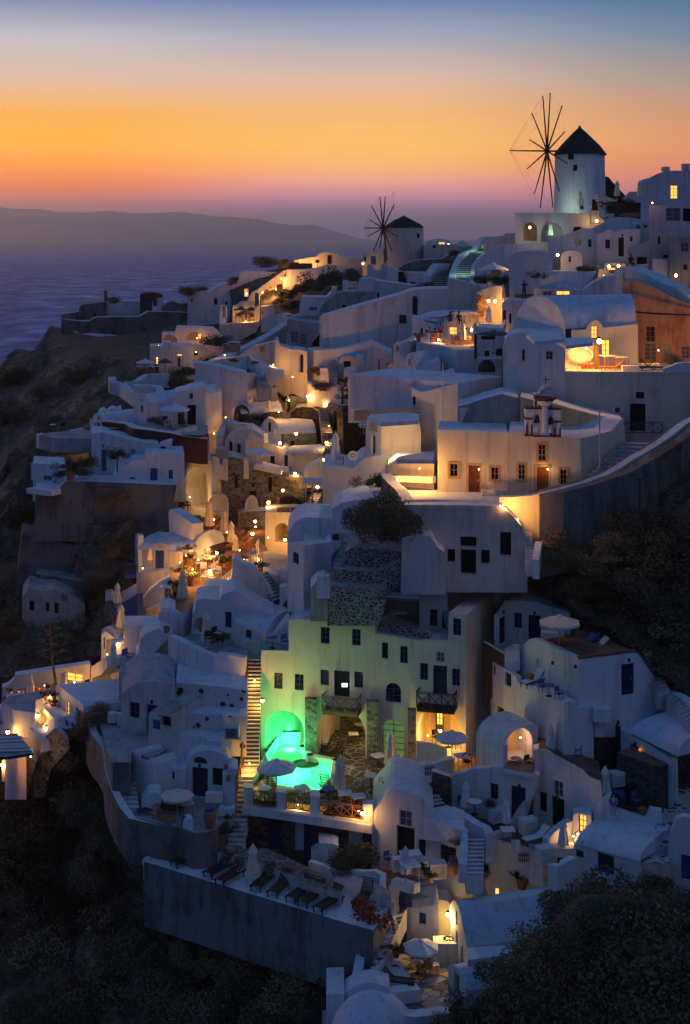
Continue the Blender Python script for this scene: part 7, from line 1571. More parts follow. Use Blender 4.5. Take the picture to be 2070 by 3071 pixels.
slab('brown canvas canopy beside the upper storey',-26.2-0,[(1190,215),(1590,240),(1590,160),(1310,155)],.2,'worn_roof','brown_wood',name='awning',cat='awning')
curtain('lava stone parapet over the green lit windows',[(1180,452,103.6),(1260,458,103.4),(1400,478,103.1),(1568,500,102.7),(1660,525,102.4),(1700,560,102.3)],1.9,.5,mat='lava_stone',capm='grey_plaster')
put('table_s','white table under the brown canopy',1400,480,104.5,.2,1.3)
boxat('thin drain pipe down the hotel front',1181,1210,102.9,.1,.1,4.9,'orange_wood','drain_pipe','pipe')
# deck and pool
full()
ZD=-38.5;deckp=[(733,2392),(770,2290),(790,2275),(790,2190),(1255,2190),(1262,2330),(1180,2400),(1118,2436)]
poolp=[(797,2262),(812,2300),(828,2363),(900,2374),(966,2381),(1003,2335),(1009,2295),(930,2280),(909,2254),(912,2196),(840,2196),(812,2240)]
def pool_deck():
    pts=[PZ(x,y,ZD)for x,y in deckp];hole=[PZ(x,y,ZD)for x,y in poolp];root=empty('pool_deck',PZ(1000,2300,ZD-4));tag(root,'slate paved pool deck of the green lit hotel','terrace')
    tr=tessellate_polygon([[Vector((p.x,p.y,0))for p in pts],[Vector((p.x,p.y,0))for p in hole]]);fl=pts+hole;m_=MB();fs=[]
    for t in tr:
        a,b_,c=[fl[i]for i in t];fs.append(tuple(t)if(b_-a).cross(c-a).z>0 else tuple(reversed(t)))
    m_.add(fl,fs);m_.build('floor','slate_tile',root)
    pool=empty('swimming_pool',PZ(900,2320,ZD-1.5));tag(pool,'swimming pool glowing turquoise green','pool')
    b_=MB();lo=[p-Vector((0,0,1.45))for p in hole];n=len(hole)
    b_.add(hole+lo,[(i,(i+1)%n,n+(i+1)%n,n+i)for i in range(n)]);b_.add(lo,[tuple(range(n))]);b_.build('basin','pool_tile',pool)
    k=MB()
    for i in range(n):
        a,c=hole[i],hole[(i+1)%n]
        if i in(5,6,7,8,2,3,4):seg_wall(k,a,c,.14 if i in(2,3,4)else .42,.5,.02)
    k.build('rim','cream',pool)
    w=MB();w.add([p-Vector((0,0,.12))for p in hole],[tuple(range(n))]);w.build('water','pool_water',pool)
    for x,y,e in((840,2345,190),(900,2358,190),(960,2350,190),(880,2300,230),(960,2310,180),(870,2240,230),(880,2210,180)):
        g_=glow(pool,PZ(x,y,ZD-.75),e,(0.05,1.0,0.30),.25)
    for x,y,e in((850,2240,130),(890,2225,90)):glow(pool,PZ(x,y,ZD+1.0),e,(0.03,1.0,0.36),.4)
    return root
pool_deck()
fl_=MB();c=PZ(917,2293,ZD-.1);fl_.lathe(c,[(.95,0),(1.02,.12),(.85,.16),(.75,.06)],24,sq=.8);tag(fl_.build('float_ring','foliage'),'dark rimmed green float on the pool','float')
glow(None,PZ(1040,2215,ZD+2.2),60,(1,.55,.2)).name='arch_lamp_light';lamp('lamp inside the stone arch',1083,2150,106,80,(1,.6,.25),r=.05)
putz('lounger_w','pale massage couch inside the stone arch',975,2235,ZD,1.4,1.1);putz('table_s','square white table inside the stone arch',1060,2228,ZD,.1,.95);putz('table_s','rear square table inside the stone arch',1078,2198,ZD,.1,.9);putz('chair','dark chair beside the left wall of the arch',975,2262,ZD,1.5,1.1);putz('lounger','dark fitness bench inside the stone arch',1000,2268,ZD,.8,.9);putz('chair','dark chair at the rear square table',1068,2215,ZD,.5,1.0)
H('stone edge wall behind the pool umbrella',738,98.6,792,99.4,[(738,2400),(742,2330),(775,2300),(792,2290),(792,2400)],.3,(),mat='stone',roof='cream',name='stone_wall',cat='wall')
putz('popen','large open grey parasol over the pool corner',830,2378,ZD,.2,121)
putz('pclosed','cream folded parasol at the pool edge',1019,2388,ZD,0,123);putz('pclosed','tall cream folded parasol before the french doors',1173,2318,ZD,0,131)
for x,y,k_,r_,lb in((812,2378,'lounger',1.55,'green lit chair lounger left of the pool'),(795,2400,'table',0,'white pool table at the left corner'),(905,2398,'table_s',.4,'grey board table over the pool railing'),(985,2380,'lounger',1.9,'slatted chair at the right pool edge'),(985,2402,'table_b',0,'round blue table behind the railing'),
(1050,2392,'lounger_o',1.7,'left red brown slatted lounger behind the railing'),(1085,2405,'lounger_o',1.7,'right red brown slatted lounger behind the railing'),(1035,2415,'table_s',.1,'flat white table before the slatted loungers'),(1075,2425,'table_s',.2,'second flat white table at the railing lamp'),
(1112,2360,'table',0,'round marble table on the slate deck'),(1158,2372,'table_s',.3,'orange legged square table on the deck'),(1135,2300,'table_s',.5,'square white table left of the tall parasol'),(1222,2322,'table_s',.4,'square white table right of the tall parasol'),(1110,2325,'chair_o',.8,'orange chair beside the marble table'),(1190,2318,'chair_o',2.2,'brown canvas chair right of the tall parasol'),(1160,2392,'chair',.2,'dark stool at the orange legged table'),(1210,2310,'chair_o',1.2,'brown canvas chair at the stone pier')):
    putz(k_,lb,x,y,ZD,r_,1.12 if 'table' not in k_ else 1.15)
win(700,2100)
DW=H('stone ground floor below the pool deck',95,96.0,1312,93.4,[(95,1480),(97,985),(410,1028),(800,1088),(1310,1168),(1312,1600)],.45,[('d',323,1110,455,1405),('Na',562,1108,745,1440,.42,'white'),('D',862,1095,950,1350),('N',1070,1143,1215,1380,.4,'white')],mat='dark_stone',roof='white')[0]
H('dark blue door set in the arched recess',662,94.7,742,94.5,[(662,1430),(664,1120),(700,1112),(742,1140),(742,1430)],.12,(),mat='navy',roof='navy',name='door_leaf',cat='door')
bnd=curtain('white coping band along the pool deck edge',[(95,985,95.6),(410,1028,94.95),(800,1088,94.1),(1310,1166,93.0)],.55,.5)
for x0,x1,y0,y1,d in((95,188,818,985,95.7),(403,500,862,1032,95.1),(723,815,897,1088,94.3),(1215,1312,975,1168,93.3)):
    house({95:'first white railing post at the long stair',403:'second white railing post below the umbrella',723:'third white railing post in the middle',1215:'fourth white railing post beside the lamp'}[x0],x0,d,x1,d-.2,[(x0,y1),(x0,y0),(x1,y0+8),(x1,y1+12)],.8,(),name='post',cat='post',drop=0)
x_rail('left lattice railing of the pool deck',188,403,(850,872),(968,992),95.4,95.0,'brown_wood',3);x_rail('middle lattice railing lit from behind',500,723,(888,918),(1015,1040),94.9,94.4,'orange_wood',3);x_rail('right lattice railing with the hanging lamp',815,1222,(935,1000),(1045,1115),94.1,93.3,'orange_wood',4)
lamp('bright lamp hanging on the right lattice railing',1215,1062,92.9,120,r=.12);lamp('hidden lamp behind the right lattice railing',1180,1040,94.6,110,r=.05);lamp('hidden lamp behind the middle lattice railing',610,980,95.6,110,r=.05)
CW=H('curved white house with dark shuttered doors',-80,0,0,0,[(0,0)],0)if False else None
H('white terraced steps block before the stone ground floor',730,93.2,990,92.2,[(730,1530),(732,1460),(800,1430),(805,1340),(940,1350),(990,1370),(990,1440),(925,1500),(925,1600)],1.5,())
put('gate','dark blue picket gate at the foot of the stone wall',175,1390,95,0,120)
bush('bush_dark','dark leafy shrub before the stone ground floor',1120,1480,91.5,165);bush('bush_dark','lower part of the dark leafy shrub',1050,1530,91.3,110)
win(1150,2100)
CW=H('curved white house with dark shuttered doors',-110,93.2,480,91.2,[(-110,1560),(-110,1070),(-60,1010),(0,950),(30,880),(60,850),(100,838),(180,848),(340,896),(400,960),(475,1060),(480,1640)],6,[('g',150,1040,267,1193,.2),('D',122,1185,293,1500,.25)])[0]
H('',395,91.5,770,89.8,[(395,1700),(398,1128),(425,1118),(560,1150),(720,1205),(765,1212),(770,1700)],3,[('w',405,1312,425,1330),('w',530,1372,685,1562,.25)],root=CW)
H('',310,91.4,400,91.3,[(310,1640),(312,1280),(398,1285),(400,1640)],.4,[('w',332,1310,396,1466)],root=CW)
lamp('hidden yellow lamp at the curved house roof',195,825,93.5,60,r=.05)
stairs('white edged slate stairs down from the pool deck',(515,1130,91.8),(635,1065,92.5),(345,870,94.8),(515,890,94.9),6,'white','slate_tile',nose=.3)
slab('slate landing between the two white stairs',-40.4,[(545,1130),(640,1085),(770,1170),(950,1290),(770,1290),(760,1215)],.8,'slate_tile','white',name='landing',cat='landing')
stairs('straight white edged stairs to the lower lane',(780,1640,86.6),(938,1640,86.6),(772,1290,90.4),(950,1290,90.4),9,'white','worn_roof',nose=.45)
curtain('thick white wall between the stairs and the terrace',[(630,1010,93.2),(680,1030,92.8),(780,1090,91.9),(880,1150,91.2),(970,1195,90.6),(1000,1250,90.2)],1.9,.6)
curtain('white wall left of the straight stairs',[(400,1125,91.4),(560,1150,90.6),(765,1212,89.6),(760,1330,88.8),(745,1540,87)],1.2,.5)
H('dark stone wall with a white frame below the blue gate',384,95.8,640,94,[(384,860),(388,760),(450,780),(460,670),(625,720),(640,740),(645,1010),(520,960),(500,890)],.6,(),mat='dark_stone',roof='white')
put('gate','dark blue picket gate by the pool deck exit',435,712,96,.2,95)
H('white post wall left of the blue picket gate',298,96.8,392,96.2,[(298,830),(300,628),(392,600),(392,700),(330,850)],.6,())
curtain('sloping white wall behind the blue picket gate',[(392,600,97),(480,580,97.2),(560,555,97.5),(650,535,97.8)],1.8,.5)
slab('brown tiled landing with a pale table',-37.6,[(520,680),(660,705),(740,690),(865,645),(860,520),(800,500),(650,610)],.5,'terracotta_floor','white')
put('table_s','pale table at the cave room exit',735,640,96.4,.3,1.2);put('chair','dark chair below the pale table',790,640,96.4,1,1.1)
put('popen','open white parasol before the lit cave room',645,560,98.4,.1,330);put('chair','orange lit chair in the cave room',500,410,100,.6,1.1);put('table','small table in the lit cave room',610,440,99.4,0,1.1);put('chair','second chair in the lit cave room',690,450,99.2,2,1.1)
H('white parapet of the lit cave room',308,99.6,600,98.6,[(308,700),(310,392),(450,412),(580,452),(600,470),(600,700)],.3,())
lamp('strong hidden lamp inside the lit cave room',420,330,101.5,420,(1,.55,.12),r=.05);lamp('wall lamp in the lit cave room',530,290,102.2,140,(1,.6,.18));glow(None,P(610,400,100.4),120,(1,.55,.12)).name='cave_room_light'
boxat('small glazed sign on the cave room wall',482,320,101.9,.8,.05,.3,'brown_wood','picture','picture')
H('lit window with dark bars in the cave room',492,103.2,568,103,[(492,242),(492,92),(568,95),(568,244)],.1,[('l',498,98,562,235,.05)],mat='dark_wood',name='window_panel',cat='window')
# ================================================================== gravel yard and lounger terrace (front left)
win(300,2200)
slab('dark gravel yard beside the long stair',-40.75,[(880,1050),(1190,955),(1345,1080),(1568,1080),(1800,1180),(2300,1430),(2260,1500),(1900,1400),(1568,1225),(1185,1140)],1.2,'gravel','old_white',name='gravel_yard',cat='yard')
full()
ZL=-41.6
TL_=slab('long narrow lounger terrace on a concrete wall',ZL,[(432,2583),(509,2548),(640,2560),(745,2584),(980,2643),(1180,2702),(1120,2790),(1026,2764)],4.3,'roof_white','concrete',name='lounger_terrace')
curtain('white rail kerb along the concrete wall top',[(431,2577,93.4),(640,2627,91.1),(830,2692,88.3),(1022,2758,85.2)],.3,.35)
curtain('white back wall behind the wooden loungers',[(505,2520,95),(580,2540,94.6),(680,2566,93.6),(760,2588,92.7),(900,2616,91.2),(985,2640,90.4),(1075,2672,89.3),(1150,2697,88.5)],1.3,.35)
curtain('white end wall of the lounger terrace',[(436,2576,93.3),(508,2528,95.3)],1.4,.35)
H('white stepped end block at the pillar',505,95.2,582,94.3,[(505,2585),(507,2522),(530,2524),(550,2528),(575,2500),(582,2585)],.5,(),name='wall_block',cat='wall')
for i,(x,y,r_)in enumerate(((560,2588,.75),(655,2618,.95),(690,2640,.95),(790,2655,1.15),(840,2672,1.15),(900,2690,1.0),(935,2702,1.0),(985,2722,.9),(1090,2705,1.2))):
    putz('lounger',['dark lounger alone at the left end of the terrace','first of the paired dark loungers left of the parasol','second of the paired dark loungers left of the parasol','dark lounger just right of the folded parasol','second dark lounger right of the folded parasol','third dark lounger right of the folded parasol','dark lounger with a blue towel','dark lounger nearest the terrace corner','lounger back behind the red flowering bush'][i],x,y,ZL,r_,1.2)
putz('pclosed','tall folded parasol between the dark loungers',759,2655,ZL,0,128);putz('table_s','small folding table under the tall folded parasol',750,2650,ZL,.4,.75)
boxat('short white spigot pipe on the terrace floor',578,2614,92.0,.07,.07,.36,'white','pipe_stub','pipe')
bush('bush_red','round bush with red flowers on the terrace corner',1100,2735,86,52);bush('bush_dark','dark base of the red flowering bush',1092,2752,86.3,45)
slab('grey lane beside the lounger terrace',-41.2,[(985,2640),(1060,2608),(1170,2672),(1175,2705),(1080,2680)],1.5,'worn_roof','white',name='lane',cat='lane')
curtain('white steps edge above the grey lane',[(930,2580,92),(985,2597,91.3),(1010,2612,90.8),(1060,2606,90.5)],1.2,.4)

# ================================================================== lower middle terrace and the bottom vault houses
win(900,2571)
slab('small furniture terrace with white tables',-42.0,[(760,130),(890,250),(1100,245),(1370,160),(1400,60),(1180,10),(860,20)],1.5,'terracotta_floor','white')
curtain('white wall before the furniture terrace',[(480,110,90.6),(600,125,90.2),(700,118,90),(785,155,89.4),(775,250,88.6)],1.4,.4)
curtain('white arched wall right of the furniture terrace',[(885,195,88.8),(960,210,88.3),(1040,235,87.8),(1100,245,87.3)],.6,.5)
for x,y,k_,lb,s in((930,120,'cabinet','white slatted cabinet on the furniture terrace',.9),(1040,130,'cabinet','white counter behind the folded parasol',1.3),(1130,150,'cabinet','counter with a striped blue cloth',1.0),(1290,190,'cabinet','low pale chest beside the round jar',1.1)):put(k_,lb,x,y,89.5,.2,s)
put('pclosed_w','white folded parasol on the furniture terrace',992,215,88.6,0,330);put('table_s','square white table at the white folded parasol',1035,215,88.4,.3,1.4);put('chair_b','blue chair on the furniture terrace',830,80,90.5,.6,1.0);put('chair','dark chair between the white counters',1180,180,88.6,2,1.0)
put('jar','round grey jar beside the straight stairs',1440,165,88.4,0,.8)
slab('tiled steps landing under the round jar',-42.5,[(1340,240),(1400,140),(1568,160),(1700,260),(1620,330),(1430,270)],1,'slate_tile','white',name='landing',cat='landing')
put('pot_g','low potted plant on the white roof edge',1225,238,88,0,75)
LH1=H('white house with a small blue shutter',1000,88.6,1312,87.6,[(1000,860),(1003,482),(1090,478),(1200,462),(1262,445),(1265,370),(1285,350),(1300,400),(1312,860)],1.2,[('b',1117,522,1185,635)])[0]
H('rounded white upper storey above the blue shutter',1040,90.3,1300,89.2,[(1040,600),(1045,430),(1060,305),(1110,335),(1170,358),(1262,372),(1300,380),(1300,600)],5,(),mat='white')
H('sweeping white roof wall behind the lit corner',1100,92,1700,90.6,[(1100,480),(1105,245),(1150,200),(1200,212),(1400,240),(1520,268),(1640,330),(1700,480)],3,(),mat='roof_white')
YW=H('bright yellow lit corner wall with a lamp',1292,89.0,1425,88.6,[(1292,1040),(1294,400),(1340,405),(1390,412),(1425,470),(1425,1040)],1.5,(),mat='cream')
lamp('brightest lamp on the yellow corner wall',1392,535,87.6,330,(1,.60,.18),r=.13)
boxat('white counter shelf with coiled hose',1395,1010,87.0,1.9,1.0,1.55,'white','counter','counter',extra=lambda r:(lambda m:([m.tube((.3*math.cos(i),.25*math.sin(i),1.6+i*.004),(.3*math.cos(i+.6),.25*math.sin(i+.6),1.6+i*.004),.035,n=4)for i in range(18)],m.build('hose','dark_cloth',r,world=False)))(MB()))
put('gate','blue arched double gate above the paved steps',990,470,88.8,0,125)
H('blue double gate leaf between white walls',930,89,1052,88.6,[(930,480),(932,330),(960,305),(1000,296),(1030,310),(1052,335),(1052,480)],.1,(),mat='blue_paint',roof='blue_paint',name='gate_leaf',cat='gate')
H('white knobbed post left of the blue double gate',830,89.2,935,88.9,[(830,520),(832,320),(855,292),(890,284),(915,300),(935,330),(935,520)],.7,(),name='post',cat='post')
stairs('paved steps descending left of the small patio',(615,1190,82.3),(680,1190,82),(875,540,87.6),(1003,480,88.2),12,'old_white','white_joint_paving',nose=.12)
curtain('white kerb wall left of the paved steps',[(515,1200,82.5),(545,1050,83.4),(580,860,84.7),(605,735,85.5),(660,715,85.7),(750,640,86.2),(860,530,87),(860,440,88),(835,340,88.8)],1.8,.55)
H('white block wall beside the red flowering bush',400,86.4,665,85.6,[(400,860),(405,640),(500,650),(650,672),(665,860)],1.2,())
ZB=-44.9
slab('small patio of broken paving stones',ZB,[(930,905),(1300,930),(1400,1080),(1395,1260),(1470,1350),(1390,1425),(1080,1450),(930,1385),(905,1290),(1000,1200),(700,1180),(690,1050),(800,980)],2.6,'crazy_paving','dark_stone')
curtain('white rounded parapet round the broken paving patio',[(1110,1212,82.2),(1000,1225,82.0),(900,1240,81.8),(850,1262,81.6),(850,1330,81.1),(905,1410,80.5),(980,1455,80.2),(1080,1468,80.1),(1240,1450,80.2),(1400,1432,80.3)],.75,.75)
slab('white triangular ledge beside the umbrella',-44.4,[(672,1200),(675,1085),(722,975),(860,965),(930,905),(985,1060),(1040,1120),(1000,1170),(840,1235)],1.6,'roof_white','white',name='ledge',cat='ledge')
m_=MB();c=[P(x,y,83.4)for x,y in((858,1010),(885,1028),(925,1020),(890,1012),(860,1022),(938,1030))]
for a,b_ in zip(c,c[1:]):m_.tube(a,b_,.035,n=4)
tag(m_.build('cleat','blue_paint'),'blue rope coil lying on the white ledge','rope')
putz('popen','open white parasol over the broken paving patio',1135,1075,ZB,.35,355)
putz('table','round table under the patio parasol',1108,1090,ZB,0,115)
for x,y,r_,k_,lb in((1190,1060,.3,'chair','dark chair behind the patio table'),(1240,1120,2.4,'chair_o','wooden director chair with a pale back'),(1150,1140,1.4,'chair_o','wooden chair in front of the patio table'),(1090,1020,4.0,'chair','dark chair left of the patio parasol'),(1270,1080,1.9,'chair_w','pale canvas chair at the right of the patio')):putz(k_,lb,x,y,ZB,r_,1.05)
putz('lounger','dark wooden lounger at the patio edge',930,1200,ZB+.6,2.9,1.0)
putz('jar','dark stone pot on the patio parapet',1045,1330,ZB,0,.62);put('pot_g','potted succulent beside the paved steps',905,940,85,0,85)
bush('bush_tan_or_lit','flowering succulent beside the umbrella',880,850,85,42);bush('bush_dark','dark plant at the lower patio corner',1510,1360,80.5,48)
dome('broad white domed roof at the bottom edge',690,1700,80.5,2.5,2.5)
H('white curved wall joining the bottom dome',410,82,860,81,[(410,1640),(415,1282),(450,1255),(500,1222),(560,1195),(650,1180),(720,1182),(840,1230),(845,1330),(860,1640)],1.5,(),mat='roof_white')
H('low white block at the bottom left of the dome',245,82,420,81.5,[(245,1700),(247,1292),(300,1288),(415,1284),(420,1700)],3,(),mat='white')
x_rail('short white picket rail at the bottom edge',215,245,1450,1568,81.5,81.5,'frame_paint',2)
win(1250,2500)
MV=H('tall vaulted white house with a lit gable',308,87.6,478,84.8,[(308,1320),(318,900),(312,680),(325,645),(345,628),(370,640),(395,690),(420,800),(450,950),(475,1070),(478,1300)],9.5,[('b',368,920,388,1210),('D',415,1060,436,1210),('o',368,730,384,855)],ext=(1.0,.30))[0]
LV=H('small low vaulted room beside the broken paving patio',298,83.8,468,81.8,[(298,1600),(299,1248),(330,1233),(360,1240),(395,1270),(420,1320),(445,1400),(465,1480),(468,1600)],5.6,[('h',350,1310,398,1530,.3)],ext=(1.0,.25))[0]
H('white end wall between the two vaults',820,88.5,1110,89.8,[(820,1240),(838,915),(980,1000),(1110,840),(1130,860),(1000,1000),(900,1110),(850,1240)],1.5,())
slab('flat sunken roof between the two vaults',-42.9,[(480,1190),(830,1140),(905,1110),(820,1050),(475,1075)],1.2,'roof_white','white',name='flat_roof',cat='roof')
H('large teal lit white wall with a warm slit',498,92.5,1400,90.5,[(498,760),(500,500),(508,445),(540,428),(600,434),(660,400),(740,355),(840,320),(900,322),(1000,355),(1180,445),(1385,480),(1390,640),(1300,900)],2.5,[('l',738,515,772,575)])
H('curved end gable with a yellow rim',1000,91.4,1135,90.9,[(1000,900),(1000,660),(1040,645),(1080,655),(1110,710),(1130,830),(1130,900)],.4,(),mat='cave_ochre')
put('pot','broad dark pot on the teal lit wall',605,470,91.6,0,90);put('agave','prickly cactus in a bowl on the teal lit wall',940,420,91,0,200);put('pot','bowl of the prickly cactus',990,515,90.8,0,130)
put('table','small round white table behind the teal lit wall',690,365,92.6,0,100)
slab('dark tiled path above the teal lit wall',-42.4,[(930,330),(1060,320),(1250,400),(1390,470),(1200,450),(1050,400)],.6,'slate_tile','white',name='path_strip',cat='path')
H_B=H('white parapet drum of the middle terrace',618,93.2,942,92,[(618,300),(620,62),(680,50),(760,75),(850,110),(905,135),(935,150),(942,300)],.5,())
H('dark stone band under the white parapet drum',622,93.0,890,92.3,[(622,420),(624,232),(760,255),(890,275),(890,420)],.4,(),mat='dark_stone',name='stone_wall',cat='wall')

# ================================================================== right hand houses
win(1150,1700)
R1=H('blue grey house with three dark blue doors',1185,105,1760,103.6,[(1185,860),(1187,320),(1300,318),(1450,335),(1568,375),(1700,410),(1760,430),(1760,860)],7,[('w',1230,432,1303,575),('d',1364,455,1480,690)])[0]
H('',1085,103.5,1188,105,[(1085,860),(1088,462),(1130,420),(1188,318),(1188,860)],.4,[('d',1092,470,1158,722)],root=R1)
boxat('small white chimney with a dark stone cap',1160,240,106,.62,.55,.95,'white','chimney','chimney',extra=lambda r:(lambda m:(m.box((0,0,.95),.8,.7,.1),m.build('cap','dark_stone',r,world=False)))(MB()))
curtain('sloping white kerb over the back of the pool hotel',[(515,90,108),(800,92,108),(1080,92,108),(1130,60,108.5),(1260,0,109.5)],2.0,.5)
put('pot','dark pot stack beside the stone cap chimney',1265,200,106,0,55)
curtain('lava stone wall behind the blue grey house',[(1290,60,110),(1400,20,110.5),(1500,20,110),(1640,60,109),(1720,110,108)],4,.6,mat='lava_stone')
win(1570,1740)
R2=H('corner house with a roof terrace, left front',-88,101.5,517,94.9,[(-88,1240),(-86,655),(0,602),(45,565),(75,549),(120,549),(300,632),(516,735),(515,1240)],.4,[('w',125,748,180,905),('d',245,800,332,1090),('w',385,858,443,1018)])[0]
a_,b_=P(120,548,99.3),P(515,735,94.95);ex=a_-b_
H('',516,94.9,1258,97.2,[(516,1340),(518,736),(800,700),(1050,668),(1085,690),(1160,800),(1255,932),(1258,1340)],ex.length,[('d',922,785,1042,1080)],ext=(ex.x,ex.y),root=R2,roof='terracotta_floor',cap=.12)
R2['label']='large corner house with a roof terrace and blue doors'
put('popen_t','wide open parasol on the roof terrace',340,650,98.2,.3,400);put('lounger_b','blue cushioned lounger on the roof terrace',550,660,98.6,.3,1.15);put('lounger_w','pale cushioned lounger on the roof terrace',660,690,98.2,.2,1.15);put('chair_o','orange chair on the roof terrace',535,590,100.5,1,1.2);put('table_b','blue tub table on the roof terrace',505,640,99.6,0,.9)
boxat('white masonry bench at the roof terrace door',275,580,101,1.6,.9,.75,'white','bench','bench')
curtain('white lava stone garden wall behind the loungers',[(480,470,104),(620,480,103),(780,478,102),(900,490,101),(1000,530,100),(1080,570,99),(1150,630,98),(1170,700,97.4)],3,.6,mat='lava_stone',capm='lava_stone')
H('pebbled white slope between the terrace and the agaves',560,104,1130,101.5,[(560,720),(565,400),(700,410),(850,440),(960,500),(1050,560),(1130,640),(1130,720)],2,(),mat='lava_stone',roof='lava_stone',name='stone_slope',cat='stone wall')
stairs('plastered steps climbing along the corner house',(1265,1060,95.5),(1375,1030,96),(1130,740,99.5),(1200,720,100),9,'old_white','worn_roof',nose=.2)
stairs('lower plastered steps beside the big vault',(1560,1360,91),(1640,1330,92),(1340,1080,95.5),(1440,1050,96.5),8,'old_white','worn_roof',nose=.2)
curtain('old rendered wall beside the plastered steps',[(1200,730,100.5),(1280,800,99.5),(1400,870,98.5),(1568,960,97),(1700,1040,96)],4,.8,mat='earth_wall',capm='old_white')
curtain('white rounded edge of the lower plastered steps',[(1370,1035,97),(1440,1060,96),(1520,1100,95),(1580,1150,94)],1.5,.6)
for x,y in((1060,330),(950,340),(1120,380),(620,300)):put('agave',{1060:'tall agave with pale blades on the dark slope',950:'agave left of the tall pale one',1120:'agave right of the tall pale one',620:'pale agave behind the wide open parasol'}[x],x,y+120,103.5,x,190)
for i,(x,r)in enumerate(((420,120),(520,110),(330,70))):bush('bush_dark',['dark palm like shrub over the blue grey house','dark shrub right of the palm like one','low frond shrub on the blue grey roof'][i],x,190,105.5,r)
bush('bush_dark','dark potted tree on the roof terrace',400,560,100.5,75)
Q1=H('lower front of the corner house with a long parapet',-310,102.5,384,93.8,[(-310,1560),(-308,800),(-280,770),(-70,905),(-55,965),(0,985),(200,1068),(382,1150),(380,1640),(0,1640)],.4,[('h',-173,872,-114,996),('h',-280,800,-262,885),('h',-245,1195,-182,1295)])[0]
a_,b_=P(0,985,98.5),P(382,1150,93.8);ex=a_-b_
H('',382,93.8,660,95.0,[(382,1700),(384,1152),(500,1135),(505,1210),(640,1180),(660,1260),(660,1700)],ex.length*.75,(),ext=(ex.x,ex.y),root=Q1)
slab('balcony floor with pale chairs and a blue table',-32.6,[(-60,1000),(0,1010),(378,1168),(510,1145),(440,1100),(60,960)],.3,'terracotta_floor','white',name='balcony',cat='balcony')
for x,y,k_,lb in((85,990,'lounger_w','pale lounger on the long balcony'),(240,1090,'table_b','small blue table on the long balcony'),(180,1060,'chair_b','blue chair left of the balcony table'),(335,1130,'chair_b','blue chair with a folded towel at the balcony end'),(70,950,'pot','clay pot in the balcony corner')):put(k_,lb,x,y,96-x*.004,.7,1.0)
H('brown boarded parapet beside the hotel side wall',-388,103.3,-175,101,[(-388,1040),(-390,790),(-385,575),(-300,625),(-175,700),(-180,900)],.3,(),mat='brown_wood',name='parapet_block',cat='parapet')
H('white box stair head by the brown parapet',-178,101,-10,100.2,[(-178,960),(-176,700),(-95,655),(-35,660),(-30,840),(-110,900),(-120,960)],1.5,())
boxat('white storage box beside the blue vault',730,1310,95,1.2,1.1,.85,'white','storage_box','box')
VG=H('small vault gable with one narrow window',760,97.6,1028,96.0,[(760,1420),(764,1132),(785,1108),(820,1096),(858,1098),(900,1125),(940,1180),(985,1270),(1025,1390),(1028,1440)],7,[('h',875,1230,922,1330)],ext=(1,.55))[0]
win(1570,2150)
BV=H('white room under the big pale blue vault',914,95.2,1455,90.2,[(914,720),(917,116),(1150,240),(1395,398),(1452,404),(1455,760),(1330,800)],4,[('b',1000,262,1085,610),('d',860,60,861,61)][:1])[0]
F=Fac(914,95.1,1455,90.1);barrel('',F,1000,1448,(150,372),(-60,60),7.0,root=BV,endcaps=True)
H('glowing lantern panel beside the blue door',1085,93.3,1108,93.1,[(1085,345),(1085,300),(1108,302),(1108,347)],.12,(),mat='dim_glow',roof='dim_glow',name='lit_panel',cat='lamp')
H('dark blue door beside the dark stone box',862,96,912,95.6,[(862,430),(862,62),(912,100),(912,430)],.12,(),mat='navy',roof='navy',name='door_leaf',cat='door')
S1=H('upper dark stone box room',592,95.0,842,96.2,[(592,480),(600,62),(840,12),(838,440)],3.2,(),mat='dark_stone',roof='terracotta_floor',ext=(-.75,.75))[0]
S2=H('lower dark stone box room with a blue window',1284,90.6,1450,91.6,[(1284,960),(1286,470),(1448,405),(1450,860)],3.4,(),mat='dark_stone',roof='terracotta_floor',ext=(-.72,.78))[0]
H('',1045,93.0,1286,90.55,[(1045,860),(1060,370),(1286,470),(1284,960)],.2,[('w',1152,545,1190,620)],mat='dark_stone',roof='terracotta_floor',root=S2)
R4=H('curving blue white house front with a glass door',98,94.8,745,90.8,[(98,800),(100,310),(160,298),(215,296),(300,352),(400,408),(500,460),(560,492),(600,540),(645,572),(730,602),(745,800),(640,1000),(460,1120),(300,1100)],3.5,[('g',280,602,372,748),('D',265,760,385,1040),('h',147,707,220,895)],roof='terracotta_floor')[0]
H('white panel with a lit barred window',465,91.2,640,90.6,[(465,1160),(470,915),(540,905),(640,925),(640,1160)],1.0,[('l',520,922,592,1090)])
slab('middle terrace with cabinet and closed parasol',-36.6,[(215,300),(560,480),(740,600),(1040,640),(1040,500),(850,360),(590,410),(370,270)],.6,'terracotta_floor','white')
put('pclosed_w','white folded parasol beside the blue round table',257,355,94.6,0,300);put('table_b','blue round table before the dark stone box',365,345,95,0,110);put('chair_b','blue chair at the dark stone box',500,370,94.5,.5,1.1);put('chair_b','blue deck chair behind the blue round table',560,330,95.4,2,1.1)
put('pclosed_w','white folded parasol at the narrow cabinet',768,800,91.6,0,350);put('cabinet','white cabinet with a sink top',885,640,92.8,.3,1.0)
boxat('blue headed bench below the white cabinet',900,780,92,.75,.9,.5,'blue_paint','bench','bench');put('chair_b','blue chair before the lower stone box',1060,850,91,.6,1.1);put('pot','clay pot beside the lower terrace wall',1120,930,90.5,0,90)
slab('lower terrace before the dark stone box',-37.6,[(735,820),(720,700),(860,600),(1045,640),(1290,880),(1180,960),(860,900)],.8,'terracotta_floor','white')
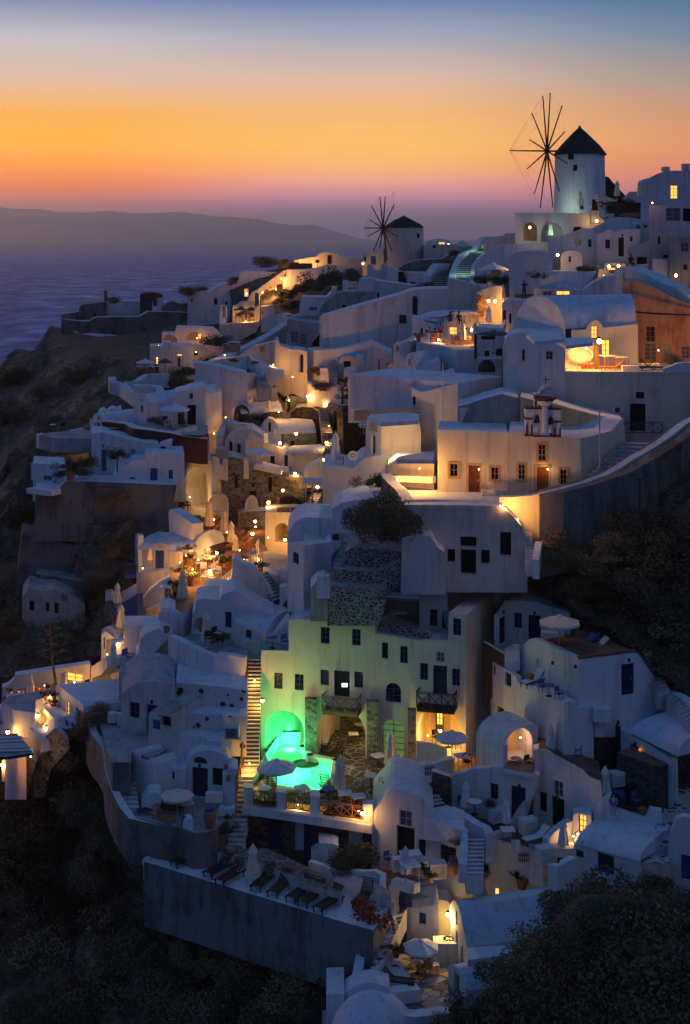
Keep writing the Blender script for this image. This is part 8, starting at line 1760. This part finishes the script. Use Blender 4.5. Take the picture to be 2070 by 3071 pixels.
put('person_sit','person in shorts reclining on the lower terrace',850,900,90.8,-.3,1.0);put('chair','dark sun chair of the reclining person',880,890,91,.4,1.2)
H('white terrace wall above the lower vault',660,91.0,1302,89.6,[(660,1100),(664,845),(700,800),(780,730),(830,725),(800,790),(830,850),(1000,925),(1140,950),(1190,870),(1300,890),(1302,1000),(1210,1160)],.6,(),mat='white')
LV2=H('white room under the lower pale vault',473,89.4,1115,86.2,[(473,1640),(476,1190),(560,1205),(655,1235),(850,1285),(1088,1362),(1112,1420),(1115,1640)],3.5,[('w',695,1290,852,1472),('dA',497,1255,566,1318,.04)])[0]
F=Fac(473,89.3,1115,86.1);barrel('',F,490,1092,(1195,1362),(925,1075),6.2,root=LV2)
lamp('hidden lamp in the lower court with a round sofa',470,1120,90.6,80,(1,.5,.18),r=.05);lamp('small orange lamp at the lit barred window',512,1098,90.2,30,(1,.5,.15),r=.06)
slab('orange lit lower court with a round sofa',-41.7,[(165,1440),(120,1250),(290,1200),(475,1180),(475,1330),(330,1400),(300,1500)],1,'terracotta_floor','white')
curtain('white slanted wall between the two courts',[(210,1140,90.2),(260,1080,90.6),(360,1000,91.2),(450,960,91.5)],1.5,.5)
curtain('white parapet round the lower court',[(50,1230,90.6),(110,1215,90.7),(205,1185,90.9)],1.6,.5)
H('white notched wall end of the lower court',48,90.5,190,89.2,[(48,1420),(50,1232),(95,1235),(125,1290),(185,1322),(190,1480)],.7,())
curtain('white curved front wall of the lower court',[(262,1380,88.3),(290,1385,88),(330,1395,87.6),(370,1360,87.8),(420,1330,88),(475,1318,88.2)],1.6,.5)
put('cabinet','large white cabinet in the lower court',205,1370,89.6,.35,1.15);put('pclosed_w','pink white folded parasol in the lower court',375,1270,89.8,0,320)
boxat('round cushioned sofa in the lower court',370,1290,89.9,1.5,1.0,.55,'fabric','sofa','sofa')
win(1150,2100)
R3a=H('vault topped house with an open orange lit loggia',868,97.2,1122,94.5,[(868,900),(872,345),(905,330),(1125,430),(1122,900)],.4,())[0]
a_,b_=P(872,345,97.2),P(1122,430,94.5);ex=a_-b_
H('',1121,94.5,1460,96.0,[(1121,900),(1123,432),(1150,385),(1185,335),(1230,290),(1290,255),(1350,238),(1400,228),(1450,232),(1455,470),(1415,470),(1412,900)],ex.length,[('N',1140,300,1388,640,2.2,'cave_ochre')]if False else[('Na',1150,262,1400,560,1.6,'cave_ochre')],ext=(ex.x,ex.y),root=R3a)
F=Fac(868,97.1,1130,94.4);
lamp('hidden orange lamp in the loggia',1290,350,96.0,40,(1,.5,.25),r=.05)
slab('loggia floor with a small blue table',-35.6,[(1125,640),(1412,690),(1412,600),(1180,560)],.3,'terracotta_floor','white',name='balcony',cat='balcony')
put('table_b','small blue table in the loggia',1248,640,94.6,0,105);put('chair','dark folding chair in the loggia',1370,660,94.6,.6,1.1)
R3=H('blue white house front below the loggia',640,96.2,1470,93.2,[(640,1160),(645,722),(690,692),(760,680),(830,646),(866,648),(1120,622),(1412,688),(1468,700),(1420,880),(1200,1180),(1000,1180)],.5,[('w',1005,783,1080,935),('d',1200,812,1337,1130)])[0]
H('',1410,94.6,1640,94.2,[(1410,1340),(1415,470),(1460,455),(1568,500),(1640,530),(1640,1340)],1.0,[('h',1465,862,1537,1050)],root=R3)
slab('courtyard with a round white table and cabinet',-39.6,[(640,1010),(760,960),(1000,1020),(1190,1170),(1430,1180),(1640,1250),(1568,1330),(1360,1380),(1150,1330),(1000,1280),(970,1190)],2.4,'terracotta_floor','white')
put('pclosed_w','thin cream folded parasol at the round white table',775,1065,94,0,310);put('table','round white table in the courtyard',860,1075,93.6,0,140);put('chair_b','dark blue deck chair at the round white table',745,1050,94.4,.5,1.15)
put('cabinet','white cabinet with a blue door in the courtyard',1065,1140,93.6,.5,1.0);put('pclosed_w','cream folded parasol right of the courtyard cabinet',1155,1210,91.8,0,290);put('table_s','square white table at the courtyard parapet',1170,1330,90.6,.1,1.1);put('cabinet','white cabinet by the slanted wall',1360,1250,92,.4,1.1)
put('lounger_w','white cushioned lounger at the courtyard steps',1430,1340,90.6,.5,1.0);boxat('white round stool at the courtyard gate',1245,1400,90.4,.55,.5,.5,'white','stool','stool');put('gate','dark blue lattice gate of the courtyard',1320,1530,90,0,100)
bush('bush_dark','small tree in the courtyard corner',1010,965,94,58);boxat('thin stem of the small courtyard tree',998,1100,94,.07,.07,1.0,'bark','tree_trunk','trunk')
H('slanted white fin wall in the courtyard',1190,93,1395,94,[(1190,1180),(1200,1150),(1250,1060),(1320,960),(1385,900),(1392,930),(1330,1080),(1250,1200)],.35,(),name='fin_wall',cat='wall')
curtain('white parapet at the front of the courtyard',[(935,1300,91.2),(1010,1265,91.8),(1100,1230,92.2),(1200,1200,92.4)],1.3,.45)
bush('bush_dry','bare twiggy creeper on the white wall',680,1330,89,60)
full()
stairs('white jointed cobble path at the right edge',(1925,2620,86.5),(2010,2612,86.5),(2005,2380,92.5),(2075,2350,93),5,'old_white','white_joint_paving')
H('white wall and blue gate at the right edge',2000,87.2,2110,86.2,[(2000,2660),(2003,2560),(2010,2500),(2030,2455),(2050,2450),(2110,2460),(2110,2660)],.6,[('b',2042,2565,2080,2640)])
H('dark domed opening behind the right edge wall',2040,87.6,2110,87.2,[(2040,2560),(2044,2500),(2062,2470),(2110,2460),(2110,2560)],.5,(),mat='dark_inside',roof='old_white',name='oven',cat='oven')
full()
LT=[(1510,1835,102.8,'narrow dark blue door at the hotel side'),(1603,1838,103.6,'wide dark blue door behind the open parasol'),(1657,1987,96.4,'blue door of the long balcony'),(1886,1979,95.6,'blue door of the corner house'),(1557,2357,93.4,'courtyard blue door'),(1669,2390,90.6,'open door by the glass window'),(1725,1998,94.7,'corner of the balcony house'),(1853,2166,95.6,'door beside the dark stone box'),(1904,2231,92.6,'blue door under the pale vault'),(600,2295,96.9,'main blue door of the arched patio house'),(456,2104,101.9,'door of the blue lattice window house'),(697,1832,111.4,'tall shuttered courtyard window'),(1866,706,157.6,'tall dark door of the arched gable')]
for x,y,d,w_ in LT:
    p=P(x,y,d-.2);r=empty('door_lantern',p);tag(r,'small unlit lantern above the '+w_,'lantern','unlit lanterns over doors')
    q=MB();q.lathe((0,-.12,0),[(.05,-.12),(.1,-.04),(.1,.1),(.03,.16)],8);q.build('shade','black_metal',r,world=False);q=MB();q.box((0,0,.06),.04,.26,.04);q.build('bracket','black_metal',r,world=False)
for i,(x,y,d,h)in enumerate(((1180,560+60,206,2.2),(905,1000,181,2.0),(1010,905,178,2.4),(1320,1000,150,2.5),(1470,905,147,2.2),(700,1195,158,1.8),(1235,1145,124,2.4),(620,1385,151,1.8),(500,1750,126,1.8),(880,1850,104,1.9),(1460,1790,108,2.2),(1330,1235,119,2.0),(1960,2120,95,1.6))):
    r=empty('roof_aerial',P(x,y,d));tag(r,'thin roof aerial '+['at the small windmill','on the grey curved roof','beside the domed chimney','above the restaurant vault','behind the restaurant lamps','on the rounded corner block','on the long flat roof','on the awning tent house','on the blue double door house','on the hotel roof left','on the hotel roof right','near the flag pole','on the pale blue vault'][i],'aerial','roof aerials')
    q=MB();q.tube((0,0,-.5),(0,0,h),.03,.02,4);q.build('mast','steel',r,world=False);q=MB()
    for k in range(4):q.tube((-.35+k*.04,0,h-.12*k),(.35-k*.04,0,h-.12*k),.012,n=3)
    q.build('rods','steel',r,world=False)
# ------------------------------------------------------------------ the air
hb=MB();hb.box((0,12400,-330),27000,28200,720)
m=bpy.data.materials.new('haze');m.use_nodes=True;MATS['haze']=m;nt=m.node_tree;nt.nodes.remove(nt.nodes['Principled BSDF'])
pv=nd(nt,'ShaderNodeVolumePrincipled');pv.inputs['Density'].default_value=9.5e-5;pv.inputs['Color'].default_value=(0.90,0.93,1.0,1);pv.inputs['Anisotropy'].default_value=0.72
nt.links.new(pv.outputs[0],nt.nodes['Material Output'].inputs['Volume'])
tag(hb.build('haze','haze'),'thin evening haze over sea and hills',kind='stuff')

# things built with structural names are still things of their own
for o in COL.objects:
    if o.parent is None and 'category' in o and 'kind' not in o:o['kind']='thing'   # GEOM
